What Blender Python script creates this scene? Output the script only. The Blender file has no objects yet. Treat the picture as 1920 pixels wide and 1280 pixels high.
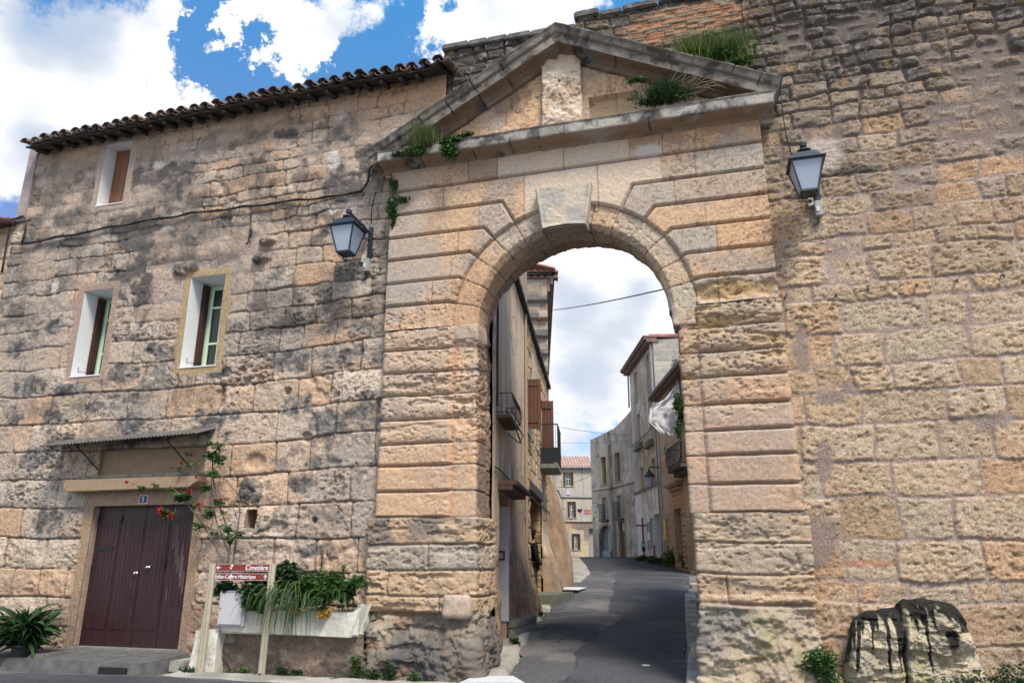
import bpy, bmesh, math, random
import numpy as np
from mathutils import Vector, Matrix
R = math.radians
sc = bpy.context.scene
# ------------------------------------------------------------------ camera, light, exposure
FPX, PITCH, YAW = 1362.0, R(16.4), R(15.6)
CAM = np.array([0.0, -10.0, 1.6])
cd = bpy.data.cameras.new('camera'); cam = bpy.data.objects.new('camera', cd); sc.collection.objects.link(cam)
cam.location = CAM; cam.rotation_euler = (R(90) + PITCH, 0, YAW)
cd.sensor_width = 36; cd.lens = FPX / 1920 * 36; cd.clip_end = 2000; sc.camera = cam
SUN_EL, SUN_AZ = R(56), R(142)          # azimuth clockwise from +Y: behind the camera, to its right
world = bpy.data.worlds.new('World'); sc.world = world; world.use_nodes = True
sd = bpy.data.lights.new('sun', 'SUN'); sd.energy = 3.3; sd.angle = R(16); sd.color = (1.0, 0.90, 0.76)
sun = bpy.data.objects.new('sun', sd); sc.collection.objects.link(sun)
_dv = Vector((math.sin(SUN_AZ) * math.cos(SUN_EL), math.cos(SUN_AZ) * math.cos(SUN_EL), math.sin(SUN_EL)))
sun.rotation_euler = (-_dv).to_track_quat('-Z', 'Y').to_euler(); sun.location = (0, -20, 30)
sc.view_settings.view_transform = 'Standard'; sc.view_settings.look = 'None'
sc.view_settings.gamma = 1; sc.view_settings.exposure = 0.58; sc.view_settings.use_curve_mapping = False

_fw = np.array([-math.sin(YAW) * math.cos(PITCH), math.cos(YAW) * math.cos(PITCH), math.sin(PITCH)])
_rt = np.array([math.cos(YAW), math.sin(YAW), 0]); _up = np.cross(_rt, _fw)
_hf = np.array([-math.sin(YAW), math.cos(YAW), 0])
def ray(x, y): return _fw + _rt * (x - 960) / FPX - _up * (y - 640) / FPX
def W(x, y, Y=0.0):                      # survey point of the photo on the wall plane Y
    d = ray(x, y); return CAM + d * ((Y - CAM[1]) / d[1])
def H(x, y, D):                          # at distance D along the street
    d = ray(x, y); return CAM + d * (D / d.dot(_hf))
def zg(Y):
    Y = np.asarray(Y, float)
    z = np.where(Y < 0, 0.02 * np.maximum(Y, -12) , 0.04 * np.minimum(Y, 36))
    return z + 0.03 - np.where(Y > 40, (Y - 40) * 0.01, 0) * (Y < 90) - np.where(Y >= 90, .5, 0)
def G(x, y):                             # point on the sloping ground
    d = ray(x, y); t = 2.0
    for _ in range(4000):
        p = CAM + d * t
        if p[2] <= zg(p[1]): break
        t += 0.02 if t < 60 else .2
    return p

# ------------------------------------------------------------------ sky
def build_sky():
    nt = world.node_tree; N = nt.nodes; L = nt.links; N.clear()
    out = N.new('ShaderNodeOutputWorld'); bg = N.new('ShaderNodeBackground'); bg.inputs[1].default_value = 0.1
    L.new(bg.outputs[0], out.inputs[0])
    tc = N.new('ShaderNodeTexCoord')
    nrm = N.new('ShaderNodeVectorMath'); nrm.operation = 'NORMALIZE'; L.new(tc.outputs['Generated'], nrm.inputs[0]); D = nrm.outputs[0]
    sky = N.new('ShaderNodeTexSky'); sky.sky_type = 'NISHITA'; sky.sun_disc = False
    sky.sun_elevation = SUN_EL; sky.sun_rotation = SUN_AZ; sky.air_density = 1.0; sky.dust_density = 0.3; sky.ozone_density = 2.0
    def M(op, a, b=None, c=None, clamp=False):
        n = N.new('ShaderNodeMath'); n.operation = op; n.use_clamp = clamp
        for i, v in enumerate((a, b, c)):
            if v is None: continue
            if isinstance(v, (int, float)): n.inputs[i].default_value = v
            else: L.new(v, n.inputs[i])
        return n.outputs[0]
    def noise(scale, detail, rough, off=(0, 0, 0), dist=0.0):
        mp = N.new('ShaderNodeMapping'); mp.inputs['Location'].default_value = off; mp.inputs['Scale'].default_value = (1, 1, 1.5)
        L.new(D, mp.inputs[0])
        n = N.new('ShaderNodeTexNoise'); n.inputs['Scale'].default_value = scale; n.inputs['Detail'].default_value = detail
        n.inputs['Roughness'].default_value = rough; n.inputs['Distortion'].default_value = dist
        L.new(mp.outputs[0], n.inputs['Vector']); return n.outputs[0]
    n1 = noise(3.2, 12, 0.62, (3.1, 1.7, 0.4), 0.25)
    # cloud banks: fixed directions in the sky (centre, half width, weight)
    n1b = noise(11, 10, 0.66, (5.1, 2.2, 1.4), 0.3)
    tot = M('ADD', M('MULTIPLY_ADD', n1, 2.2, -1.07), M('MULTIPLY_ADD', n1b, 2.2, -1.12))
    def dirpx(x, y):
        d = ray(x, y); return d / np.linalg.norm(d)
    banks = [((110, 160), .20, 1.15), ((250, 90), .11, .6), ((320, 60), .06, .3), ((30, 330), .17, .35), ((515, 50), .085, 1.3), ((455, 98), .05, .9), ((565, 50), .045, .6), ((530, 20), .06, .4),
             ((865, 75), .06, 1.3), ((1010, 30), .10, 1.2), ((1100, 560), .20, 1.3), ((1150, 700), .12, .9), ((1110, 830), .07, .35),
             ((415, 40), .05, -1.5), ((430, 170), .085, -1.1), ((395, 100), .045, -1.0), ((360, 200), .05, -.5), ((560, 150), .07, -.6), ((745, 70), .09, -.7), ((640, 150), .07, -.5), ((690, 20), .06, -.45), ((810, 20), .06, -.4), ((1080, 760), .05, -.2),
             ((1145, 745), .03, -.15), ((400, 210), .07, -.2), ((160, 205), .03, -.5), ((60, 250), .045, -.45), ((30, 10), .05, -.45), ((150, 20), .06, -.35)]
    wn = N.new('ShaderNodeTexNoise'); wn.inputs['Scale'].default_value = 7; wn.inputs['Detail'].default_value = 9; wn.inputs['Roughness'].default_value = .68; L.new(D, wn.inputs['Vector'])
    w1 = N.new('ShaderNodeVectorMath'); w1.operation = 'SUBTRACT'; L.new(wn.outputs['Color'], w1.inputs[0]); w1.inputs[1].default_value = (.5, .5, .5)
    w2 = N.new('ShaderNodeVectorMath'); w2.operation = 'MULTIPLY_ADD'; L.new(w1.outputs[0], w2.inputs[0]); w2.inputs[1].default_value = (.32, .32, .32); L.new(D, w2.inputs[2]); DW = w2.outputs[0]
    for (px, r, w) in banks:
        c = dirpx(*px)
        dn = N.new('ShaderNodeVectorMath'); dn.operation = 'DISTANCE'; L.new(DW, dn.inputs[0]); dn.inputs[1].default_value = c
        v = M('MULTIPLY_ADD', dn.outputs['Value'], -1.0 / r, 1.0, clamp=True)
        v = M('SMOOTH_MIN', v, 1.0, .3)
        tot = M('MULTIPLY_ADD', v, w, tot)
    # the sky behind and beside the camera: mostly bright broken cloud
    sep = N.new('ShaderNodeSeparateXYZ'); L.new(D, sep.inputs[0])
    tot = M('MULTIPLY_ADD', M('MULTIPLY', sep.outputs[1], -1.0, clamp=True), 0.35, tot)
    cover = N.new('ShaderNodeMapRange'); cover.interpolation_type = 'SMOOTHSTEP'
    L.new(tot, cover.inputs[0]); cover.inputs[1].default_value = -0.05; cover.inputs[2].default_value = 0.50
    n2 = noise(2.6, 6, 0.55, (9.1, 4.2, 7.7))
    n3 = noise(7.0, 5, 0.5, (1.1, 8.2, 2.7))
    body = M('ADD', M('MULTIPLY', n2, .75), M('MULTIPLY', n3, .25))
    # darker cloud bellies in two places
    for (px, r, w) in [((210, 35), .11, -.26), ((60, 40), .10, -.20), ((1120, 650), .08, -.14), ((1080, 780), .10, -.12), ((60, 270), .06, -.2), ((1200, 560), .06, -.12), ((1080, 560), .05, -.08), ((330, 30), .06, -.1)]:
        c = dirpx(*px)
        dn = N.new('ShaderNodeVectorMath'); dn.operation = 'DISTANCE'; L.new(D, dn.inputs[0]); dn.inputs[1].default_value = c
        body = M('MULTIPLY_ADD', M('MULTIPLY_ADD', dn.outputs['Value'], -1.0 / r, 1.0, clamp=True), w, body)
    cr = N.new('ShaderNodeValToRGB'); L.new(body, cr.inputs[0])
    e = cr.color_ramp.elements
    e[0].position = 0.22; e[0].color = (3.0, 3.9, 5.4, 1); e[1].position = 0.44; e[1].color = (8.2, 8.2, 8.2, 1)
    m = e.new(0.33); m.color = (4.9, 5.3, 6.0, 1)
    tint = N.new('ShaderNodeMix'); tint.data_type = 'RGBA'; tint.blend_type = 'MULTIPLY'; tint.inputs['Factor'].default_value = 1
    L.new(sky.outputs[0], tint.inputs[6]); sz = N.new('ShaderNodeSeparateXYZ'); L.new(D, sz.inputs[0])
    tr = N.new('ShaderNodeValToRGB'); L.new(sz.outputs[2], tr.inputs[0]); te = tr.color_ramp.elements
    te[0].position = .42; te[0].color = (1.05, 1.05, 1.25, 1); te[1].position = .68; te[1].color = (0.60, 1.62, 1.92, 1); L.new(tr.outputs[0], tint.inputs[7])
    mix = N.new('ShaderNodeMix'); mix.data_type = 'RGBA'
    L.new(cover.outputs[0], mix.inputs['Factor']); L.new(tint.outputs[2], mix.inputs[6]); L.new(cr.outputs[0], mix.inputs[7])
    L.new(mix.outputs[2], bg.inputs[0])
build_sky()
world.cycles.sampling_method = 'MANUAL'; world.cycles.sample_map_resolution = 512

# ------------------------------------------------------------------ numpy noise
_rng = np.random.RandomState(7)
_T = _rng.rand(8, 256, 256).astype(np.float32)
def vn(x, y, s=0):
    t = _T[s % 8]; ox, oy = (s * 37) % 251, (s * 91) % 241
    xf = np.floor(x); yf = np.floor(y); fx = (x - xf).astype(np.float32); fy = (y - yf).astype(np.float32)
    xi = xf.astype(np.int64) + ox; yi = yf.astype(np.int64) + oy
    fx = fx * fx * (3 - 2 * fx); fy = fy * fy * (3 - 2 * fy)
    x0 = xi & 255; x1 = (xi + 1) & 255; y0 = yi & 255; y1 = (yi + 1) & 255
    a = t[x0, y0]; b = t[x1, y0]; c = t[x0, y1]; d = t[x1, y1]
    return a + (b - a) * fx + (c - a) * fy + (a - b - c + d) * fx * fy
def fbm(x, y, sc_=1.0, o=4, s=0, g=0.5):
    r = 0; a = 1; n = 0; f = sc_
    for i in range(o):
        r = r + a * vn(x * f + 13.7 * i, y * f + 7.3 * i, s + i); n += a; a *= g; f *= 2.03
    return r / n                          # 0..1, mean .5
def ss(a, b, x):
    t = np.clip((x - a) / (b - a), 0, 1); return t * t * (3 - 2 * t)
def lerp(a, b, t): return a + (b - a) * t
def rgb(*c): return np.array(c, dtype=np.float32)
def mixc(A, B, t): return A + (B - A) * np.asarray(t)[..., None]

# ------------------------------------------------------------------ materials
def new_mat(name):
    m = bpy.data.materials.new(name); m.use_nodes = True
    return m, m.node_tree.nodes, m.node_tree.links, m.node_tree.nodes['Principled BSDF']
def stone_mat(name, bump=0.02, nscale=45, pit=0.35, rough=0.92, var=.5):
    m, N, L, b = new_mat(name)
    at = N.new('ShaderNodeAttribute'); at.attribute_name = 'stone'
    tc = N.new('ShaderNodeTexCoord')
    n = N.new('ShaderNodeTexNoise'); n.inputs['Scale'].default_value = nscale; n.inputs['Detail'].default_value = 5; n.inputs['Roughness'].default_value = .7
    L.new(tc.outputs['Object'], n.inputs['Vector'])
    v = N.new('ShaderNodeTexVoronoi'); v.inputs['Scale'].default_value = nscale * .9; v.inputs['Randomness'].default_value = 1
    L.new(tc.outputs['Object'], v.inputs['Vector'])
    mr = N.new('ShaderNodeMapRange'); L.new(n.outputs[0], mr.inputs[0]); mr.inputs[1].default_value = .25; mr.inputs[2].default_value = .75
    mr.inputs[3].default_value = 1 - var; mr.inputs[4].default_value = 1 + var * .85
    mx = N.new('ShaderNodeVectorMath'); mx.operation = 'SCALE'; L.new(at.outputs['Color'], mx.inputs[0]); L.new(mr.outputs[0], mx.inputs['Scale'])
    L.new(mx.outputs[0], b.inputs['Base Color']); b.inputs['Roughness'].default_value = rough
    b.inputs['Specular IOR Level'].default_value = .25
    pv = N.new('ShaderNodeMapRange'); L.new(v.outputs['Distance'], pv.inputs[0]); pv.inputs[1].default_value = .05; pv.inputs[2].default_value = .35
    pv.inputs[3].default_value = 0; pv.inputs[4].default_value = pit
    ad = N.new('ShaderNodeMath'); ad.operation = 'ADD'; L.new(pv.outputs[0], ad.inputs[0]); L.new(n.outputs[0], ad.inputs[1])
    bp = N.new('ShaderNodeBump'); bp.inputs['Strength'].default_value = 1; bp.inputs['Distance'].default_value = bump
    L.new(ad.outputs[0], bp.inputs['Height']); L.new(bp.outputs[0], b.inputs['Normal'])
    return m
def plain(name, col, rough=.6, metal=0, nscale=0, var=.15, bump=0, spec=.5, coat=0, sub=0, stretch=None):
    m, N, L, b = new_mat(name)
    b.inputs['Roughness'].default_value = rough; b.inputs['Metallic'].default_value = metal; b.inputs['Specular IOR Level'].default_value = spec
    if coat: b.inputs['Coat Weight'].default_value = coat
    if nscale:
        tc = N.new('ShaderNodeTexCoord'); n = N.new('ShaderNodeTexNoise'); n.inputs['Scale'].default_value = nscale; n.inputs['Detail'].default_value = 6
        n.inputs['Roughness'].default_value = .65
        src = tc.outputs['Object']
        if stretch:
            mp = N.new('ShaderNodeMapping'); mp.inputs['Scale'].default_value = stretch; L.new(src, mp.inputs[0]); src = mp.outputs[0]
        L.new(src, n.inputs['Vector'])
        cr = N.new('ShaderNodeValToRGB'); L.new(n.outputs[0], cr.inputs[0])
        c = np.array(col[:3]); e = cr.color_ramp.elements
        e[0].position = .3; e[0].color = (*(c * (1 - var)), 1); e[1].position = .7; e[1].color = (*np.minimum(c * (1 + var), 1), 1)
        L.new(cr.outputs[0], b.inputs['Base Color'])
        if bump:
            bp = N.new('ShaderNodeBump'); bp.inputs['Distance'].default_value = bump; L.new(n.outputs[0], bp.inputs['Height']); L.new(bp.outputs[0], b.inputs['Normal'])
    else: b.inputs['Base Color'].default_value = (*col[:3], 1)
    return m
def leaf_mat(name, col, var=.45):
    m, N, L, b = new_mat(name)
    oi = N.new('ShaderNodeAttribute'); oi.attribute_name = 'tone'
    cr = N.new('ShaderNodeValToRGB'); L.new(oi.outputs['Fac'], cr.inputs[0]); c = np.array(col); e = cr.color_ramp.elements
    e[0].color = (*(c * (1 - var)), 1); e[1].color = (*(c * (1 + var) * np.array([1.25, 1.1, .8])), 1)
    L.new(cr.outputs[0], b.inputs['Base Color']); b.inputs['Roughness'].default_value = .5
    b.inputs['Transmission Weight'].default_value = 0.0; b.inputs['Subsurface Weight'].default_value = 0
    tr = N.new('ShaderNodeBsdfTranslucent'); L.new(cr.outputs[0], tr.inputs[0])
    ms = N.new('ShaderNodeMixShader'); ms.inputs[0].default_value = .25
    L.new(b.outputs[0], ms.inputs[1]); L.new(tr.outputs[0], ms.inputs[2]); L.new(ms.outputs[0], N['Material Output'].inputs[0])
    return m
MS = stone_mat('limestone_rough', .012, 46, .6, var=.62)
MG = stone_mat('limestone_dressed', .008, 55, .4, var=.42)
MP = stone_mat('plaster_street', .004, 30, .1, var=.15)
MROAD = stone_mat('asphalt', .004, 75, .5, rough=.85, var=.7)
MTILE = stone_mat('clay_tile', .004, 60, .2, rough=.85, var=.4)
WOODG = plain('weathered_wood', (.055, .045, .04), .85, nscale=14, var=.5, bump=.004)
SHUT = plain('brown_shutter_paint', (.055, .022, .014), .55, nscale=9, var=.25, stretch=(6, 6, .4))
SHUT2 = plain('tan_shutter_wood', (.20, .085, .04), .6, nscale=7, var=.35, stretch=(8, 8, .5), bump=.001)
SHUT3 = plain('redbrown_shutter_wood', (.13, .05, .03), .6, nscale=7, var=.3, stretch=(8, 8, .5), bump=.001)
DOORM = plain('maroon_door_paint', (.030, .0095, .0115), .5, nscale=4, var=.5, stretch=(7, 7, .6), bump=.001)
WHITE = plain('white_render', (.72, .73, .74), .85, nscale=22, var=.08, bump=.004)
WHITEP = plain('white_paint', (.6, .62, .62), .45, nscale=8, var=.08)
PLANTW = plain('white_planter_render', (.62, .60, .54), .9, nscale=13, var=.16, bump=.012)
GREENP = plain('pale_green_paint', (.50, .66, .50), .45)
GLASS = plain('dark_window_glass', (.012, .016, .02), .06, spec=.8)
BLACK = plain('black_cable', (.012, .013, .016), .5)
IRON = plain('dark_iron', (.018, .022, .028), .45, metal=.2, nscale=30, var=.3)
LANT = plain('dark_blue_lantern_paint', (.018, .030, .048), .38, nscale=20, var=.25)
FROST = plain('frosted_lantern_glass', (.36, .42, .52), .35)
GREYB = plain('grey_plastic', (.33, .35, .36), .5); CREAMB = plain('cream_plastic', (.62, .58, .5), .5)
BEIGE = plain('beige_cement', (.30, .215, .14), .85, nscale=12, var=.14, bump=.004)
TANR = plain('tan_render', (.33, .24, .18), .9, nscale=9, var=.22, bump=.01)
DARK = plain('dark_interior', (.012, .011, .010), .9)
CONC = plain('worn_concrete', (.17, .165, .15), .9, nscale=9, var=.35, bump=.01)
CONC2 = plain('pale_concrete', (.27, .26, .24), .9, nscale=7, var=.25, bump=.008)
ALU = plain('cream_metal_post', (.50, .46, .34), .38, metal=.25, nscale=5, var=.12)
CORR = plain('weathered_corrugated_sheet', (.10, .095, .085), .8, nscale=11, var=.5, bump=.003)
SIGNR = plain('maroon_sign_enamel', (.21, .028, .022), .4, nscale=6, var=.1)
SIGNW = plain('sign_white', (.8, .78, .78), .5)
BLUEP = plain('blue_sign', (.005, .07, .42), .4)
REDP = plain('red_post_paint', (.22, .012, .012), .45)
STEEL = plain('steel', (.45, .46, .48), .3, metal=.9)
LEAF_D = leaf_mat('leaf_dark', (.020, .058, .018)); LEAF_M = leaf_mat('leaf_mid', (.035, .095, .022)); LEAF_L = leaf_mat('leaf_light', (.085, .14, .03))
LEAF_G = leaf_mat('leaf_greyish', (.10, .14, .055)); LEAF_Y = leaf_mat('leaf_yellow', (.45, .27, .02)); BARK = plain('rose_bark', (.12, .10, .085), .9, nscale=20, var=.3)
ROSE = plain('red_petals', (.34, .006, .012), .5); DRY = plain('dry_stem', (.22, .17, .12), .9)

# ------------------------------------------------------------------ object helpers
COL = sc.collection
def tag(o, label=None, cat=None, group=None, kind=None):
    for k, v in (('label', label), ('category', cat), ('group', group), ('kind', kind)):
        if v: o[k] = v
    return o
def thing(name, label, cat, loc=(0, 0, 0), group=None):
    o = bpy.data.objects.new(name, None); COL.objects.link(o); o.location = loc; o.empty_display_size = .2
    return tag(o, label, cat, group)
def link(name, me, mat, parent=None):
    o = bpy.data.objects.new(name, me); COL.objects.link(o)
    if mat is not None:
        for m in (mat if isinstance(mat, (list, tuple)) else [mat]): me.materials.append(m)
    if parent is not None:
        o.parent = parent
        wl = Vector((0, 0, 0)); p = parent
        while p is not None: wl += Vector(p.location); p = p.parent
        me.transform(Matrix.Translation(-wl))
    return o
def np_mesh(name, V, F, smooth=True):
    V = np.asarray(V, np.float32); F = np.asarray(F, np.int32); k = F.shape[1]
    me = bpy.data.meshes.new(name); me.vertices.add(len(V)); me.vertices.foreach_set('co', V.ravel())
    me.loops.add(F.size); me.loops.foreach_set('vertex_index', F.ravel()); me.polygons.add(len(F))
    me.polygons.foreach_set('loop_start', np.arange(0, F.size, k, dtype=np.int32)); me.polygons.foreach_set('loop_total', np.full(len(F), k, np.int32))
    me.polygons.foreach_set('use_smooth', np.full(len(F), smooth)); me.update(calc_edges=True); me.validate()
    return me
def grid(name, P, col, mat, parent=None, mask=None, flip=False):
    m, n = P.shape[:2]; idx = np.arange(m * n).reshape(m, n)
    q = np.stack([idx[:-1, :-1], idx[1:, :-1], idx[1:, 1:], idx[:-1, 1:]], -1)
    if flip: q = q[..., ::-1]
    q = q[mask] if mask is not None else q.reshape(-1, 4)
    used = np.zeros(m * n, bool); used[q.ravel()] = True; rm = np.cumsum(used) - 1
    me = np_mesh(name, P.reshape(-1, 3)[used], rm[q])
    a = me.attributes.new('stone', 'FLOAT_COLOR', 'POINT')
    c = np.ones((used.sum(), 4), np.float32); c[:, :3] = np.clip(col.reshape(-1, 3)[used], .004, 1); a.data.foreach_set('color', c.ravel())
    return link(name, me, mat, parent)
class MB:
    """collects shapes into one mesh"""
    def __init__(s): s.v = []; s.f = []
    def add(s, V, F):
        b = len(s.v); s.v += [tuple(map(float, p)) for p in V]; s.f += [tuple(i + b for i in f) for f in F]; return s
    def hexa(s, P8): return s.add(P8, [(0, 3, 2, 1), (4, 5, 6, 7), (0, 1, 5, 4), (1, 2, 6, 5), (2, 3, 7, 6), (3, 0, 4, 7)])
    def box(s, x0, x1, y0, y1, z0, z1):
        return s.hexa([(x0, y0, z0), (x1, y0, z0), (x1, y1, z0), (x0, y1, z0), (x0, y0, z1), (x1, y0, z1), (x1, y1, z1), (x0, y1, z1)])
    def obox(s, o, u, w, h):              # oriented box: corner o, edge vectors u, w, h
        o, u, w, h = map(np.asarray, (o, u, w, h)); return s.hexa([o, o + u, o + u + w, o + w, o + h, o + u + h, o + u + w + h, o + w + h])
    def tube(s, pts, r, n=6, cap=True):
        pts = [Vector(p) for p in pts]; rs = r if isinstance(r, (list, tuple)) else [r] * len(pts); V = []; F = []
        ref = None
        for i, p in enumerate(pts):
            t = (pts[min(i + 1, len(pts) - 1)] - pts[max(i - 1, 0)])
            t = t.normalized() if t.length > 1e-9 else Vector((0, 0, 1))
            if ref is None: ref = t.orthogonal().normalized()
            ref = (ref - t * ref.dot(t)); ref = ref.normalized() if ref.length > 1e-6 else t.orthogonal().normalized()
            b = t.cross(ref)
            for k in range(n):
                a = 2 * math.pi * k / n; V.append(p + (ref * math.cos(a) + b * math.sin(a)) * rs[i])
        for i in range(len(pts) - 1):
            for k in range(n): F.append((i * n + k, i * n + (k + 1) % n, (i + 1) * n + (k + 1) % n, (i + 1) * n + k))
        if cap: F.append(tuple(reversed(range(n)))); F.append(tuple(range((len(pts) - 1) * n, len(pts) * n)))
        return s.add(V, F)
    def lathe(s, c, prof, n=16, sq=None):
        V = []; F = []
        for (r, z) in prof:
            for k in range(n):
                a = 2 * math.pi * k / n + (sq or 0); V.append((c[0] + r * math.cos(a), c[1] + r * math.sin(a), c[2] + z))
        for i in range(len(prof) - 1):
            for k in range(n): F.append((i * n + k, i * n + (k + 1) % n, (i + 1) * n + (k + 1) % n, (i + 1) * n + k))
        F.append(tuple(reversed(range(n)))); F.append(tuple(range((len(prof) - 1) * n, len(prof) * n)))
        return s.add(V, F)
    def prism(s, poly, y0, y1):           # polygon in XZ extruded along Y
        n = len(poly); V = [(x, y0, z) for x, z in poly] + [(x, y1, z) for x, z in poly]
        return s.add(V, [tuple(range(n)), tuple(range(2 * n - 1, n - 1, -1))] + [(i, i + n, (i + 1) % n + n, (i + 1) % n) for i in range(n)])
    def build(s, name, mat, parent=None, smooth=False, bevel=0, seg=2):
        me = bpy.data.meshes.new(name); me.from_pydata(s.v, [], s.f)
        bm = bmesh.new(); bm.from_mesh(me); bmesh.ops.recalc_face_normals(bm, faces=bm.faces)
        if bevel: bmesh.ops.bevel(bm, geom=list(bm.edges), offset=bevel, segments=seg, affect='EDGES', clamp_overlap=True)
        bm.to_mesh(me); bm.free()
        if smooth: me.polygons.foreach_set('use_smooth', [True] * len(me.polygons))
        return link(name, me, mat, parent)

# ------------------------------------------------------------------ masonry patterns
def blocks(U, Z, zs, wr, seed, r=.03, joints=None):
    """coursed blocks. zs: course boundaries, wr: (min,max) width relative to course height or callable.
    returns edge distance, block random (2), normalised local coords"""
    rng = np.random.RandomState(seed); zs = np.asarray(zs)
    k = np.clip(np.searchsorted(zs, Z, side='right') - 1, 0, len(zs) - 2)
    d = np.zeros(U.shape, np.float32); r1 = np.zeros_like(d); r2 = np.zeros_like(d); bu = np.zeros_like(d); bz = np.zeros_like(d)
    u0, u1 = U.min() - 2, U.max() + 2
    for c in range(len(zs) - 1):
        h = zs[c + 1] - zs[c]
        if joints and c in joints: xs = np.array([u0] + list(joints[c]) + [u1])
        else:
            xs = [u0 - rng.rand()]
            while xs[-1] < u1: xs.append(xs[-1] + h * rng.uniform(*wr))
            xs = np.array(xs)
        rr1 = rng.rand(len(xs)); rr2 = rng.rand(len(xs))
        m = k == c
        if not m.any(): continue
        um = U[m]; zm = Z[m]; j = np.clip(np.searchsorted(xs, um, side='right') - 1, 0, len(xs) - 2)
        a = xs[j]; b = xs[j + 1]; cx = (a + b) / 2; hw = (b - a) / 2; cz = (zs[c] + zs[c + 1]) / 2; hh = h / 2
        qx = np.abs(um - cx) - (hw - r); qz = np.abs(zm - cz) - (hh - r)
        sdv = np.hypot(np.maximum(qx, 0), np.maximum(qz, 0)) + np.minimum(np.maximum(qx, qz), 0) - r
        d[m] = -sdv; r1[m] = rr1[j]; r2[m] = rr2[j]; bu[m] = (um - cx) / hw; bz[m] = (zm - cz) / hh
    return d, r1, r2, bu, bz
def pits(U, Z, s=0, sx=16, sz=26, th=.62):
    a = vn(U * sx, Z * sz, s); b = vn(U * sx * 2.3, Z * sz * 2.3, s + 3)
    return ss(th, th + .2, a * .62 + b * .38 + (fbm(U, Z, 2.2, 2, s + 5) - .5) * .35)
def strat(U, Z, s, th=.6):                # eroded horizontal beds
    return ss(th, th + .14, fbm(U * .55, Z * 2.4, 3.2, 4, s)) 
def blob(U, Z, px, py, rx, rz, Y=0., s=3, rough=.8):
    c = W(px, py, Y); q = np.hypot((U - c[0]) / rx, (Z - c[2]) / rz)
    return ss(1.15, .55, q + (fbm(U, Z, 7, 3, s) - .5) * rough)
def axis(a, b, step, fine=None, snaps=()):
    """sample positions, coarse outside the fine interval, snapped on given values"""
    if fine is None: x = np.linspace(a, b, max(2, int((b - a) / step) + 1))
    else:
        f0, f1 = max(a, fine[0]), min(b, fine[1])
        x = np.concatenate([np.linspace(a, f0, max(2, int((f0 - a) / (step * 4)) + 1))[:-1] if f0 > a else [], np.linspace(f0, f1, int((f1 - f0) / step) + 1),
                            np.linspace(f1, b, max(2, int((b - f1) / (step * 4)) + 1))[1:] if b > f1 else []])
    for s in snaps:
        i = np.argmin(np.abs(x - s)); x[i] = s
    return x
CREAM = rgb(.56, .45, .35); PEACH = rgb(.58, .40, .275); GREYL = rgb(.24, .225, .21); BLK = rgb(.045, .045, .05); PLAST = rgb(.43, .34, .285)
MAUVE = rgb(.33, .25, .215); TANY = rgb(.50, .35, .225); OCHRE = rgb(.42, .23, .10); SOOT = rgb(.075, .07, .07); RUST = rgb(.42, .16, .07)
RES = .0165

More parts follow.
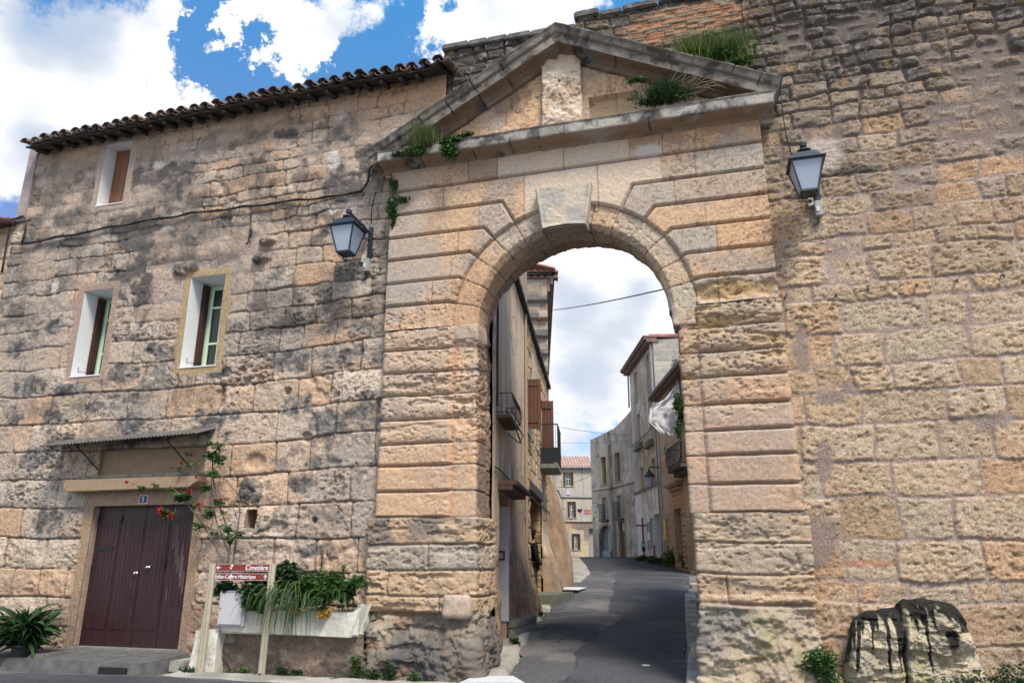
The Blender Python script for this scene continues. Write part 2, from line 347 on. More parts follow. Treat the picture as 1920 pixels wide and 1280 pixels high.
# ================================================================== GROUND
def build_ground():
    xs = np.concatenate([np.linspace(-160, -16, 30), np.linspace(-15, 8, 116), np.linspace(9, 160, 30)])
    ys = np.concatenate([np.linspace(-60, -6, 40), np.linspace(-5.6, 50, 240), np.linspace(52, 300, 40)])
    X, Y = np.meshgrid(xs, ys, indexing='ij'); Zz = zg(Y) - .02 + (fbm(X, Y, .8, 3, 1) - .5) * .03
    col = mixc(rgb(.13, .125, .115), rgb(.20, .19, .17), ss(.35, .65, fbm(X, Y, 1.2, 4, 2)))
    o = grid('ground', np.stack([X, Y, Zz], -1), col, MP); tag(o, kind='structure')
    # road surface: from the square, through the gate, up the street
    rows = [(-14, -14, 8), (-6, -14, 8), (-2.2, -12, 4.2), (-1.35, -10.5, 2.4), (-1.0, -9, 1.2), (-.75, -5.2, .55), (-.5, -3.1, -.02), (0, -2.90, -.18)]
    for lx, ly, rx_, ry in [((966, 1235), None, (1287, 1235), None), ((986, 1194), None, (1290, 1194), None), ((1001, 1174), None, (1290, 1174), None), ((1029, 1141), None, (1292, 1141), None),
                            ((1057, 1112), None, (1292, 1112), None), ((1072, 1080), None, (1292, 1080), None)]:
        a = G(*lx); b = G(*rx_); rows.append(((a[1] + b[1]) / 2, a[0], b[0]))
    y = rows[-1][0]
    for D, xl, xr in ((33, 1075, 1296), (38, 1068, 1262), (44, 1040, 1232), (50, 990, 1205), (58, 900, 1120), (70, 760, 1000)):
        a = H(xl, 1045, D); b = H(xr, 1045, D); rows.append(((a[1] + b[1]) / 2, a[0], b[0]))
    rows.sort(); R_ = np.array(rows)
    ys = np.concatenate([np.linspace(-14, -3, 60), np.linspace(-2.98, 14, 700), np.linspace(14.1, R_[-1, 0], 300)])
    L_ = np.interp(ys, R_[:, 0], R_[:, 1]); Rr = np.interp(ys, R_[:, 0], R_[:, 2])
    L_ = L_ + (fbm(ys, ys * 0, 1.3, 4, 4) - .5) * .22; Rr = Rr + (fbm(ys, ys * 0 + 5, 1.3, 4, 5) - .5) * .12
    t = np.linspace(0, 1, 150)
    Y, T = np.meshgrid(ys, t, indexing='ij'); X = L_[:, None] * (1 - T) + Rr[:, None] * T
    crown = .03 * np.minimum(np.minimum(T, 1 - T) * 6, 1)
    Zr = zg(Y) + .012 + crown + (fbm(X, Y, 1.5, 3, 6) - .5) * .03 + (fbm(X, Y, 30, 2, 3) - .5) * .004
    col = mixc(rgb(.052, .054, .064), rgb(.078, .079, .09), ss(.35, .7, fbm(X, Y, .9, 4, 7)))
    # worn wheel lines, newer strips, old patches on the left half of the street
    tedge = np.interp(Y, [-3, 0, 1.5, 3.5, 6.2, 6.9, 7.6, 12, 20], [.25, .30, .34, .42, .55, .58, .44, .40, .36]) + (fbm(X, Y, 1.3, 3, 3) - .5) * .06
    worn = ss(.006, -.006, T - tedge) * ss(-1.2, -1.0, Y) * ss(24, 18, Y)
    col = mixc(col, mixc(np.broadcast_to(rgb(.10, .098, .104), X.shape + (3,)), rgb(.17, .16, .15), ss(.4, .62, fbm(X, Y, 1.3, 4, 9))), worn * .85)
    crk = np.abs(fbm(X, Y, .9, 5, 12) - .5)
    crack = ss(.010, .002, crk) * ss(tedge + .02, tedge, T) * (Y > .0) + ss(.003, .001, np.abs(fbm(X, Y, .5, 4, 17) - .5)) * (Y > .3) * .6; col = col * (1 + (fbm(X, Y, 45, 2, 18) - .5) * .7)[..., None]; col = mixc(col, rgb(.20, .19, .175), ss(.62, .72, fbm(X, Y, 9, 3, 19)) * ss(.10, .0, np.minimum(T, 1 - T)) * .8)
    edge = ss(.005, .001, np.abs(T - tedge)) * (Y > -.5) * (Y < 16) * ss(.35, .5, fbm(X, Y, 2, 2, 4))
    for (a0, a1, t0, t1, k) in [(3.2, 5.4, .06, .44, .6), (7.4, 9.6, .1, .6, 1.35), (-5, -2.4, .3, .5, .7)]:
        w = (fbm(X, Y, 1.5, 2, 6) - .5) * .5
        m = ss(a0, a0 + .08, Y + w) * ss(a1 + .08, a1, Y + w) * ss(t0, t0 + .015, T) * ss(t1 + .015, t1, T); col = col * (1 + (k - 1) * m[..., None])
    col = mixc(col, rgb(.018, .018, .02), np.clip(crack + edge, 0, 1) * .85); Zr -= np.clip(crack + edge, 0, 1) * .012
    o = grid('road', np.stack([X, Y, Zr], -1), col, MROAD); tag(o, kind='structure')
    # strip of old concrete along the left house feet and in front of the gate
    def strip(name, pts, w, h, mat, rough=.12, seed=1):
        P0 = np.array(pts, float); s = np.r_[0, np.cumsum(np.hypot(*np.diff(P0[:, :2], axis=0).T))]; n = max(8, int(s[-1] / .06))
        ss_ = np.linspace(0, s[-1], n); cx = np.interp(ss_, s, P0[:, 0]); cy = np.interp(ss_, s, P0[:, 1]); ww = np.interp(ss_, s, w)
        tx = np.gradient(cx); ty = np.gradient(cy); l = np.hypot(tx, ty); nx, ny = ty / l, -tx / l
        wj = ww * (1 + (fbm(ss_, ss_ * 0, 2.0, 3, seed) - .5) * 2 * rough)
        m = 16; t = np.linspace(0, 1, m); prof = np.minimum(1, np.minimum(t, 1 - t) * 9)[None, :] * np.clip(np.minimum(ss_, s[-1] - ss_) / .12, 0, 1)[:, None]
        X = cx[:, None] + nx[:, None] * wj[:, None] * (t - .0); Y = cy[:, None] + ny[:, None] * wj[:, None] * t
        Z = zg(Y) - .05 + (h + .05) * prof + (fbm(X, Y, 3, 3, seed) - .5) * .04
        col = mixc(rgb(.24, .225, .20), rgb(.38, .36, .33), ss(.3, .7, fbm(X, Y, 2.5, 4, seed + 2)))
        o = grid(name, np.stack([X, Y, Z], -1), col, mat, flip=True); tag(o, kind='structure'); return o
    lf = [(-2.92, .05), tuple(G(966, 1235)[:2]), tuple(G(986, 1194)[:2]), tuple(G(1001, 1174)[:2]), tuple(G(1029, 1141)[:2]), tuple(G(1057, 1112)[:2])]
    strip('pavement_left', [(p[0] - .72, p[1], 0) for p in lf], [.76, .78, .78, .78, .78, .6], .075, MP, rough=.05, seed=3)
    strip('pavement_front', [(-7.5, -.62, 0), (-5, -.62, 0), (-3.9, -.6, 0), (-3.0, -.45, 0), (-2.95, .9, 0)][:4], [.45, .55, .5, .5], .055, MP, seed=8)
    strip('pavement_right', [(-.55, -1.0, 0), (-.60, .2, 0), (-.64, 2, 0), (-.86, 6, 0), (-1.15, 12, 0)], [.6, .40, .34, .34, .34], .10, MP, seed=5)
    a = [H(1060, 1095, 26.5), H(1066, 1075, 31), H(1060, 1055, 38), H(1050, 1045, 46)]
    strip('pavement_corner', [(p[0] - .9, p[1], 0) for p in a], [1.5, 1.9, 2.0, 2.2], .1, MP, .03, seed=6)
build_ground()

# ================================================================== LEFT HOUSE
def left_wall():
    house = thing('stone_house', 'weathered stone house with low tiled eaves left of the gate', 'house', (-8.8, 0, 0))
    holes = [(-10.93, -10.28, 4.64, 6.25), (-8.63, -7.93, 4.65, 6.28), (-11.03, -10.42, 7.99, 9.31), (-9.96, -8.0, .2, 2.38), (-10.0, -7.9, 2.72, 3.3), (-7.05, -6.86, 2.0, 2.28)]
    xs = axis(-12.95, -3.96, RES, (-13, -3.9), [h[0] for h in holes] + [h[1] for h in holes]); zs_ = axis(-.15, 9.72, RES, None, [h[2] for h in holes] + [h[3] for h in holes])
    U, Z = np.meshgrid(xs, zs_, indexing='ij')
    wu = U + (fbm(U, Z, 1.3, 3, 1) - .5) * .10; wz = Z + (fbm(U, Z, 1.1, 3, 4) - .5) * .09 + (fbm(U, Z, .25, 1, 2) - .5) * .2
    low = [-.3, .1, .55, .98, 1.42, 1.9, 2.38, 2.86, 3.36, 3.85, 4.35, 4.84, 5.25, 5.6, 5.92, 6.3, 6.62, 6.95, 7.22]
    hi = list(np.cumsum([7.22] + [.2, .27, .19, .3, .24, .2, .28, .22, .26, .2, .27, .24, .3]))
    d, r1, r2, bu, bz = blocks(wu + (fbm(U, Z, 3, 3, 81) - .5) * .10 * ss(4.2, 5.5, Z), wz + (fbm(U, Z, 3, 3, 82) - .5) * .10 * ss(4.2, 5.5, Z), low + hi[1:], (1.0, 2.3), 11, r=.05)
    up = ss(4.4, 7.2, Z + (fbm(U, Z, .6, 2, 6) - .5) * 2)               # how far the joints are buried in render
    edge = ss(0, .020, d + (fbm(U, Z, 9, 3, 28) - .5) * .03); dome = ss(0, .16, d)
    rough = fbm(U, Z, 4.2, 4, 21) - .5; fine = fbm(U, Z, 19, 3, 25) - .5
    weather = ss(2.2, .6, Z)                                              # the lowest courses are badly weathered
    h = edge * .026 + (r1 - .5) * .030 + rough * (.024 + .10 * weather) + fine * .022 + (fbm(U, Z, 48, 2, 27) - .5) * .012
    bossy = (r2 > .74) & (Z < 5.6); h += bossy * dome * .035 * (.3 + fbm(U, Z, 5, 3, 33))
    pk = (.12 + 1.2 * r2 ** 1.6) * (.4 + 1.0 * ss(.35, .6, fbm(U, Z, 1.1, 3, 29))); pt = pits(U, Z, 2, 17, 25, .57) * (1 - .5 * up) * pk; p3 = pits(U, Z, 5, 34, 42, .57) * (1 - .4 * up) * (.4 + .6 * pk); h -= pt * .018; h -= p3 * .012
    cav = ss(.60, .68, fbm(U, Z, 1.7, 3, 44)) * ss(.55, .7, fbm(U, Z, 6, 2, 9)); h -= cav * .03
    sm = ss(.46, .60, fbm(U, Z, .75, 4, 14) + up * .14 - .05); sm = sm * ss(3.8, 5.6, Z) * (.25 + .75 * ss(.12, .0, d + (1 - up) * .08 + (fbm(U, Z, 3, 3, 2) - .5) * .12))
    h = lerp(h, .012 + rough * .03 + (fbm(U, Z, 9, 2, 5) - .5) * .012, sm * .8)
    h = h - ss(.018, .0, d) * (1 - sm) * .012
    for (px, py, rx, rz, dep) in [(417, 745, .09, .2, .07), (480, 865, .2, .13, .06), (540, 733, .07, .06, .1), (590, 975, .035, .05, .15), (578, 820, .1, .09, .07), (455, 440, .02, .02, 0), (635, 290, .1, .2, .0), (520, 990, .2, .12, .05)]:
        h -= blob(U, Z, px, py, rx, rz, s=8, rough=.4) * dep
    stick = 0
    for (px, py, rx, rz) in [(350, 505, .3, .13), (505, 455, .17, .07), (492, 485, .19, .1)]:
        b_ = blob(U, Z, px, py, rx, rz, s=5, rough=.5); stick = np.maximum(stick, b_)
    h += stick * (.09 + rough * .1)
    # colours
    col = mixc(np.broadcast_to(CREAM, U.shape + (3,)), PEACH, ss(.2, .9, r1 * .6 + fbm(U, Z, .8, 3, 31) * .5 - .1))
    col = mixc(col, rgb(.64, .56, .47), ss(.7, .95, r1) * .7); col = col * (1 + (r2[..., None] - .5) * .34); col = mixc(col, rgb(.58, .36, .22), ss(.72, .8, (r1 * 7.3 + r2 * 3.1) % 1) * .5)
    grey = ss(.40, .62, fbm(U, Z, .75, 5, 51) + (r2 - .5) * .25 + .04 * ss(3.5, 7, Z)) * ss(.3, 2.5, Z)
    col = mixc(col, rgb(.36, .33, .31), grey * .62)
    plc = mixc(np.broadcast_to(PLAST, U.shape + (3,)), rgb(.33, .285, .26), ss(.35, .65, fbm(U, Z, 1.6, 4, 77)))
    col = mixc(col, plc, np.clip(sm * .95, 0, 1))
    col = mixc(col, mixc(np.broadcast_to(rgb(.11, .085, .07), U.shape + (3,)), rgb(.24, .19, .17), up), ss(.015, .002, d) * (1 - sm) * .9)
    col = mixc(col, rgb(.16, .115, .085), np.clip(pt * .5 + p3 * .45, 0, .7))
    # black lichen: soft tongues running down + dark bosses
    soot = 0
    for (px, py, rx, rz, a) in [(300, 330, 1.3, .3, .7), (250, 470, .5, .85, 1), (285, 420, .9, .4, .9), (215, 560, .28, .6, .75), (420, 265, .9, .25, .55), (560, 240, .9, .3, .6), (640, 250, .6, .3, .6), (540, 330, 1.3, .28, .6), (600, 420, .5, .5, .5),
                              (470, 330, .6, .5, .5), (130, 450, .9, .25, .7), (350, 330, .3, .6, .8), (650, 350, .6, .3, .7), (700, 300, .3, .5, .7), (270, 560, .25, .6, .8), (560, 545, .9, .4, .4), (700, 520, .3, .7, .45), (480, 560, .8, .35, .5),
                              (500, 610, 1, .25, .55), (640, 610, .6, .2, .5), (350, 740, 1.6, .2, .25), (100, 760, 1.2, .25, .35), (250, 820, 1.3, .22, .75), (350, 820, 1.0, .15, .7), (130, 830, .5, .2, .5)]:
        soot = np.maximum(soot, a * blob(U, Z, px, py, rx, rz, s=61, rough=1.3))
    broad = ss(.44, .60, fbm(U, Z, .55, 5, 85) + (r2 - .5) * .10) * ss(4.0, 5.6, Z) * ss(9.6, 8.6, Z) * .40; soot = np.maximum(soot, broad) * (.62 + .7 * r2)
    soot = np.clip(soot * (.30 + 1.25 * ss(.33, .62, fbm(U, Z, 3.2, 5, 63))) * (.75 + .5 * fbm(U, Z, 14, 3, 64)), 0, 1)
    run = ss(.52, .72, fbm(U * 3.2, Z * .35, 1.6, 4, 66)) * ss(8.3, 9.6, Z + (fbm(U * 2, Z, 1.2, 2, 5) - .5) * 2) * .55
    run = np.maximum(run, ss(.5, .7, fbm(U * 4, Z * .4, 1.6, 4, 68)) * ss(.5, .1, np.abs(U + 10.6)) * ss(4.62, 4.5, Z) * ss(3.4, 4.4, Z) * .7); run = np.maximum(run, ss(.5, .7, fbm(U * 4, Z * .4, 1.6, 4, 69)) * ss(.5, .1, np.abs(U + 8.3)) * ss(4.62, 4.5, Z) * ss(3.6, 4.4, Z) * .7); soot = np.maximum(soot, run)
    boss = 0
    for (px, py, rx, rz) in [(350, 505, .32, .14), (505, 455, .17, .08), (492, 485, .2, .11), (545, 675, .55, .24), (645, 660, .5, .2), (690, 620, .36, .13), (625, 615, .25, .1), (690, 778, .42, .32), (250, 745, .32, .13), (110, 612, .25, .14), (60, 724, .4, .18),
                           (308, 660, .3, .15), (390, 790, .36, .24), (245, 795, .3, .24), (100, 790, .32, .26), (35, 655, .22, .2), (715, 672, .15, .13), (230, 700, .42, .2), (130, 730, .4, .14), (290, 655, .2, .12), (570, 905, .26, .18), (90, 980, .35, .25),
                           (30, 780, .3, .2), (420, 700, .35, .1), (470, 920, .25, .2), (620, 800, .4, .3), (600, 870, .3, .12), (60, 860, .5, .2), (330, 900, .2, .2), (560, 760, .3, .2), (180, 765, .5, .12), (590, 1030, .3, .12), (430, 780, .3, .1), (170, 640, .2, .1)]:
        boss = np.maximum(boss, blob(U, Z, px, py, rx, rz, s=41, rough=1.1))
    col = mixc(col, SOOT + (r1[..., None] - .5) * .02, np.clip(soot, 0, .9))
    col = mixc(col, lerp(SOOT, rgb(.22, .21, .20), ss(.3, .75, fbm(U, Z, 13, 3, 71))[..., None]), np.clip(boss * (.35 + 1.1 * ss(.3, .6, fbm(U, Z, 9, 4, 72))), 0, .93))
    lich = ss(.58, .75, fbm(U, Z, 6, 4, 81)) * ss(.45, .6, fbm(U, Z, .9, 3, 83)); col = mixc(col, rgb(.13, .125, .12), lich * .6)
    wht = 0
    for (px, py, rx, rz) in [(105, 540, .09, .2), (627, 303, .13, .25), (640, 215, .12, .12), (625, 395, .07, .1), (300, 310, .15, .1)]: wht = np.maximum(wht, blob(U, Z, px, py, rx, rz, s=91, rough=.7))
    col = mixc(col, rgb(.55, .52, .49), wht * .85)
    topb = ss(8.6, 9.5, Z + (fbm(U, Z, 1.3, 3, 15) - .5) * .8) ; col = mixc(col, mixc(np.broadcast_to(rgb(.50, .33, .20), U.shape + (3,)), rgb(.40, .28, .20), ss(.4, .6, fbm(U, Z, 2, 3, 16))), topb * .55)
    tr = ss(8.5, 9.2, Z) * ss(-6.0, -5.2, U); col = mixc(col, rgb(.56, .33, .17), tr * .6 * edge)
    # render margins around windows, rough ochre surround on the middle one
    for i, (a, b, z0, z1) in enumerate(holes[:3]):
        q = np.maximum(np.maximum(a - U, U - b), np.maximum(z0 - Z, Z - z1)) + (fbm(U, Z, 3.5, 3, 17) - .5) * .1
        m = ss(.16, .10, q); h = lerp(h, .03 + rough * .02, m); col = mixc(col, [rgb(.36, .26, .21), rgb(.40, .29, .16), rgb(.40, .32, .27)][i], m * .85)
    # jamb render around door and above it
    q = np.maximum(np.maximum(-10.12 - U, U + 7.86), Z - 2.7) + (fbm(U, Z, 3.5, 3, 18) - .5) * .06; m = ss(.06, .0, q) * (Z < 2.75)
    h = lerp(h, .015 + fine * .01, m); col = mixc(col, rgb(.36, .25, .165), m * .9)
    damp = ss(1.3, .1, Z + (fbm(U, Z, 1.5, 3, 19) - .5) * .9); col = mixc(col, rgb(.20, .15, .115), damp * .55)
    pchd = ss(1.5, .9, Z) * ss(.45, .6, fbm(U, Z, 1.4, 3, 23)); col = mixc(col, rgb(.30, .205, .16), pchd * .6)
    h = np.clip(h, -.12, .24); P = np.stack([U, -h, Z], -1)
    uc = (U[1:, 1:] + U[:-1, :-1]) / 2; zc = (Z[1:, 1:] + Z[:-1, :-1]) / 2; mask = np.ones(uc.shape, bool)
    for (a, b, z0, z1) in holes: mask &= ~((uc > a) & (uc < b) & (zc > z0) & (zc < z1))
    mask &= (zc < 9.62) & ((uc < -4.74) | (zc > 7.5))
    grid('wall', P, col, MS, house, mask)
    # body behind the skin
    m = MB(); m.box(-12.95, -12.6, .02, 8, -.2, 9.5); m.box(-5.2, -4.6, .35, 8, -.2, 9.5); m.box(-12.6, -5.2, 7.7, 8, -.2, 9.5); m.box(-4.6, -4.06, .2, 3, 7.6, 9.5); m.build('rear_walls', TANR, house)
    m = MB(); m.box(-12.955, -12.72, -.05, .3, 7.9, 9.5); m.build('corner_render', plain('lilac_render', (.30, .255, .25), .9, nscale=6, var=.2, bump=.01), house, bevel=.01)
    m = MB(); m.box(-12.9, -4.8, .56, .6, 3.5, 9.4); m.build('inner_partition', DARK, house)
    # tiled roof with rafters
    ez0, sl = 9.36, math.tan(R(17)); rnd = random.Random(3)
    V = []; F = []; C_ = []
    def tile(xc, y0, up_, rad, ln, nseg=8, rot=0):
        b = len(V); tone = rnd.random()
        for j, (yy, rr) in enumerate(((0, rad), (ln, rad * .8))):
            for s_ in (0, 1):
                for i in range(nseg + 1):
                    a = math.pi * i / nseg; r_ = rr - s_ * .014; cx = math.cos(a) * r_ + xc + rot * yy; cz = math.sin(a) * r_ * (1 if up_ else -1) * .85
                    y = y0 + yy; V.append((cx, y, ez0 + (y + .42) * sl + cz + (.055 if up_ else .06) + xsag(xc)))
        n = nseg + 1
        for i in range(nseg):
            F.append((b + i, b + i + 1, b + 2 * n + i + 1, b + 2 * n + i)); F.append((b + n + i, b + 3 * n + i, b + 3 * n + i + 1, b + n + i + 1)); F.append((b + i, b + n + i, b + n + i + 1, b + i + 1))
        base = lerp(rgb(.16, .115, .10), rgb(.07, .065, .07), tone) if rnd.random() > .08 else rgb(.24, .14, .10)
        for _ in range(4 * n): C_.append(base)
    def xsag(x): return .10 * math.sin((x + 12.9) / 9 * 1.5) + .012 * math.sin(x * 3.1) + .01 * math.sin(x * 7.7)
    x = -12.62
    while x < -3.95:
        sp = .240 + rnd.uniform(-.018, .018)
        for j in range(7):
            tile(x + rnd.uniform(-.012, .012), -.46 + j * .36 + rnd.uniform(-.035, .03), True, .095, .42, rot=rnd.uniform(-.03, .03))
            tile(x + sp / 2 + rnd.uniform(-.01, .01), -.43 + j * .36 + rnd.uniform(-.03, .02), False, .095, .42)
        x += sp
    me = np_mesh('roof', V, F); a = me.attributes.new('stone', 'FLOAT_COLOR', 'POINT'); c = np.ones((len(V), 4), np.float32); c[:, :3] = np.array(C_); a.data.foreach_set('color', c.ravel())
    roof = link('roof', me, MTILE, house)
    m = MB()
    for i in range(39):
        xa = -12.68 + i * .2236; xb = xa + .2236
        for y0, y1, t in ((-.36, 2.3, .022),):
            za, zb = ez0 + xsag(xa), ez0 + xsag(xb)
            m.hexa([(xa, y0, za + (y0 + .42) * sl - .05), (xb, y0, zb + (y0 + .42) * sl - .05), (xb, y1, zb + (y1 + .42) * sl - .05), (xa, y1, za + (y1 + .42) * sl - .05),
                    (xa, y0, za + (y0 + .42) * sl - .02), (xb, y0, zb + (y0 + .42) * sl - .02), (xb, y1, zb + (y1 + .42) * sl - .02), (xa, y1, za + (y1 + .42) * sl - .02)])
    m.build('eave_boards', WOODG, house)
    x = -12.5; k = 0
    while x < -4.2:
        m = MB(); s_ = .045 + rnd.uniform(-.006, .008); y1, y0 = .5, -.30 + rnd.uniform(-.03, .05); z_ = ez0 + xsag(x) - .10
        pts = [(x, y1, z_ + (y1 + .42) * sl), (x, -.1, z_ + .32 * sl), (x, y0 + .05, z_ + (y0 + .47) * sl - .004), (x, y0, z_ + (y0 + .42) * sl + .004)]
        m.tube(pts, [s_, s_, s_ * .95, s_ * .7], 9); m.build('rafter', WOODG, house); x += .335 + rnd.uniform(-.03, .03); k += 1
    # windows
    def window(x0, x1, z0, z1, kind):
        w = MB(); t = .02; dp = .56 if kind == 'g' else .3
        w.box(x0 - t, x0, -.018, dp, z0, z1); w.box(x1, x1 + t, -.018, dp, z0, z1); w.box(x0 - t, x1 + t, -.018, dp, z1, z1 + t); w.box(x0 - .02, x1 + .02, -.045, dp, z0 - .022, z0)
        win = w.build('window', WHITE, house, bevel=.004)
        if kind == 'g':
            m = MB(); fw = .05; y0, y1 = .44, .50
            m.box(x0 + .0, x0 + .12, y0, y1, z0, z1); m.box(x1 - fw, x1, y0, y1, z0, z1); m.box(x0 + .12, x1 - fw, y0, y1, z1 - .09, z1); m.box(x0 + .12, x1 - fw, y0, y1, z0, z0 + .07)
            m.build('frame', GREENP, win, bevel=.004)
            m = MB(); y0, y1 = .415, .438; a, b = x0 + .10, x1 - .03
            mid = (a + b) / 2
            for (p, q) in ((a, mid - .004), (mid + .004, b)):
                m.box(p, p + .05, y0, y1, z0 + .05, z1 - .06); m.box(q - .05, q, y0, y1, z0 + .05, z1 - .06)
                for zz in (z0 + .05, z0 + .05 + (z1 - z0 - .11) * .30, z0 + .05 + (z1 - z0 - .11) * .74, z1 - .10): m.box(p + .05, q - .05, y0 + .002, y1 - .002, zz, zz + .04)
            m.build('casement', GREENP, win, bevel=.003)
            m = MB(); m.box(a + .03, b - .03, .4365, .4375, z0 + .06, z1 - .07); m.build('pane', GLASS, win)
            m = MB(); m.box(x0 + .006, x0 + .036, .28, .412, z0 + .03, z1 - .03)
            m.box(x0 + .04, x0 + .065, .29, .412, z0 + .03, z1 - .035); s_ = m.build('shutter', SHUT, win, bevel=.003)
            m = MB()
            for i in range(3): m.box(x0 + .065, x0 + .069, .31 + i * .04, .313 + i * .04, z0 + .06, z1 - .06)
            m.box(x0 + .066, x0 + .076, .29, .40, z0 + .16, z0 + .19); m.box(x0 + .066, x0 + .076, .29, .40, z1 - .2, z1 - .17); m.tube([(x0 + .07, .28, z0 + .14), (x0 + .02, .1, z0 + .12), (x0 + .02, .1, z0 + .2)], .006, 5)
            m.build('shutter_hinge', IRON, win)
        else:
            m = MB(); m.box(x0 + .01, x1 - .01, .24, .27, z0 + .01, z1 - .01); s_ = m.build('shutter', SHUT2, win, bevel=.004)
            m = MB()
            for xx in (x0 + .16, (x0 + x1) / 2, x1 - .16): m.box(xx - .002, xx + .002, .2365, .241, z0 + .05, z1 - .05)
            m.box(x0 + .01, x0 + .06, .232, .241, z0 + .01, z1 - .01); m.box(x1 - .06, x1 - .01, .232, .241, z0 + .01, z1 - .01); m.box(x0 + .06, x1 - .06, .232, .241, z0 + .01, z0 + .1); m.box(x0 + .06, x1 - .06, .232, .241, z1 - .1, z1 - .01)
            m.build('shutter_frame', SHUT2, win, bevel=.002)
        return win
    window(-10.93, -10.28, 4.64, 6.25, 'g'); window(-8.63, -7.93, 4.65, 6.28, 'g'); window(-11.03, -10.42, 7.99, 9.31, 'b')
    m = MB(); m.box(-7.06, -7.05, -.0, .4, 1.99, 2.29); m.box(-6.86, -6.85, 0, .4, 1.99, 2.29); m.box(-7.05, -6.86, 0, .4, 1.98, 2.0); m.box(-7.05, -6.86, 0, .4, 2.28, 2.3); m.box(-7.05, -6.86, .25, .27, 2, 2.28)
    m.build('vent_hole', TANR, house)
    # panel of render over the door, ledge slab, canopy
    m = MB(); m.box(-10.02, -7.88, .06, .1, 2.66, 3.34); m.box(-10.06, -10.0, -.02, .1, 2.66, 3.34); m.box(-7.9, -7.86, -.02, .1, 2.66, 3.34); m.build('render_panel', BEIGE, house, bevel=.005)
    m = MB(); m.prism([(-10.42, 2.68), (-10.34, 2.60), (-7.96, 2.62), (-7.84, 2.70), (-7.84, 2.80), (-10.42, 2.80)], -.26, .07); m.build('ledge', BEIGE, house, bevel=.012)
    m = MB(); m.box(-10.2, -7.86, -.24, .06, 2.803, 2.86); m.build('ledge_cap', CORR, house, bevel=.008)
    m = MB(); m.box(-10.1, -7.9, -.02, .2, 2.39, 2.6); m.build('lintel', TANR, house, bevel=.008)
    # door
    for a_, b_ in ((-10.0, -9.955), (-8.01, -7.96)): m = MB(); m.box(a_, b_, .02, .2, .24, 2.4); m.build('door_jamb', TANR, house, bevel=.004)
    dr = MB(); x0, x1 = -9.955, -8.01; z0, z1 = .235, 2.385; w4 = (x1 - x0) / 4
    for i in range(4): dr.box(x0 + i * w4 + .003, x0 + (i + 1) * w4 - .003, .10, .14, z0, z1)
    door = dr.build('door', DOORM, house, bevel=.004)
    for i in range(4):
        m = MB(); a, b = x0 + i * w4 + .03, x0 + (i + 1) * w4 - .03
        zt = z1 - (.22 if i != 3 else .2); zb = z0 + (.25 if i < 3 else .62); m.box(a, b, .092, .101, zb, zt)
        m.build('panel', DOORM, door, bevel=.002)
        m = MB(); nb = 6
        for j in range(1, nb): xx = a + (b - a) * j / nb; m.box(xx - .003, xx + .003, .0885, .0925, zb + .02, zt - .02)
        m.build('groove_strip', DARK if i < 0 else DOORM, door)
    m = MB(); m.box(x0 + .10, x0 + .40, .078, .093, 1.68, 1.75); m.box(x0 + .12, x0 + .38, .073, .08, 1.72, 1.745); m.build('letter_slot', BLACK, door, bevel=.003)
    for (kx, kz) in ((x0 + 1.9 * w4, 1.33), (x0 + 2.35 * w4, 1.42)):
        m = MB(); m.lathe((0, 0, 0), [(.028, 0), (.028, .006), (.008, .008), (.008, .03), (.026, .035), (.026, .055), (.01, .062)], 12)
        m.v = [(kx + a, .092 - c, kz + b) for a, b, c in m.v]; m.build('handle', STEEL, door, smooth=True)
    for (hx, hz) in ((x0 + .03, 2.15), (x0 + .03, 1.4), (x1 - .04, 2.1), (x1 - .04, 1.35), (x0 + w4, 2.17), (x0 + 3 * w4 - .02, 1.45)):
        m = MB(); m.box(hx - .008, hx + .01, .08, .1, hz - .05, hz + .05); m.build('hinge', IRON, door)
    m = MB()
    for j in range(16):
        xx = x0 + 3 * w4 + .08 + (j * .618 % 1) * (w4 - .15); zz = .95 + (j * .37 % 1) * .9; m.box(xx, xx + .0022, .0865, .0915, zz, zz + .15 + .45 * (j * .77 % 1))
    m.build('paint_scratch', plain('scratched_paint', (.32, .25, .24), .8), door)
    cn = MB()                                                              # corrugated canopy
    for i in range(88):
        a = -10.8 + i * .0345; b = a + .0345; s0 = .012 * (1 if i % 2 else -1); s1 = -s0
        f = lambda x, y: 3.34 + (x + 10.8) * .03 + (y + .5) * .34
        V_ = [(a, -.5, f(a, -.5) + s0), (b, -.5, f(b, -.5) + s1), (b, -.02, f(b, -.02) + s1), (a, -.02, f(a, -.02) + s0)]
        cn.hexa([(p[0], p[1], p[2] - .006) for p in V_] + V_)
    can = tag(cn.build('canopy', CORR, house), 'corrugated sheet canopy over the double door')
    for xx in (-10.15, -8.35):
        m = MB(); m.tube([(xx, -.44, 3.37), (xx + .15, -.02, 2.98)], .011, 6); m.tube([(xx, -.44, 3.37), (xx, -.02, 3.5)], .01, 6); m.build('canopy_bracket', IRON, can)
    m = MB(); m.box(-10.02, -7.94, -.06, .2, .02, .235); m.build('threshold', CONC, house, bevel=.012)
    # small enamel number plate
    np_ = thing('house_number_plate', 'small blue enamel house number plate above the maroon door', 'number plate', (-8.98, -.03, 2.46))
    m = MB(); m.box(-9.07, -8.9, -.035, -.022, 2.40, 2.54); m.build('plate_border', SIGNW, np_, bevel=.003)
    m = MB(); m.box(-9.056, -8.914, -.038, -.0352, 2.412, 2.528); m.build('plate_face', plain('navy_enamel', (.01, .025, .10), .3), np_)
    m = MB(); m.box(-8.995, -8.978, -.041, -.0383, 2.43, 2.512); m.add([(-9.015, -.041, 2.49), (-8.995, -.041, 2.512), (-8.995, -.041, 2.494)], [(0, 1, 2)]); m.build('numeral', SIGNW, np_)
    return house
left_wall()

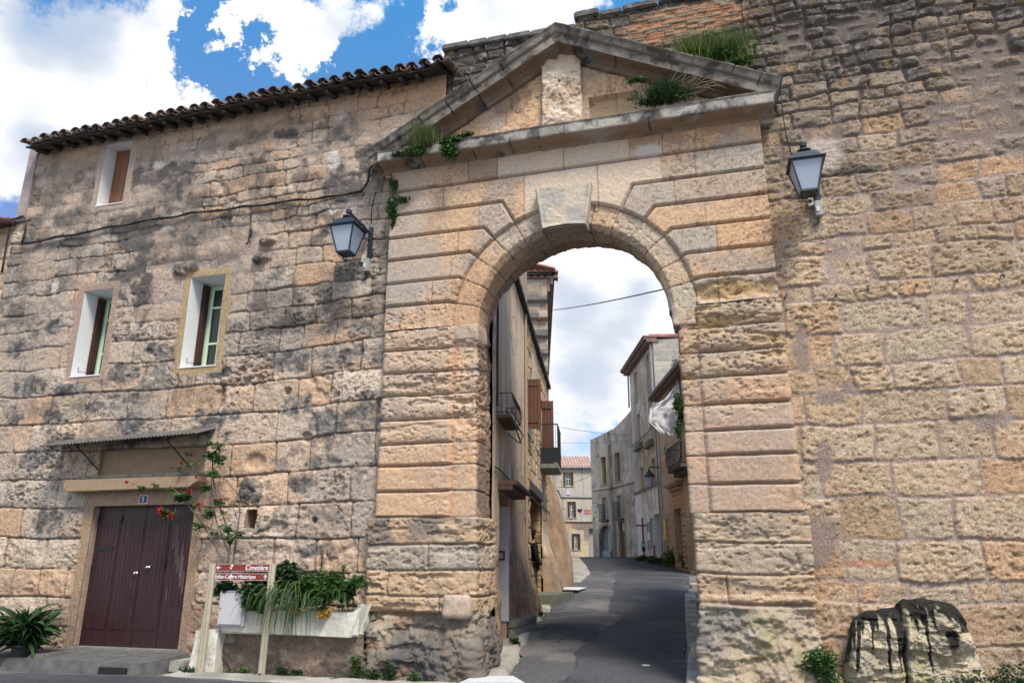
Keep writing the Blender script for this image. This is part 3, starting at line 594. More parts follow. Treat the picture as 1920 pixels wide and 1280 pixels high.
# neighbour at far left
def neighbour():
    hs = thing('neighbouring_house', 'lower stone house with dark roof tiles at the far left', 'house', (-14, 0, 0))
    xs = axis(-17, -12.93, .03, (-14, -12.9)); zs_ = axis(-.1, 7.85, .02, None)
    U, Z = np.meshgrid(xs, zs_, indexing='ij'); wu = U + (fbm(U, Z, 1.3, 3, 1) - .5) * .1; wz = Z + (fbm(U, Z, 1.1, 3, 4) - .5) * .1
    d, r1, r2, bu, bz = blocks(wu, wz, np.arange(-.3, 8.3, .31), (1.2, 2.2), 5, r=.04)
    h = ss(0, .05, d) * .03 + (fbm(U, Z, 5, 4, 3) - .5) * .05 - pits(U, Z, 5) * .015
    col = mixc(np.broadcast_to(CREAM, U.shape + (3,)), PEACH, r1); col = mixc(col, rgb(.25, .19, .15), ss(.02, 0, d) * .7)
    grid('wall', np.stack([U, -h + .05, Z], -1), col, MS, hs)
    m = MB(); m.box(-17, -12.96, .2, 6, 0, 7.7); m.build('rear_walls', TANR, hs)
    V = MB(); rnd = random.Random(5)
    x = -16.9
    while x < -12.98:
        for j in range(6):
            for up_ in (1, -1):
                xc = x + (0 if up_ > 0 else .125); y0 = -.45 + j * .36 + rnd.uniform(-.02, .02); pts = []
                for yy, rr in ((y0, .1), (y0 + .42, .085)):
                    for s_ in (0, .013):
                        for i in range(8): a = math.pi * i / 7; pts.append((xc + math.cos(a) * (rr - s_), yy, 7.78 + (yy + .4) * .3 + up_ * math.sin(a) * (rr - s_) * .9 + .05))
                V.add(pts, [(i, i + 1, 16 + i + 1, 16 + i) for i in range(7)] + [(8 + i, 24 + i, 25 + i, 9 + i) for i in range(7)] + [(i, 8 + i, 9 + i, i + 1) for i in range(7)])
        x += .25
    V.build('roof', plain('dull_clay', (.17, .10, .085), .85, nscale=5, var=.5, bump=.004), hs)
neighbour()

# ================================================================== RAMPART (right and above the gate)
def rampart():
    rp = thing('rampart_wall', 'tall old rampart wall of pitted blocks with mauve mortar right of the gate', 'stone wall', (3, 0, 0))
    def skin(name, x0, x1, z0, z1, top, Yb, fine, zfine, seed):
        xs = axis(x0, x1, RES, fine); zs_ = axis(z0, z1, RES, zfine)
        U, Z = np.meshgrid(xs, zs_, indexing='ij')
        wob = (fbm(U, Z, .9, 3, 3) - .5)
        wu = U + (fbm(U, Z, 2.2, 3, 1) - .5) * .16; wz = Z + wob * .12 + (fbm(U, Z, 2.6, 2, 8) - .5) * .07
        zc = [-.4, .22, .62, 1.05, 1.3, 1.78, 2.3, 2.72, 3.2, 3.62, 3.98, 4.42, 4.85, 5.08, 5.52, 5.75, 6.1, 6.42, 6.72, 7.05, 7.3, 7.55, 7.82, 8.02, 8.25, 8.42, 8.62, 8.8, 9.0, 9.17, 9.36, 9.52, 9.72, 9.9, 10.1, 10.3, 10.6, 10.8, 11, 11.2, 11.4, 11.6]
        d, r1, r2, bu, bz = blocks(wu, wz, zc, (1.05, 2.5), seed, r=.04)
        d2 = d - (.008 + .016 * r2) - (fbm(U, Z, 12, 3, 12) - .5) * .026
        upz = ss(6.9, 8.6, Z + (fbm(U, Z, .5, 2, 9) - .5) * 1.2)
        stone = ss(-.004, .006, d2)
        bury = ss(.64, .74, fbm(U, Z, 1.1, 4, 33) + .02 * ss(5, 9, Z)) * ss(.12, .02, d2) * ss(3.5, 6, Z); stone = stone * (1 - bury)
        rough = fbm(U, Z, 4.5, 4, 21) - .5
        pt = pits(U, Z, 2, 14, 24, .57)
        pt2 = pits(U, Z, 6, 30, 44, .60)
        pt = pt * (.25 + .75 * r1); hs = .022 + ss(0, .014, d2) * .010 + rough * .018 + (fbm(U, Z, 14, 4, 25, .7) - .5) * .036 - pt * .020 - pt2 * .014 + (r1 - .5) * .03
        hs += upz * (fbm(U, Z, 3, 3, 52) - .4) * .09
        hm = .012 + (fbm(U, Z, 5, 3, 41) - .5) * .02 - upz * .035
        h = lerp(hm, hs, stone)
        base = mixc(np.broadcast_to(TANY, U.shape + (3,)), rgb(.60, .44, .30), r1)
        base = mixc(base, rgb(.46, .28, .17), ss(.4, .7, fbm(U, Z, .7, 3, 61)) * .6); rq = (r1 * 5.7 + r2 * 3.3) % 1; base = mixc(base, rgb(.42, .36, .28), ss(.72, .8, rq) * .4); base = mixc(base, rgb(.58, .36, .21), ss(.28, .2, rq) * .45); base = base * (1 + (r2[..., None] - .5) * .4)
        base = mixc(base, rgb(.38, .33, .26), ss(.5, .85, r2) * .5)
        base = mixc(base, rgb(.55, .46, .35), ss(.55, .7, fbm(U, Z, 9, 3, 55)) * .35)
        grey = ss(5.4, 8.2, Z + (fbm(U, Z, .8, 4, 62) - .5) * 2.2 + (r1 - .5) * 1.6); base = mixc(base, rgb(.19, .165, .14), grey * .78)
        blk = ss(7.7, 8.9, Z + (fbm(U, Z, 1.3, 4, 65) - .5) * 2.6 + (r2 - .5) * 1.6 + .18 * (1.5 - np.clip(U, -1, 4))); base = mixc(base, rgb(.055, .053, .055), blk * .85)
        base = mixc(base, rgb(.30, .285, .27), ss(.6, .72, fbm(U, Z, 11, 3, 67)) * grey * .6)
        yel = ss(.7, .8, fbm(U, Z, 5, 3, 69)) * grey; base = mixc(base, rgb(.36, .25, .10), yel * .6)
        mort = mixc(np.broadcast_to(MAUVE, U.shape + (3,)), rgb(.38, .305, .265), ss(.4, .65, fbm(U, Z, 2.5, 4, 71)))
        mort = mixc(mort, rgb(.17, .135, .12), ss(5.8, 7.8, Z) * .9); mort = mixc(mort, rgb(.10, .085, .08), blk * .55)
        col = mixc(mort, base, stone)
        col = mixc(col, rgb(.17, .115, .07), np.clip(pt * .6 + pt2 * .5, 0, .75) * stone)
        # patch of thin red brick near the top, next to the pediment
        if name == 'upper_wall' or True:
            qx, qz = U - W(1250, 45, 0.)[0], Z - W(1250, 45, 0.)[2]
            bm_ = ss(1.1, .7, np.hypot((qx - .25) / 1.15, (qz + .0) / .36) + (fbm(U, Z, 4, 3, 73) - .5) * .5)
            db, b1, b2, _, _ = blocks(U + (fbm(U, Z, 5, 2, 75) - .5) * .06, Z + (fbm(U, Z, 3, 2, 76) - .5) * .04, np.arange(7.5, 12, .052), (2.5, 6), 9, r=.008)
            bc = mixc(np.broadcast_to(rgb(.40, .19, .09), U.shape + (3,)), rgb(.30, .22, .15), ss(.4, .6, b1)); bc = mixc(bc, rgb(.16, .13, .12), ss(.012, .002, db) * .8)
            h = lerp(h, .0 + ss(0, .012, db) * .02 + (b1 - .5) * .03, bm_); col = mixc(col, bc, bm_)
        # smooth mauve repair beside the right pier
        for (px, py, rx, rz) in [(1500, 655, .13, .35), (1535, 1020, .22, .45), (1545, 860, .1, .3), (1600, 730, .16, .10), (1850, 790, .3, .12), (1560, 745, .25, .1)]:
            b_ = blob(U, Z, px, py, rx, rz, s=41, rough=.9); h = lerp(h, .02 + rough * .03, b_ * .9); col = mixc(col, rgb(.27, .215, .19), b_ * .9)
        dk = blob(U, Z, 1600, 320, .4, .09, s=43); col = mixc(col, rgb(.06, .06, .06), dk * .8)
        wh = blob(U, Z, 1545, 290, .3, .28, s=45, rough=.5); h = lerp(h, .035 - pt2 * .01, wh * .85); col = mixc(col, rgb(.50, .43, .38), wh * .85)
        low = ss(1.3, .5, Z); col = mixc(col, rgb(.26, .215, .16), low * .45 * ss(.35, .6, fbm(U, Z, 1.2, 3, 79))); h += low * (fbm(U, Z, 1.8, 3, 78) - .4) * .14
        redb = blob(U, Z, 1630, 1055, .35, .05, s=77); col = mixc(col, rgb(.42, .15, .08), redb * .6)
        h = np.clip(h, -.1, .3)
        Zt = Z.copy(); tp = top(U) + (fbm(U, U * 0, 2.3, 3, 6) - .5) * .16; Zt = np.minimum(Z, tp)
        P = np.stack([U, Yb - h + np.where(Z > tp, (Z - tp) * 2.0 + h * 0, 0), Zt], -1)
        return grid(name, P, col, MS, rp)
    skin('main_wall', .93, 8.0, -.2, 11.0, lambda u: u * 0 + 10.22 + np.clip((u - 4) * .1, 0, 1), .03, (.9, 4.8), (-.2, 10.3), 31)
    skin('upper_wall', -1.70, .93, 8.0, 10.5, lambda u: u * 0 + 10.17, .05, None, None, 37)
    skin('left_parapet', -4.05, -1.70, 7.6, 10.4, lambda u: 10.12 - (u + 4.05) * .035, .10, None, None, 39)
    m = MB(); m.box(.98, 8, .14, 1.3, 0, 10.0); m.box(-1.68, .98, .2, 1.3, 7.8, 9.95); m.box(-4.03, -1.68, .22, 1.1, 7.6, 9.85); m.build('wall_core', TANR, rp)
    # capping stones
    rnd = random.Random(8); m = MB(); x = -1.72
    while x < 7.9:
        w = rnd.uniform(.35, .7); z = 10.13 + rnd.uniform(-.02, .03) + max(0, min(1, (x - 4) * .1)); m.box(x, x + w - .015, -.03 + rnd.uniform(0, .03), 1.35, z, z + .13 + rnd.uniform(-.02, .03)); x += w
    m.build('coping', plain('black_lichen_stone', (.10, .098, .095), .95, nscale=7, var=.7, bump=.04), rp, bevel=.025, seg=3)
    m = MB(); x = -4.07
    while x < -1.9:
        w = rnd.uniform(.3, .55); z = 10.06 - (x + 4.05) * .035 + rnd.uniform(-.02, .02); m.box(x, x + w - .012, .0, 1.1, z, z + .12); x += w
    m.build('coping', plain('grey_lichen_stone', (.13, .125, .12), .95, nscale=6, var=.6, bump=.04), rp, bevel=.02, seg=3)
    for (px, py) in [(1567, 552), (1627, 540), (1718, 533), (1793, 525), (1879, 515), (1472, 556), (1474, 551)]:
        m = MB(); p = W(px, py, -.04); m.tube([(p[0], .0, p[2]), (p[0], -.085, p[2] - .01), (p[0] - .004, -.09, p[2] - .055)], .011, 6); m.build('iron_pin', IRON, rp)
    # the worn, tar-streaked block standing against the foot of the wall
    bk = thing('weathered_block', 'big worn stone block with black tar drips at the foot of the rampart', 'stone block', (2.25, -.2, 0))
    th = np.linspace(0, 1, 130); 
    a0, a1 = W(1590, 1280, -.3)[0], W(1870, 1280, -.3)[0]
    xs = np.linspace(0, 1, 170); vs = np.linspace(0, 1, 190); S_, V_ = np.meshgrid(xs, vs, indexing='ij')
    zt = 1.10; Zz = -.05 + V_ * (zt + .05)
    shoulder = np.sqrt(np.clip(1 - np.abs(2 * S_ - 1) ** 5, 0, 1)); 
    xl, xr = a0, a1; squeeze = 1 - .20 * V_ ** 1.6; xc_ = (xl + xr) / 2 - .03
    X = xc_ + (S_ - .5) * (xr - xl) * squeeze
    depth = .30 * shoulder ** .6 * np.sqrt(np.clip(1 - V_ ** 9, 0, 1)) 
    Zz = np.where(V_ > .0, Zz * (.80 + .2 * shoulder), Zz)
    split = ss(.035, .0, np.abs(S_ - .46 + .05 * (1 - V_) + (fbm(S_ * 2, V_ * 3, 2, 2, 3) - .5) * .06))
    Zz = Zz - .10 * ss(.52, .40, S_) * V_ ** 2 - (fbm(X, X * 0, 3, 3, 4) - .5) * .16 * V_ ** 2; hh = (fbm(X, Zz, 2.6, 5, 5, .62) - .5) * .40 + (fbm(X, Zz, 15, 3, 6) - .5) * .05 - strat(X, Zz, 4, .56) * .05 - split * .12
    col = mixc(np.broadcast_to(rgb(.34, .30, .22), X.shape + (3,)), rgb(.48, .41, .30), ss(.35, .65, fbm(X, Zz, 4, 4, 7)))
    col = mixc(col, rgb(.30, .29, .12), ss(.6, .7, fbm(X, Zz, 3, 4, 8)) * .5); col = mixc(col, rgb(.42, .40, .38), ss(.62, .7, fbm(X, Zz, 8, 3, 9)) * .5)
    tar = np.clip(ss(.0, .05, (V_ - 1 + .12 + .55 * ss(.42, .78, fbm(S_ * 26, V_ * .8 + 1, 1, 3, 4)) * (.25 + .75 * ss(.4, .6, fbm(S_ * 5.1, S_ * 0, 1, 2, 2)))) + (fbm(X, Zz, 22, 3, 3) - .5) * .16) + ss(.02, .0, np.abs(S_ - .46 + .05 * (1 - V_))) + ss(.05, .02, S_) * ss(.45, .8, V_) * .6 + blob(X, Zz, 1783, 1195, .07, .14, Y=-.3, s=8), 0, 1)
    col = mixc(col, rgb(.007, .007, .008), tar * .96)
    grid('block', np.stack([X, -.05 - depth - hh * (depth > .05), Zz], -1), col, MS, bk)
rampart()

# ================================================================== GATE
CX, CZ, RI, RO = -1.89, 4.90, 1.43, 1.79
COURSES = [-.4, .42, 1.03, 1.37, 1.74, 2.11, 2.48, 2.85, 3.17, 3.52, 3.89, 4.24, 4.6, 4.94, 5.32, 5.70, 6.10, 6.48, 6.88, 7.30, 7.72]
def seg_dist(U, Z, a, b):
    ax, az = a; bx, bz = b; vx, vz = bx - ax, bz - az; t = np.clip(((U - ax) * vx + (Z - az) * vz) / (vx * vx + vz * vz + 1e-9), 0, 1)
    return np.hypot(U - ax - t * vx, Z - az - t * vz)
def gate_colour(U, Z, r1, r2, side=0):
    base = mixc(np.broadcast_to(rgb(.57, .41, .275), U.shape + (3,)), rgb(.60, .385, .24), r1)
    base = mixc(base, rgb(.60, .49, .38), ss(.6, .9, r2) * .8)
    base = mixc(base, rgb(.62, .42, .28), ss(.45, .7, fbm(U, Z, 1.5, 3, 12)) * .5)
    gr = ss(.44, .62, fbm(U, Z, 1.3, 5, 14) + (r2 - .5) * .35); base = mixc(base, rgb(.36, .335, .305), gr * .62)
    base = mixc(base, rgb(.20, .13, .085), np.clip(pits(U, Z, 3, 24, 34, .62) * .7 + pits(U, Z, 6, 44, 50, .64) * .5, 0, .7))
    base = base * (1 + (fbm(U, Z, 20, 3, 19) - .5) * .35)[..., None]
    return base
def build_gate():
    gt = thing('gateway_arch', 'pedimented gateway arch of banded pale stone over the street', 'gateway', (CX, 0, 0))
    # spandrels: one skin around the ring
    xs = axis(-4.79, .98, .0135); zs_ = axis(4.93, 7.74, .0135)
    U, Z = np.meshgrid(xs, zs_, indexing='ij'); rr = np.hypot(U - CX, Z - CZ); ang = np.degrees(np.arctan2(Z - CZ, np.abs(U - CX)))
    PH = {5.32: 12.5, 5.70: 25, 6.10: 38, 6.48: 50.5, 6.88: 63}
    wz = Z + (fbm(U, Z, 3, 2, 4) - .5) * .012; wu = U + (fbm(U, Z, 3, 2, 5) - .5) * .012
    dj = np.full(U.shape, 9., np.float32); cid = np.zeros(U.shape, int)
    for zk in (5.32, 5.70, 6.10, 6.48, 6.88, 7.30):
        if zk in PH:
            f = R(PH[zk]); rb = (zk - CZ) / math.sin(f)
            for sg in (-1, 1):
                pb = (CX + sg * rb * math.cos(f), zk); pe = (CX + sg * 6, zk); dj = np.minimum(dj, seg_dist(wu, wz, pb, pe))
                if rb > RO: dj = np.minimum(dj, seg_dist(wu, wz, (CX + sg * RO * math.cos(f), CZ + RO * math.sin(f)), pb))
            cid += ((Z > zk) | (ang > PH[zk])).astype(int)
            fl = (Z > zk) & (ang < 0); 
        else: dj = np.minimum(dj, np.abs(wz - zk)); cid += (Z > zk)
    vj = np.full(U.shape, 9., np.float32); vid = np.zeros(U.shape)
    VJ = {0: [W(1300, 480)[0] + .3], 1: [-4.02, W(1270, 480, -.12)[0]], 2: [W(847, 505, -.12)[0], .0 + .25], 3: [W(861, 460, -.12)[0], .12], 4: [W(900, 412, -.12)[0], W(1268, 400, -.12)[0]],
          5: [W(833, 390, -.12)[0], W(985, 355, -.12)[0], W(1121, 330, -.12)[0], W(1303, 300, -.12)[0]],
          6: [W(880, 330, -.12)[0], W(935, 320, -.12)[0], W(1058, 300, -.12)[0], W(1180, 275, -.12)[0], W(1242, 265, -.12)[0], W(1304, 260, -.12)[0]]}
    for c, lst in VJ.items():
        m = cid == c
        for i, xj in enumerate(lst):
            vj = np.where(m, np.minimum(vj, np.abs(wu - xj)), vj); vid += m * (U > xj) * (i + 1) * 1.7
        vid += m * (U > CX) * 5.3
    r1 = (np.sin(cid * 12.9898 + vid * 78.233) * 43758.5453) % 1; r2 = (np.sin(cid * 39.34 + vid * 11.135 + 3) * 24634.63) % 1
    r1 = r1.astype(np.float32); r2 = r2.astype(np.float32)
    er = ss(5.75, 5.2, Z)                                                  # lower courses are more eroded
    rough = fbm(U, Z, 5, 4, 7) - .5
    ringf = ss(-.005, .05, rr - RO)
    h = ss(.004, .035, dj) * .055 * ringf + ss(.0, .010, vj) * .014 + rough * (.012 + .035 * er) + (fbm(U, Z, 26, 3, 8) - .5) * .010
    h -= pits(U, Z, 3, 22, 34, .66) * (.008 + .02 * er); h += (r1 - .5) * .012
    h -= ss(.03, .0, np.abs(rr - RO)) * .0
    dec = blob(U, Z, 1365, 545, .75, .16, Y=-.12, s=9, rough=.8); h -= dec * (.05 + (fbm(U, Z, 6, 3, 10) - .4) * .12); 
    col = gate_colour(U, Z, r1, r2)
    pale = ((cid == 6) & (U > W(935, 320, -.12)[0]) & (U < W(1180, 275, -.12)[0])) | ((cid == 5) & (U > W(985, 355, -.12)[0]) & (U < W(1240, 320, -.12)[0])); col = mixc(col, rgb(.62, .52, .42), pale * .8)
    brn = ((cid == 6) & (U > W(880, 330, -.12)[0]) & (U < W(935, 320, -.12)[0])) | ((cid == 6) & (U > W(1180, 275, -.12)[0]) & (Z > 7.48 + (fbm(U, Z, 3, 3, 5) - .5) * .5)); col = mixc(col, rgb(.36, .24, .16), brn * .75 * ss(.3, .5, fbm(U, Z, 3, 3, 15)))
    wp = blob(U, Z, 1215, 290, .25, .14, Y=-.12, s=5, rough=.6); col = mixc(col, rgb(.6, .56, .52), wp * .8)
    gz = ss(-3.4, -4.3, U + (fbm(U, Z, 1.2, 3, 18) - .5) * 1.4) * ss(5.1, 5.7, Z); col = mixc(col, rgb(.40, .37, .335), gz * .6)
    col = mixc(col, rgb(.42, .28, .12), dec * .75)
    col = mixc(col, rgb(.17, .12, .09), ss(.016, .004, np.minimum(dj, vj * 1.6)) * .75)
    inside = (rr < RO) & (Z > CZ - .5)
    # snap the ring edge
    nx, nz = (U - CX) / np.maximum(rr, 1e-6), (Z - CZ) / np.maximum(rr, 1e-6)
    near = inside & (rr > RO - .02); Us = np.where(near, CX + nx * (RO - .004), U); Zs = np.where(near, CZ + nz * (RO - .004), Z)
    Yp = -.12 - h; Yp = np.where(near, -.04, Yp); deep = inside & ~near
    Yp = np.where(rr < RO + .0, -.03, Yp)
    mask = ~(deep[:-1, :-1] & deep[1:, :-1] & deep[1:, 1:] & deep[:-1, 1:])
    mask &= ~(deep[:-1, :-1] | deep[1:, :-1] | deep[1:, 1:] | deep[:-1, 1:])
    # return sides
    grid('spandrel', np.stack([Us, Yp, Zs], -1), col, MG, gt, mask)
    # sides and body above the arch
    m = MB()
    m.box(-4.80, -4.70, -.11, .3, 4.6, 7.72); SST = plain('side_stone', (.36, .27, .2), .9, nscale=6, var=.3, bump=.02); m.build('side_return', SST, gt)
    m = MB(); m.box(.90, .985, -.11, .2, 4.6, 7.72); m.build('side_return', SST, gt)
    m = MB(); n = 40; poly = [(-4.7, 4.9)]
    Rb = 1.58
    for i in range(n + 1):
        a = math.pi - math.pi * i / n; poly.append((CX + (Rb + .05) * math.cos(a), CZ + .02 + (Rb + .05) * math.sin(a)))
    poly += [(.9, 4.9), (.9, 8.0), (-4.7, 8.0)]
    V = [(x, .42, z) for x, z in poly] + [(x, .93, z) for x, z in poly]; nn = len(poly)
    F = []
    for i in range(nn): F.append((i, (i + 1) % nn, (i + 1) % nn + nn, i + nn))
    me = bpy.data.meshes.new('core'); bm = bmesh.new(); vs = [bm.verts.new(v) for v in V]
    for f in F: bm.faces.new([vs[i] for i in f])
    for off in (0, nn):
        e = [bm.edges.get((vs[off + i], vs[off + (i + 1) % nn])) for i in range(nn)]; bmesh.ops.triangle_fill(bm, edges=e, use_beauty=True)
    bmesh.ops.recalc_face_normals(bm, faces=bm.faces); bm.to_mesh(me); bm.free(); link('rear_wall', me, TANR, gt)
    # archivolt + soffit swept along the arch
    prof = []                                                             # (radius, Y) along the ring section
    def run(a, b, n): 
        for i in range(n): t = i / n; prof.append((a[0] + (b[0] - a[0]) * t, a[1] + (b[1] - a[1]) * t))
    run((RO + .03, .0), (RO - .005, -.118), 4); run((RO - .005, -.118), (RI + .07, -.122), 26); run((RI + .07, -.122), (RI, -.045), 8); run((RI, -.045), (RI, .36), 26); run((RI, .36), (RI + .10, .40), 6); run((RI + .10, .40), (RI + .16, .98), 36); prof.append((RI + .22, 1.0))
    prof = np.array(prof); s = np.r_[0, np.cumsum(np.hypot(*np.diff(prof, axis=0).T))]
    th = np.linspace(R(180), 0, 330); TH, SI = np.meshgrid(th, np.arange(len(prof)), indexing='ij'); S_ = s[SI]; PR = prof[SI, 0]; PY = prof[SI, 1]
    tg = np.gradient(prof, axis=0); tg /= np.maximum(np.hypot(tg[:, 0], tg[:, 1]), 1e-6)[:, None]; nr = tg[:, 1]; ny = -tg[:, 0]     # outward normal of section
    k = np.ones(5) / 5; nr = np.convolve(np.pad(nr, 2, 'edge'), k, 'valid'); ny = np.convolve(np.pad(ny, 2, 'edge'), k, 'valid')
    nr = -nr; ny = -ny
    # normals should point to smaller radius on the soffit and to -Y on the face
    if nr[len(nr) // 2 + 5] > 0: nr, ny = -nr, -ny
    A = np.degrees(TH) + (fbm(TH * 3, S_, 1.5, 2, 3) - .5) * 1.2; LU = TH * RI
    js = np.array([0, 12.5, 25, 38, 50.5, 63, 76, 104, 117, 129.5, 142, 155, 167.5, 180.])
    js2 = js + np.where((js > 5) & (js < 175), 0, 0)
    front = (PY < .38)
    sh = np.where(front, 0, 6.0); da = np.min(np.abs(A[..., None] + sh[..., None] - js2), -1) * math.pi / 180 * RI
    vi = np.searchsorted(js2, A + sh); r1 = ((np.sin(vi * 12.9898 + front * 4.1) * 43758.5453) % 1).astype(np.float32); r2 = ((np.sin(vi * 39.34 + front * 7) * 24634.6) % 1).astype(np.float32)
    rough = fbm(LU, S_, 4.5, 4, 7) - .5
    ero = ss(60, 10, np.abs(90 - np.degrees(TH)) * -1 + 90)
    h = ss(.0, .014, da) * .016 + rough * np.where(front, .025, .06) + (fbm(LU, S_, 24, 3, 9) - .5) * .012 - pits(LU, S_, 4, 22, 22, .64) * .014
    h -= ss(.012, 0, np.abs(S_ - (s[-1] - .62) + (fbm(LU, S_, 3, 3, 2) - .5) * .1)) * .015
    h += np.where(PY > .96, (fbm(LU, S_ * 0, 4, 3, 22) - .5) * .14, 0)
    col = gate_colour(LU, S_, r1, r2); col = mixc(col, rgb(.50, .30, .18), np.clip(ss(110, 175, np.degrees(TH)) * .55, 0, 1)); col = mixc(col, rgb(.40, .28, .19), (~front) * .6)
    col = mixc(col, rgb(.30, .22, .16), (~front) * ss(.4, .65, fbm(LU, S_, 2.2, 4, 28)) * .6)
    pal = ss(62, 50, np.degrees(TH)) * front * .5; col = mixc(col, rgb(.52, .44, .33), pal)
    dkk = blob(LU, S_, 0, 0, .1, .1) * 0
    col = mixc(col, rgb(.24, .17, .12), ss(.3, .0, np.abs(S_ - .0)) * ss(.42, .62, fbm(LU, S_, 2, 3, 29)) * .5 * (np.degrees(TH) > 90))
    col = mixc(col, rgb(.08, .06, .05), ss(.008, .002, da) * .8)
    rad = PR + nr[SI] * h; Yy = PY + ny[SI] * h
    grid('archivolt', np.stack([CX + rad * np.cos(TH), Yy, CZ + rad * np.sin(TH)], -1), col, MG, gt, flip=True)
    # piers: closed plan outline, displaced courses
    def pier(name, path, z0, z1, zstep, seed, fn, step=.0135, smooth_n=3):
        P0 = np.array(path, float); sl_ = np.hypot(*np.diff(P0, axis=0).T); s = np.r_[0, np.cumsum(sl_)]
        ps = []
        for i in range(len(sl_)):
            st = step if (P0[i, 1] + P0[i + 1, 1]) / 2 < .95 else .1
            ps += list(np.linspace(s[i], s[i + 1], max(2, int(sl_[i] / st)), endpoint=False))
        ps = np.array(ps + [s[-1]]); X = np.interp(ps, s, P0[:, 0]); Y = np.interp(ps, s, P0[:, 1])
        tx, ty = np.gradient(X), np.gradient(Y); l = np.hypot(tx, ty) + 1e-9; nx, ny = ty / l, -tx / l
        k = np.ones(smooth_n) / smooth_n; f = lambda a: np.convolve(np.pad(a, smooth_n // 2, 'edge'), k, 'valid'); nx, ny = f(nx), f(ny); l = np.hypot(nx, ny) + 1e-9; nx /= l; ny /= l
        zz = np.arange(z0, z1 + 1e-6, zstep); zz[-1] = z1
        Sg, Zg_ = np.meshgrid(ps, zz, indexing='ij'); Xg = np.broadcast_to(X[:, None], Sg.shape); Yg = np.broadcast_to(Y[:, None], Sg.shape)
        h, col = fn(Sg, Zg_, Xg, Yg)
        Pp = np.stack([Xg + nx[:, None] * h, Yg + ny[:, None] * h, Zg_], -1)
        return grid(name, Pp, col, MG, gt)
    def bands(seed, x_out, x_in, tint, ero, left):
        def fn(S, Z, X, Y):
            wz = Z + (fbm(S, Z, 2.2, 2, seed) - .5) * .02
            k = np.clip(np.searchsorted(COURSES, wz) - 1, 0, 19); zc = np.array(COURSES)
            dz = np.minimum(wz - zc[k], zc[k + 1] - wz)
            r1 = ((np.sin(k * 12.9898 + seed) * 43758.5453) % 1).astype(np.float32); r2 = ((np.sin(k * 39.34 + seed * 3.1) * 24634.6) % 1).astype(np.float32)
            strip = ((X > -3.668) & (X < -3.0)) if left else ((X < -.112) & (X > -.9)); face = (Y < -.05)
            jam = ~face
            # round off block ends at the two arrises of the banded face
            e1 = np.abs(X - (-3.672 if left else -.108)); e2 = np.abs(X - x_out); end = np.minimum(np.where(face, e1, 9), np.where(face & (np.abs(X - x_out) < .6), e2, 9))
            g = ss(.004, .036, dz); gs = ss(.002, .012, dz)
            rough = fbm(S, Z, 5, 4, seed + 2) - .5; er = ero(Z) * (.35 + .95 * r2)
            main = g * .062 * (.5 + .5 * ss(.0, .03, end)); h = np.where(strip, gs * .030, np.where(jam, gs * .014, main))
            h = h + rough * (.012 + .05 * er) + (fbm(S, Z, 24, 3, seed + 4) - .5) * .012 - pits(S, Z, seed, 18, 30, .63 - .07 * er) * (.008 + .026 * er)
            bed = strat(S, Z, seed + 6, .60 - .06 * er); h -= bed * er * .035
            under = ss(.0, .12, wz - zc[k]) ; h -= (1 - under) * er * .03 * (1 + 1.5 * (fbm(S, Z * 0, 3, 3, seed + 7) - .5))
            h = np.where(jam & (Y > .36), h + rough * .05, h)
            kq = np.where(strip | jam, .5, 0); rq = ((np.sin(k * 7.31 + kq * 9 + seed) * 9123.7) % 1).astype(np.float32)
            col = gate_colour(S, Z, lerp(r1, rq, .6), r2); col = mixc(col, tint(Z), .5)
            topg = ss(.10, .02, zc[k + 1] - wz) * ss(.4, .6, fbm(S, Z, 2.5, 3, seed + 9)); col = mixc(col, rgb(.36, .33, .30), topg * .5)
            if left: col = mixc(col, rgb(.52, .28, .16), ((X > -3.69) & (X < -3.5) & face) * ss(.09, .0, np.abs(X + 3.655) + (fbm(S, Z, 2, 3, 31) - .5) * .12) * .65)
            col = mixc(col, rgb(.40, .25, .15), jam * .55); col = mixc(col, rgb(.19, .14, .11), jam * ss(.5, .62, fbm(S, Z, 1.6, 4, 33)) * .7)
            gl = ss(.45, .62, fbm(X, Z, .9, 3, seed + 8)) * (X < -2) * face * ss(2.3, 4, Z); col = mixc(col, rgb(.40, .365, .33), gl * .38)
            och = er * bed * ss(2.5, 4.3, Z); col = mixc(col, rgb(.42, .28, .12), och * .6 * (0.3 if left else 1))
            col = mixc(col, rgb(.15, .105, .075), np.where(strip | jam, ss(.010, .003, dz), ss(.016, .004, dz)) * .75)
            return h, col
        return fn
    lp = [(-4.79, .35), (-4.79, -.12), (-3.675, -.12), (-3.66, -.108), (-3.32, -.108), (-3.32, .36), (-3.44, .40), (-3.46, 1.0), (-4.79, 1.0)]
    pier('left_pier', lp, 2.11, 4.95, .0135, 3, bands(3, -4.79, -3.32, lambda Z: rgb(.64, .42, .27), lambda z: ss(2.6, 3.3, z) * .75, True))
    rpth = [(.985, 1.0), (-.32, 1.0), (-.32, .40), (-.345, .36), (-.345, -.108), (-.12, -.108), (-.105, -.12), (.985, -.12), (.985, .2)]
    pier('right_pier', rpth, 2.11, 4.95, .0135, 8, bands(8, .985, -.44, lambda Z: mixc(np.broadcast_to(rgb(.50, .33, .235), Z.shape + (3,)), rgb(.45, .34, .22), ss(3.6, 4.3, Z)), lambda z: ss(3.0, 4.1, z + 0), False))
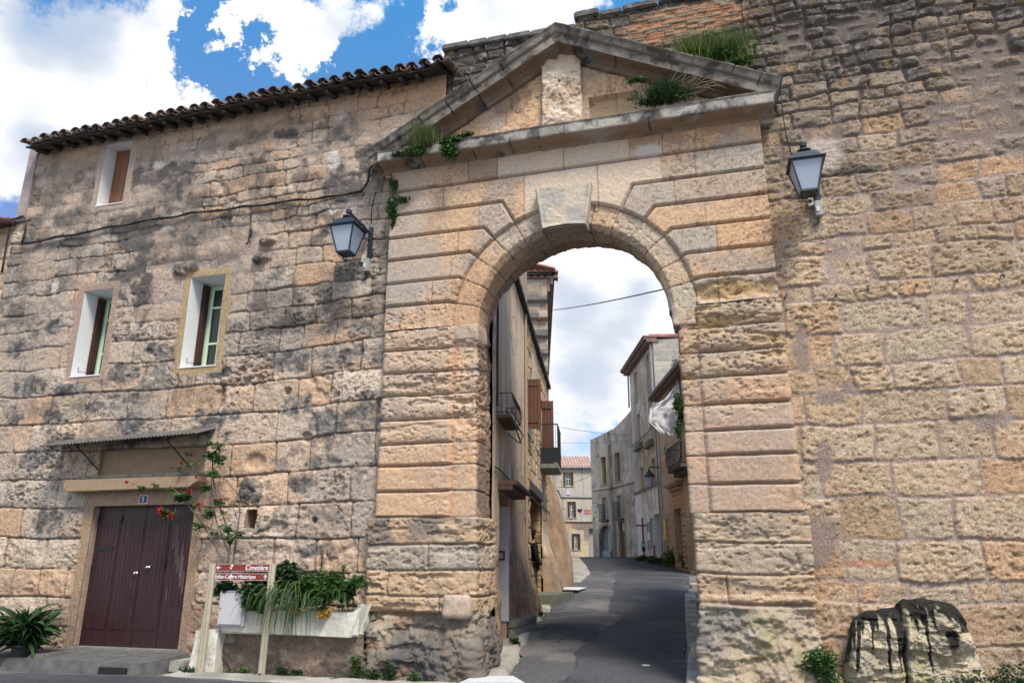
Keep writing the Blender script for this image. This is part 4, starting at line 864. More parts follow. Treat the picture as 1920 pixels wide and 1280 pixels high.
    # plinths
    def plinth(seed, left):
        def fn(S, Z, X, Y):
            wz = Z + (fbm(S, Z, 1.6, 3, seed) - .5) * .05; zc = np.array([-.4, 1.03, 1.38, 1.75, 2.13]) if not left else np.array([-.4, .82, 1.06, 1.40, 1.75, 2.13])
            k = np.clip(np.searchsorted(zc, wz) - 1, 0, len(zc) - 2); dz = np.minimum(wz - zc[k], zc[k + 1] - wz); face = Y < 0
            js = {True: {2: -4.55, 3: -3.95, 1: -3.78}, False: {1: .02}}[left]; vj = np.full(S.shape, 9.)
            for c, xj in js.items(): vj = np.where((k == c) & face, np.abs(X - xj + (fbm(S, Z, 4, 2, 2) - .5) * .03), vj)
            vj = np.where((~face) & (Y < .9), np.minimum(vj, np.abs(Y - .3 - .2 * (k % 2))), vj)
            r1 = ((np.sin(k * 12.9898 + seed + (~face) * 5) * 43758.5453) % 1).astype(np.float32); r2 = ((np.sin(k * 39.34 + seed * 3.1) * 24634.6) % 1).astype(np.float32)
            rk = ss(1.12, .85, wz) if not left else ss(.9, .78, wz)        # natural rock foot
            rough = fbm(S, Z, 3.6, 4, seed + 2) - .5
            h = ss(.0, .03, np.minimum(dz, vj)) * .03 + rough * .07 + (fbm(S, Z, 20, 3, seed + 3) - .5) * .022 - pits(S, Z, seed, 15, 26, .58) * .026
            h -= strat(S, Z, seed + 1, .58) * .03 * (1 - rk)
            h = lerp(h, .0 + (fbm(S, Z, 1.3, 3, seed + 5) - .42) * .26 + (fbm(S, Z, 3.2, 5, seed + 15, .62) - .5) * .34 - strat(S, Z, seed + 3, .56) * .05 + (fbm(S, Z, 18, 3, seed + 6) - .5) * .05 + .12 * ss(.9, .0, Z), rk)
            if not left: h = np.where(Y > -.13, h * .35 - .05 * rk, h)
            h -= ss(.05, .0, np.abs(wz - zc[1])) * .05 * ss(.4, .6, fbm(S, S * 0, 1.2, 2, 4))
            col = gate_colour(S, Z, r1, r2); col = mixc(col, rgb(.40, .31, .215), .5)
            if left: col = mixc(col, rgb(.13, .125, .12), ((k == 4) & face) * ss(.35, .6, fbm(S, Z, 3, 4, 21)) * .75); col = mixc(col, rgb(.36, .325, .29), ((k == 3) & face) * .5)
            else: col = mixc(col, rgb(.10, .10, .10), ss(2.05, 2.11, wz) * ss(.35, .55, fbm(S, Z, 4, 3, 22)) * .8)
            rkc = mixc(np.broadcast_to(rgb(.36, .29, .21), S.shape + (3,)), rgb(.20, .185, .17), ss(.4, .62, fbm(S, Z, 1.4, 4, seed + 7)))
            rkc = mixc(rkc, rgb(.48, .42, .33), ss(.55, .68, fbm(S, Z, 4, 4, seed + 8)) * .6)
            if left: rkc = mixc(rkc, rgb(.085, .078, .08), ss(.75, .25, Z + (fbm(S, Z, 1.5, 3, 24) - .5) * .6 - .35 * ss(-4.4, -3.4, X)) * .75); rkc = mixc(rkc, rgb(.22, .12, .07), ss(.58, .68, fbm(S, Z, 2, 3, 25)) * .6)
            else: rkc = mixc(rkc, rgb(.27, .27, .15), ss(.6, .7, fbm(S, Z, 2.5, 3, 26)) * .5)
            col = mixc(col, rkc, rk); col = mixc(col, rgb(.12, .085, .065), ss(.014, .003, np.minimum(dz, vj)) * (1 - rk) * .7)
            return h, col
        return fn
    lpp = [(-4.86, .35), (-4.86, -.16), (-3.34, -.16), (-3.28, -.11), (-3.27, .5), (-3.34, 1.0), (-4.86, 1.0)]
    pier('left_plinth', lpp, -.12, 2.12, .0135, 13, plinth(13, True), smooth_n=5)
    rpp = [(1.02, 1.0), (-.30, 1.0), (-.33, .4), (-.34, -.10), (-.31, -.16), (1.02, -.16), (1.02, .2)]
    pier('right_plinth', rpp, -.12, 2.12, .0135, 17, plinth(17, False), smooth_n=5)
    def rock(name, parent, x0, x1, y0, y1, z0, z1, seed, mat=MG, col0=rgb(.50, .38, .28), amp=.03, n=26, rnd=6):
        g = np.linspace(-1, 1, n); V = []; F = []
        cs = np.array([(x0 + x1) / 2, (y0 + y1) / 2, (z0 + z1) / 2]); hs_ = np.array([x1 - x0, y1 - y0, z1 - z0]) / 2
        for ax in range(3):
            for sg in (-1, 1):
                a, b = np.meshgrid(g, g, indexing='ij'); c = np.full_like(a, sg); p = np.stack([a, b, c], -1)
                p = p[..., [(0, 1, 2), (2, 0, 1), (1, 2, 0)][ax]]; q = np.abs(p) ** rnd; l = (q.sum(-1)) ** (1 / rnd); p = p / l[..., None]
                P = cs + p * hs_; nn_ = p / np.linalg.norm(p, axis=-1, keepdims=True)
                f = (fbm(P[..., 0] + P[..., 1] * .7 + seed, P[..., 2] + P[..., 1] * .6, 6, 4, seed) - .5) * 2 * amp; P = P + nn_ * f[..., None]
                b0 = len(V) if isinstance(V, list) else 0; V += list(P.reshape(-1, 3)); idx = b0 + np.arange(n * n).reshape(n, n)
                q4 = np.stack([idx[:-1, :-1], idx[1:, :-1], idx[1:, 1:], idx[:-1, 1:]], -1).reshape(-1, 4)
                F += list(q4 if sg > 0 else q4[:, ::-1])
        me = np_mesh(name, V, F); Vn = np.array(V); a = me.attributes.new('stone', 'FLOAT_COLOR', 'POINT')
        t = fbm(Vn[:, 0] + Vn[:, 1], Vn[:, 2], 5, 4, seed + 1); cc = np.ones((len(V), 4), np.float32); cc[:, :3] = mixc(np.broadcast_to(col0, (len(V), 3)), rgb(.33, .30, .27), ss(.45, .65, t) * .8); a.data.foreach_set('color', cc.ravel())
        o = link(name, me, mat, parent); return o
    build_gate.rock = rock
    rock('impost', gt, -3.70, -3.28, -.155, .34, 4.70, 4.935, 3, amp=.018, rnd=14); rock('impost', gt, -.44, -.11, -.135, .32, 4.66, 4.95, 5, amp=.03, rnd=12, col0=rgb(.50, .40, .29))
    rock('loose_stone', gt, -3.72, -3.31, -.26, .1, .78, 1.10, 9, amp=.03, rnd=5, col0=rgb(.50, .39, .31))
    # keystone
    ks = np.linspace(0, 1, 60); kv = np.linspace(0, 1, 60)
    def kpanel(fx0, fx1, zt, zb, y, name):
        pass
    m = MB(); zt, zb = 6.93, 6.26
    x0t, x1t, x0b, x1b = -2.335, -1.475, -2.235, -1.575
    U_, V_ = np.meshgrid(np.linspace(-1, 1, 75), np.linspace(0, 1, 62), indexing='ij'); P = []
    # wrap: left side, front, right side
    side = np.clip((np.abs(U_) - .62) / .38, 0, 1); xf = np.clip(U_ / .62, -1, 1)
    X = lerp(lerp(x0b, x1b, (xf + 1) / 2), lerp(x0t, x1t, (xf + 1) / 2), V_); Y = -.33 + side * .4
    Zk = lerp(zb, zt, V_) - .03 * (1 - V_) * (1 - xf ** 2) * -1
    rim = ss(.045, .03, np.minimum((1 - np.abs(xf)) * .4, V_ * .66)) * (side == 0)
    hgt = (fbm(X, Zk, 9, 4, 3) - .5) * .025 + rim * .02 - pits(X, Zk, 3, 30, 30, .6) * .006
    colk = mixc(np.broadcast_to(rgb(.55, .47, .37), X.shape + (3,)), rgb(.42, .39, .35), ss(.45, .6, fbm(X, Zk, 4, 4, 5)))
    ks_ = grid('keystone', np.stack([X, Y - hgt * (side == 0), Zk], -1), colk, MG, gt)
    tag(ks_, 'projecting pale tapered keystone')
    m = MB(); m.hexa([(x0b, -.325, zb + .004), (x1b, -.325, zb + .004), (x1b, .05, zb + .05), (x0b, .05, zb + .05), (x0b, -.32, zb + .02), (x1b, -.32, zb + .02), (x1b, .05, zb + .06), (x0b, .05, zb + .06)])
    KU = plain('keystone_under', (.36, .30, .24), .9, nscale=9, var=.25, bump=.006); m.build('keystone_soffit', KU, gt); m = MB(); m.box(x0t, x1t, -.325, .02, zt - .02, zt - .002); m.build('keystone_top', KU, gt)
    # mouldings
    def sweep(name, A, B, prof, joints, seed, colf, parent=gt, upv=(0, 0, 1), n=None, amp=.008):
        A, B = np.array(A, float), np.array(B, float); L_ = np.linalg.norm(B - A); t = (B - A) / L_; outv = np.array([0, -1., 0]); upn = np.cross(t, outv); upn = upn / np.linalg.norm(upn)
        if upn[2] < 0: upn = -upn
        pr = []
        for (a, b) in zip(prof[:-1], prof[1:]):
            k = max(2, int(math.hypot(b[0] - a[0], b[1] - a[1]) / .018)); pr += [(a[0] + (b[0] - a[0]) * i / k, a[1] + (b[1] - a[1]) * i / k) for i in range(k)]
        pr.append(prof[-1]); pr = np.array(pr); tg = np.gradient(pr, axis=0); nn_ = np.stack([tg[:, 1], -tg[:, 0]], -1); nn_ /= np.linalg.norm(nn_, axis=1)[:, None] + 1e-9
        s = np.r_[0, np.cumsum(np.hypot(*np.diff(pr, axis=0).T))]; u = np.linspace(0, L_, int(L_ / .02))
        Ug, I = np.meshgrid(u, np.arange(len(pr)), indexing='ij'); S_ = s[I]
        jd = np.min(np.abs(Ug[..., None] + ((fbm(Ug, S_, 4, 2, 3) - .5) * .03)[..., None] - np.array(joints)), -1) if len(joints) else Ug * 0 + 9
        h = -ss(.008, .001, jd) * .022 + (fbm(Ug, S_, 7, 4, seed) - .5) * amp * 3 + (fbm(Ug, S_, 28, 2, seed) - .5) * amp
        seg = np.searchsorted(np.array(joints), Ug) if len(joints) else (Ug * 0).astype(int); off = (((np.sin(seg * 12.9 + seed) * 4375.85) % 1) - .5) * .008
        # profile x = projection, y = up
        px = pr[I, 0] + nn_[I, 0] * h + off; pz = pr[I, 1] + nn_[I, 1] * h + off
        P = A + t * Ug[..., None] + outv * px[..., None] + upn * pz[..., None]
        col = colf(Ug, S_, pr[I, 1], pr[I, 0], nn_[I, 1]); col = mixc(col, rgb(.05, .045, .04), ss(.007, .002, jd) * .8)
        o = grid(name, P, col, MG, parent)
        # end caps
        me = o.data; bm = bmesh.new(); bm.from_mesh(me)
        bm.verts.ensure_lookup_table(); m_, n_ = Ug.shape
        for row in (range(0, n_), range((m_ - 1) * n_, m_ * n_)):
            try: bm.faces.new([bm.verts[i] for i in row])
            except Exception: pass
        bmesh.ops.recalc_face_normals(bm, faces=bm.faces)
        bm.to_mesh(me); bm.free(); return o
    def grimy(U_, S_, up, pj, ny_):
        c = mixc(np.broadcast_to(rgb(.26, .24, .215), U_.shape + (3,)), rgb(.40, .37, .33), ss(.42, .6, fbm(U_, S_, 4, 4, 41)))
        c = mixc(c, rgb(.05, .05, .052), ss(.44, .6, fbm(U_, S_, 5, 5, 43)) * .8)
        c = mixc(c, rgb(.40, .39, .37), ss(.6, .7, fbm(U_, S_, 9, 3, 47)) * .5)
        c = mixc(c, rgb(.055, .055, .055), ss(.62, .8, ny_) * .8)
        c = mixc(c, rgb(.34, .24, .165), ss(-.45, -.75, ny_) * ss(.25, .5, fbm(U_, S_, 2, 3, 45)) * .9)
        return c
    Lc = 1.17 + 4.94
    # lower cornice
    pc = [(-.05, 0), (.02, 0), (.04, .04), (.10, .075), (.12, .09), (.36, .115), (.37, .13), (.37, .28), (.39, .30), (.36, .325), (-.05, .38)]
    A_ = (-4.93, -.12, 7.60); B_ = (1.17, -.12, 7.60)
    sweep('cornice', A_, B_, pc, [.72, 1.6, 2.22, 2.68, 3.1, 3.6, 4.35, 5.2], 3, grimy)
    m = MB(); m.box(-4.9, 1.14, -.1, .3, 7.62, 7.93); m.build('cornice_core', TANR, gt)
    # raking cornices
    pr_ = [(-.05, 0), (.05, 0), (.09, .05), (.14, .075), (.16, .09), (.33, .105), (.33, .12), (.34, .235), (.37, .25), (.40, .33), (.425, .36), (.37, .40), (-.05, .42)]
    ap = (-1.93, -.12, 9.30)
    sweep('raking_cornice', (-4.97, -.12, 7.60), (ap[0] + .17, -.12, ap[2] + .10), pr_, [.35, 1.05, 1.55, 2.05, 2.6, 3.15], 7, grimy)
    sweep('raking_cornice', (ap[0] - .17, -.123, ap[2] + .095), (1.14, -.12, 7.74), pr_, [.45, 1.15, 1.75, 2.35, 2.95, 3.35], 9, grimy)
    for o_ in gt.children:
        if o_.name.startswith('raking_cornice'):
            a_ = o_.data.attributes['stone']; n_ = len(o_.data.vertices); b_ = np.zeros(n_ * 4, np.float32); a_.data.foreach_get('color', b_); b_ = b_.reshape(-1, 4); b_[:, :3] *= rgb(.66, .64, .64); a_.data.foreach_set('color', b_.ravel())
    # tympanum
    xs = axis(-4.8, 1.0, .0165); zs_ = axis(7.8, 9.75, .0165); U, Z = np.meshgrid(xs, zs_, indexing='ij')
    zl = np.minimum(7.75 + (U + 4.8) * (9.66 - 7.75) / 2.87, 7.80 + (1.1 - U) * (9.66 - 7.80) / 3.03)
    d, r1, r2, _, _ = blocks(U + (fbm(U, Z, 3, 2, 1) - .5) * .04, Z, [7.6, 8.12, 8.52, 8.95, 9.9], (1.2, 2.4), 21, r=.01)
    h = ss(0, .012, d) * .015 + (fbm(U, Z, 6, 4, 5) - .5) * .035 - pits(U, Z, 2, 18, 26, .62) * .015
    nich = (U > -1.5) & (U < -.75) & (Z > 8.05) & (Z < 8.52); h -= nich * .10
    col = gate_colour(U, Z, r1, r2); col = mixc(col, rgb(.20, .13, .10), ss(.45, .62, fbm(U, Z, 2.1, 3, 26)) * .6 * ss(8.2, 8.7, Z)); col = mixc(col, rgb(.12, .09, .07), ss(.010, .003, d) * .7)
    col = mixc(col, rgb(.42, .30, .17), nich * .6)
    zc = (Z[1:, 1:] + Z[:-1, :-1]) / 2; mk = zc < ((zl[1:, 1:] + zl[:-1, :-1]) / 2)
    grid('tympanum', np.stack([U, -.10 - h, Z], -1), col, MG, gt, mk)
    # tablet
    U_, V_ = np.meshgrid(np.linspace(-1, 1, 70), np.linspace(0, 1, 96), indexing='ij')
    side = np.clip((np.abs(U_) - .8) / .2, 0, 1); xf = np.clip(U_ / .8, -1, 1)
    c0, c1 = W(1052, 170, -.2)[0], .315; z0_, z1_ = W(1052, 238, -.2)[2], W(1045, 100, -.2)[2]
    wob = (fbm(V_ * 3, xf * 0 + np.sign(xf) * 3, 1.5, 3, 5) - .5) * .06
    X = c0 + xf * (c1 + wob) ; Zt = z0_ + V_ * (z1_ - z0_ - .04 * np.abs(xf) ** 3 - .02 * (fbm(xf * 3, V_ * 0, 1, 2, 4))); Yt = -.22 + side * .2
    h = (fbm(X, Zt, 7, 4, 6) - .5) * .10 + (fbm(X, Zt, 22, 3, 7) - .5) * .025 - pits(X, Zt, 4, 22, 22, .58) * .02
    topc = ss(.985, 1.0, V_)
    col = mixc(np.broadcast_to(rgb(.64, .53, .42), X.shape + (3,)), rgb(.50, .38, .28), ss(.45, .65, fbm(X, Zt, 5, 4, 8)))
    col = mixc(col, rgb(.34, .20, .12), ss(.86, 1.0, V_) * ss(-.2, .8, xf) * .6)
    tag(grid('tablet', np.stack([X, Yt - h * (side < .5) * (1 - topc) + topc * .12, Zt], -1), col, MG, gt), 'blank worn pale stone tablet in the pediment')
    for (px, py) in ((1048, 150), (1050, 178)):
        m = MB(); p = W(px, py, -.25); m.tube([(p[0], -.18, p[2] + .01), (p[0], -.29, p[2]), (p[0] + .01, -.295, p[2] - .05)], .009, 5); m.build('iron_hook', IRON, gt)
build_gate()
rock = build_gate.rock

# ================================================================== STREET BEHIND THE GATE
def udir(h): return np.array([-math.sin(h), math.cos(h), 0.])
def nright(h): return np.array([math.cos(h), math.sin(h), 0.])
def on_plane(px, py, A, B):              # photo point -> (s, z) on the vertical plane through plan points A, B
    d = ray(px, py); A = np.array([A[0], A[1], 0.]); B = np.array([B[0], B[1], 0.]); u = (B - A) / np.linalg.norm(B - A); n = np.array([u[1], -u[0], 0])
    t = (A - CAM).dot(n) / d.dot(n); p = CAM + d * t; return float((p - A)[:2].dot(u[:2])), float(p[2])
def aged(S, Z, c, seed, peel=rgb(.40, .32, .24), amt=.6):
    p = ss(.60, .64, fbm(S, Z, .9, 5, seed)) ; c = mixc(c, peel, p * amt)
    st = ss(.55, .72, fbm(S * 4, Z * .35, 1.2, 4, seed + 2)); c = mixc(c, rgb(.17, .16, .15), st * .4)
    return mixc(c, rgb(.10, .09, .08), ss(.012, .003, np.abs(fbm(S, Z, .7, 5, seed + 4) - .5)) * .6)
class Facade:
    """a wall plane from A to B (plan) with its outward side towards the street; s runs from A to B"""
    def __init__(s, A, B, right=None):
        s.A = np.array([A[0], A[1], 0.]); s.B = np.array([B[0], B[1], 0.]); s.L = np.linalg.norm(s.B - s.A); s.u = (s.B - s.A) / s.L
        s.n = np.array([s.u[1], -s.u[0], 0.])
        if right is None:
            if s.n.dot(CAM - s.A) < 0: s.n = -s.n
        elif (s.n[0] > 0) != right: s.n = -s.n
    def p(s, a, o, z): q = s.A + s.u * a + s.n * o; return (q[0], q[1], z)
    def box(s, m, a0, a1, o0, o1, z0, z1):
        m.hexa([s.p(a0, o0, z0), s.p(a1, o0, z0), s.p(a1, o1, z0), s.p(a0, o1, z0), s.p(a0, o0, z1), s.p(a1, o0, z1), s.p(a1, o1, z1), s.p(a0, o1, z1)])
    def px(s, x, y): return on_plane(x, y, s.A, s.B)
    def skin(s, name, parent, z0, z1, ds, dz, fn, holes=(), top=None, mat=None, s0=0, s1=None):
        s1 = s1 or s.L
        a = axis(s0, s1, ds, None, [v for h in holes for v in h[:2]]); z = axis(z0, z1, dz, None, [v for h in holes for v in h[2:4]])
        S_, Z = np.meshgrid(a, z, indexing='ij'); h, col = fn(S_, Z)
        Zo = np.minimum(Z, top(S_)) if top else Z
        P = s.A + s.u * S_[..., None] + s.n * h[..., None]; P[..., 2] = Zo
        sc_, zc = (S_[1:, 1:] + S_[:-1, :-1]) / 2, (Z[1:, 1:] + Z[:-1, :-1]) / 2; mk = np.ones(sc_.shape, bool)
        for q in holes: mk &= ~((sc_ > q[0]) & (sc_ < q[1]) & (zc > q[2]) & (zc < q[3]))
        if top: mk &= zc < top(sc_) + dz
        return grid(name, P, col, mat or MS, parent, mk)
    def reveal(s, parent, q, depth, mat, name='window', t=.04, proud=.03, pane=GLASS):
        a0, a1, z0, z1 = q; m = MB()
        s.box(m, a0 - t, a0, -depth, proud, z0, z1); s.box(m, a1, a1 + t, -depth, proud, z0, z1); s.box(m, a0 - t, a1 + t, -depth, proud, z1, z1 + t); s.box(m, a0 - t * 1.5, a1 + t * 1.5, -depth, proud + .03, z0 - t, z0)
        w = m.build(name, mat, parent)
        m = MB(); s.box(m, a0, a1, -depth - .02, -depth, z0, z1); m.build('pane', pane, w); return w
    def casement(s, w, q, o, mat=WHITEP, fr=.05, bars=(.5,)):
        a0, a1, z0, z1 = q; m = MB(); mid = (a0 + a1) / 2
        for a, b in ((a0, a0 + fr), (a1 - fr, a1), (mid - fr / 2, mid + fr / 2)): s.box(m, a, b, o, o + .04, z0, z1)
        for z in [z0, z1 - fr] + [z0 + (z1 - z0) * b for b in bars]: s.box(m, a0 + fr, a1 - fr, o + .003, o + .037, z, z + fr)
        m.build('casement', mat, w)
def masonry(course, wr, base, alt, mort, seed, joint=.012, hgt=.02, rough=.03, rad=.03, fade=None, wob=.05, pit=.01):
    def fn(S, Z):
        wz = Z + (fbm(S, Z, .8, 3, seed) - .5) * wob * 2; ws = S + (fbm(S, Z, 1.5, 3, seed + 1) - .5) * wob
        d, r1, r2, _, _ = blocks(ws, wz, np.arange(-1, 16, course), wr, seed, r=rad)
        h = ss(0, joint * 2, d) * hgt + (r1 - .5) * hgt * .7 + (fbm(S, Z, 4, 4, seed + 2) - .5) * rough - pits(S, Z, seed) * pit
        c = mixc(np.broadcast_to(base, S.shape + (3,)), alt, ss(.2, .9, r1 * .6 + fbm(S, Z, .9, 3, seed + 3) * .5)); c = c * (1 + (r2[..., None] - .5) * .25)
        c = mixc(c, mort, ss(joint * 1.3, joint * .3, d) * .8); return h, c
    return fn

def street():
    # ---- left row house directly behind the gate
    hd = R(9); A = np.array([-3.44, 1.02]); B = A + udir(hd)[:2] * 13.8; F = Facade(A, B, True)
    hs = thing('street_house', 'cream and bare stone house on the left just behind the gate', 'house', (A[0], A[1], 0))
    DOOR = (.9, 2.06, .2, 2.6); NICHE = (6.45, 10.0, -.1, 3.1); BAL = (10.3, 11.3, 4.25, 6.18); WIN = (5.95, 6.85, 4.6, 5.78)
    def fn(S, Z):
        st, sc_ = masonry(.36, (1.0, 2.4), rgb(.62, .44, .28), rgb(.50, .33, .19), rgb(.34, .24, .16), 5, hgt=.04, rough=.09)(S, Z)
        cm = mixc(np.broadcast_to(rgb(.80, .62, .44), S.shape + (3,)), rgb(.68, .50, .34), ss(.35, .7, fbm(S * .6, Z * .35, 2.2, 4, 8)))
        streak = ss(.54, .70, fbm(S * 3, Z * .22, 2, 3, 9)) * ss(6.5, 3.5, Z); cm = mixc(cm, rgb(.32, .24, .18), streak * .45)
        isc = ss(5.3, 5.2, S + (fbm(S, Z, 1.5, 2, 3) - .5) * .1)
        isc = np.maximum(isc, ss(.5, .58, fbm(S * .5, Z * .35, 1.8, 4, 12)) * ss(10.6, 8, S) * .9); isc = np.maximum(isc, ss(9.9, 10.1, S) * ss(2.8, 2.2, Z) * .9)
        foot = ss(2.3, 1.3, Z + (fbm(S, Z, 1.6, 4, 13) - .5) * 1.6)
        h = lerp(st, .035 + (fbm(S, Z, 2, 3, 6) - .5) * .02, isc)
        c = mixc(sc_, cm, isc)
        rc = mixc(np.broadcast_to(rgb(.30, .185, .12), S.shape + (3,)), rgb(.14, .09, .065), ss(.4, .65, fbm(S * 1.5, Z * .6, 3, 4, 15)))
        rc = mixc(rc, rgb(.33, .24, .16), ss(.6, .72, fbm(S, Z, 3, 4, 16)) * .7); c = aged(S, Z, c, 71, rgb(.62, .44, .28), .35); c = mixc(c, rc, foot * .8)
        fl = ss(2.8, 4.0, S) * ss(6.5, 6.2, S) * (ss(2.4, .2, Z) ** 1.5) * .30 + ss(.9, .5, S) * ss(1.7, .2, Z) * .10 + ss(9.95, 10.3, S) * ss(13.6, 12.6, S) * (ss(2.6, .5, Z) ** 1.3) * .50
        h = h + fl + foot * (fbm(S, Z, 2.5, 4, 17) - .5) * .14
        return h, c
    F.skin('wall', hs, -.2, 7.3, .035, .024, fn, [DOOR, NICHE, BAL, WIN])
    m = MB(); F.box(m, 0, 13.8, -2.4, -.6, -.2, 7.1); F.box(m, 13.6, 13.8, -.6, .0, -.2, 7.2); m.build('rear_walls', TANR, hs)
    m = MB(); F.box(m, 0.02, 13.8, -2.5, .10, 7.31, 7.38); F.box(m, 0.02, 13.8, .05, .15, 7.25, 7.35); rf = m.build('roof', plain('black_roof_edge', (.03, .028, .03), .8, nscale=6, var=.3), hs)
    w = F.reveal(hs, DOOR, .25, TANR, 'doorway', t=.05, proud=.02, pane=SHUT)
    m = MB(); F.box(m, DOOR[1] - .03, DOOR[1] - .001, -.24, .06, .50, 2.45); m.build('door_jamb', plain('grey_white_paint', (.44, .46, .50), .6, nscale=6, var=.1), w)
    m = MB(); F.box(m, DOOR[1] - .05, DOOR[1] - .031, -.17, -.01, 1.52, 1.68); m.build('meter_frame', BLACK, w)
    m = MB(); F.box(m, DOOR[1] - .056, DOOR[1] - .051, -.14, -.04, 1.55, 1.65); m.build('meter_face', GREYB, w)
    m = MB(); F.box(m, DOOR[0] - .2, DOOR[1] + 1.0, -.02, .36, 2.72, 2.80); F.box(m, DOOR[0] - .2, DOOR[1] + .9, -.02, .28, 2.64, 2.719); m.build('door_hood', plain('brown_hood', (.11, .065, .05), .8, nscale=8, var=.4), w, bevel=.01)
    m = MB(); F.box(m, NICHE[0] - .3, NICHE[1] + .2, -.4, .10, 3.105, 3.33); m.build('lintel', WOODG, hs, bevel=.01)
    NF = Facade(F.p(NICHE[1], 0, 0), F.p(NICHE[1], -.58, 0))
    m = MB(); F.box(m, NICHE[0], NICHE[1], -.6, -.58, -.2, 3.1); F.box(m, NICHE[0] - .05, NICHE[0], -.6, .02, -.2, 3.1); m.build('niche', TANR, hs)
    n_, c_ = masonry(.3, (1, 2), rgb(.40, .27, .15), rgb(.30, .20, .12), rgb(.2, .14, .1), 12, hgt=.03, rough=.06)(*np.meshgrid(np.linspace(0, .6, 24), np.linspace(0, 3.14, 150), indexing='ij'))
    a_, z_ = np.meshgrid(np.linspace(0, .6, 24), np.linspace(0, 3.14, 150), indexing='ij'); P = F.A + F.u * (NICHE[1] - n_ - .01)[..., None] + F.n * (.02 - a_)[..., None]; P[..., 2] = z_ - .05
    grid('niche_side', P, c_, MS, hs)
    m = MB(); F.box(m, WIN[0], WIN[1], -.2, -.18, WIN[2], WIN[3]); F.box(m, WIN[0] - .12, WIN[0], -.2, .05, WIN[2] - .15, WIN[3] + .15); F.box(m, WIN[1], WIN[1] + .12, -.2, .05, WIN[2] - .15, WIN[3] + .15); F.box(m, WIN[0], WIN[1], -.2, .05, WIN[3], WIN[3] + .15); F.box(m, WIN[0], WIN[1], -.2, .05, WIN[2] - .15, WIN[2])
    w = m.build('window', plain('pale_stone_frame', (.38, .35, .31), .9, nscale=9, var=.2, bump=.005), hs)
    def leaf(a, o0, o1, z0, z1, parent):
        m = MB(); F.box(m, a, a + .03, o0, o1, z0, z1); s_ = m.build('shutter', SHUT3, parent, bevel=.004); m = MB(); k = 4
        for i in range(1, k): o = o0 + (o1 - o0) * i / k; F.box(m, a - .004, a, o - .004, o + .004, z0 + .01, z1 - .01)
        m.build('board_gap', DARK, s_)
        for z in (z0 + (z1 - z0) * .12, z1 - (z1 - z0) * .14): m = MB(); F.box(m, a - .016, a - .003, o0, o1 - .06, z, z + .04); m.build('strap_hinge', SHUT3 if z1 < 6.0 else IRON, s_)
        return s_
    leaf(WIN[0] + .15, .02, .36, 4.56, 5.80, w); leaf(.45, .0, .07, 4.0, 6.2, w)
    wb = F.reveal(hs, BAL, .2, w.data.materials[0], 'balcony_door', t=.08)
    leaf(BAL[0] + .4, .04, .40, 4.27, 6.2, wb); 
    def railing(m, a0, a1, o, z0, z1, n, r=.007):
        for a in np.linspace(a0, a1, n): m.tube([F.p(a, o, z0), F.p(a, o, z1)], r, 4)
    m = MB(); a0, a1, o = 10.0, 11.9, .56
    F.box(m, a0, a1, .0, o, 4.04, 4.20); bal = m.build('balcony_slab', CONC, hs, bevel=.02)
    m = MB()
    for z in (4.24, 4.62, 5.33): 
        for k in (0, .03): pass
        F.box(m, a0, a1, o - .03, o, z, z + .035); F.box(m, a0, a0 + .03, .02, o - .03, z, z + .035)
    railing(m, a0 + .02, a1, o - .015, 4.2, 5.34, 22); 
    for oo in np.linspace(.06, o, 8): m.tube([F.p(a0 + .015, oo, 4.2), F.p(a0 + .015, oo, 5.34)], .007, 4)
    F.box(m, a0 - .004, a0, .03, o - .02, 4.21, 4.62); m.build('balcony_railing', IRON, bal)
    # small window balcony near the gate
    m = MB(); a0, a1, o = .45, 1.75, .30; F.box(m, a0, a1, 0.02, o - .02, 3.80, 3.86); wbx = m.build('flower_ledge', plain('brown_ledge', (.12, .075, .05), .8, nscale=5, var=.3), hs, bevel=.01)
    m = MB()
    for z in (3.9, 4.22):
        m.tube([F.p(a0, .02, z), F.p(a0, o, z), F.p(a1, o, z), F.p(a1, .02, z)], .009, 5)
    for a in np.linspace(a0, a1, 12): m.tube([F.p(a, o, 3.86), F.p(a, o + .03, 4.05), F.p(a, o, 4.22)], .006, 4)
    for oo in np.linspace(.05, o, 4):
        m.tube([F.p(a1, oo, 3.86), F.p(a1, oo, 4.22)], .006, 4); m.tube([F.p(a0, oo, 3.86), F.p(a0, oo, 4.22)], .006, 4)
    m.tube([F.p(a1, .02, 4.22), F.p(a1 + .8, .28, 3.82), F.p(a1 + .75, .20, 3.68), F.p(a1, .0, 3.80)], .012, 5); m.tube([F.p(a0, .3, 3.8), F.p(a1 + .75, .24, 3.68)], .016, 5); m.tube([F.p(a1, .25, 3.9), F.p(a1 + .8, .28, 3.82)], .007, 5)
    m.build('window_rail', IRON, wbx)
    m = MB(); m.tube([F.p(a, .07, 2.95 + .02 * math.sin(a * 2)) for a in np.linspace(.1, 13.5, 40)], .014, 5); m.build('facade_cable', BLACK, hs); m = MB(); m.tube([F.p(5.2, .08, .4), F.p(5.2, .08, 7.2)], .035, 7); m.build('drainpipe', plain('tan_pipe', (.36, .28, .2), .6), hs)
    # ---- buttress
    bt = thing('curved_buttress', 'tan rendered buttress curving out at the foot of the left row', 'buttress', tuple(F.p(14.2, 0, 0)))
    zz = np.linspace(.3, 5.2, 90); out = .76 * np.sin(np.clip((5.0 - zz) / 4.4, 0, 1) * math.pi / 2) ** 1.35 - .02
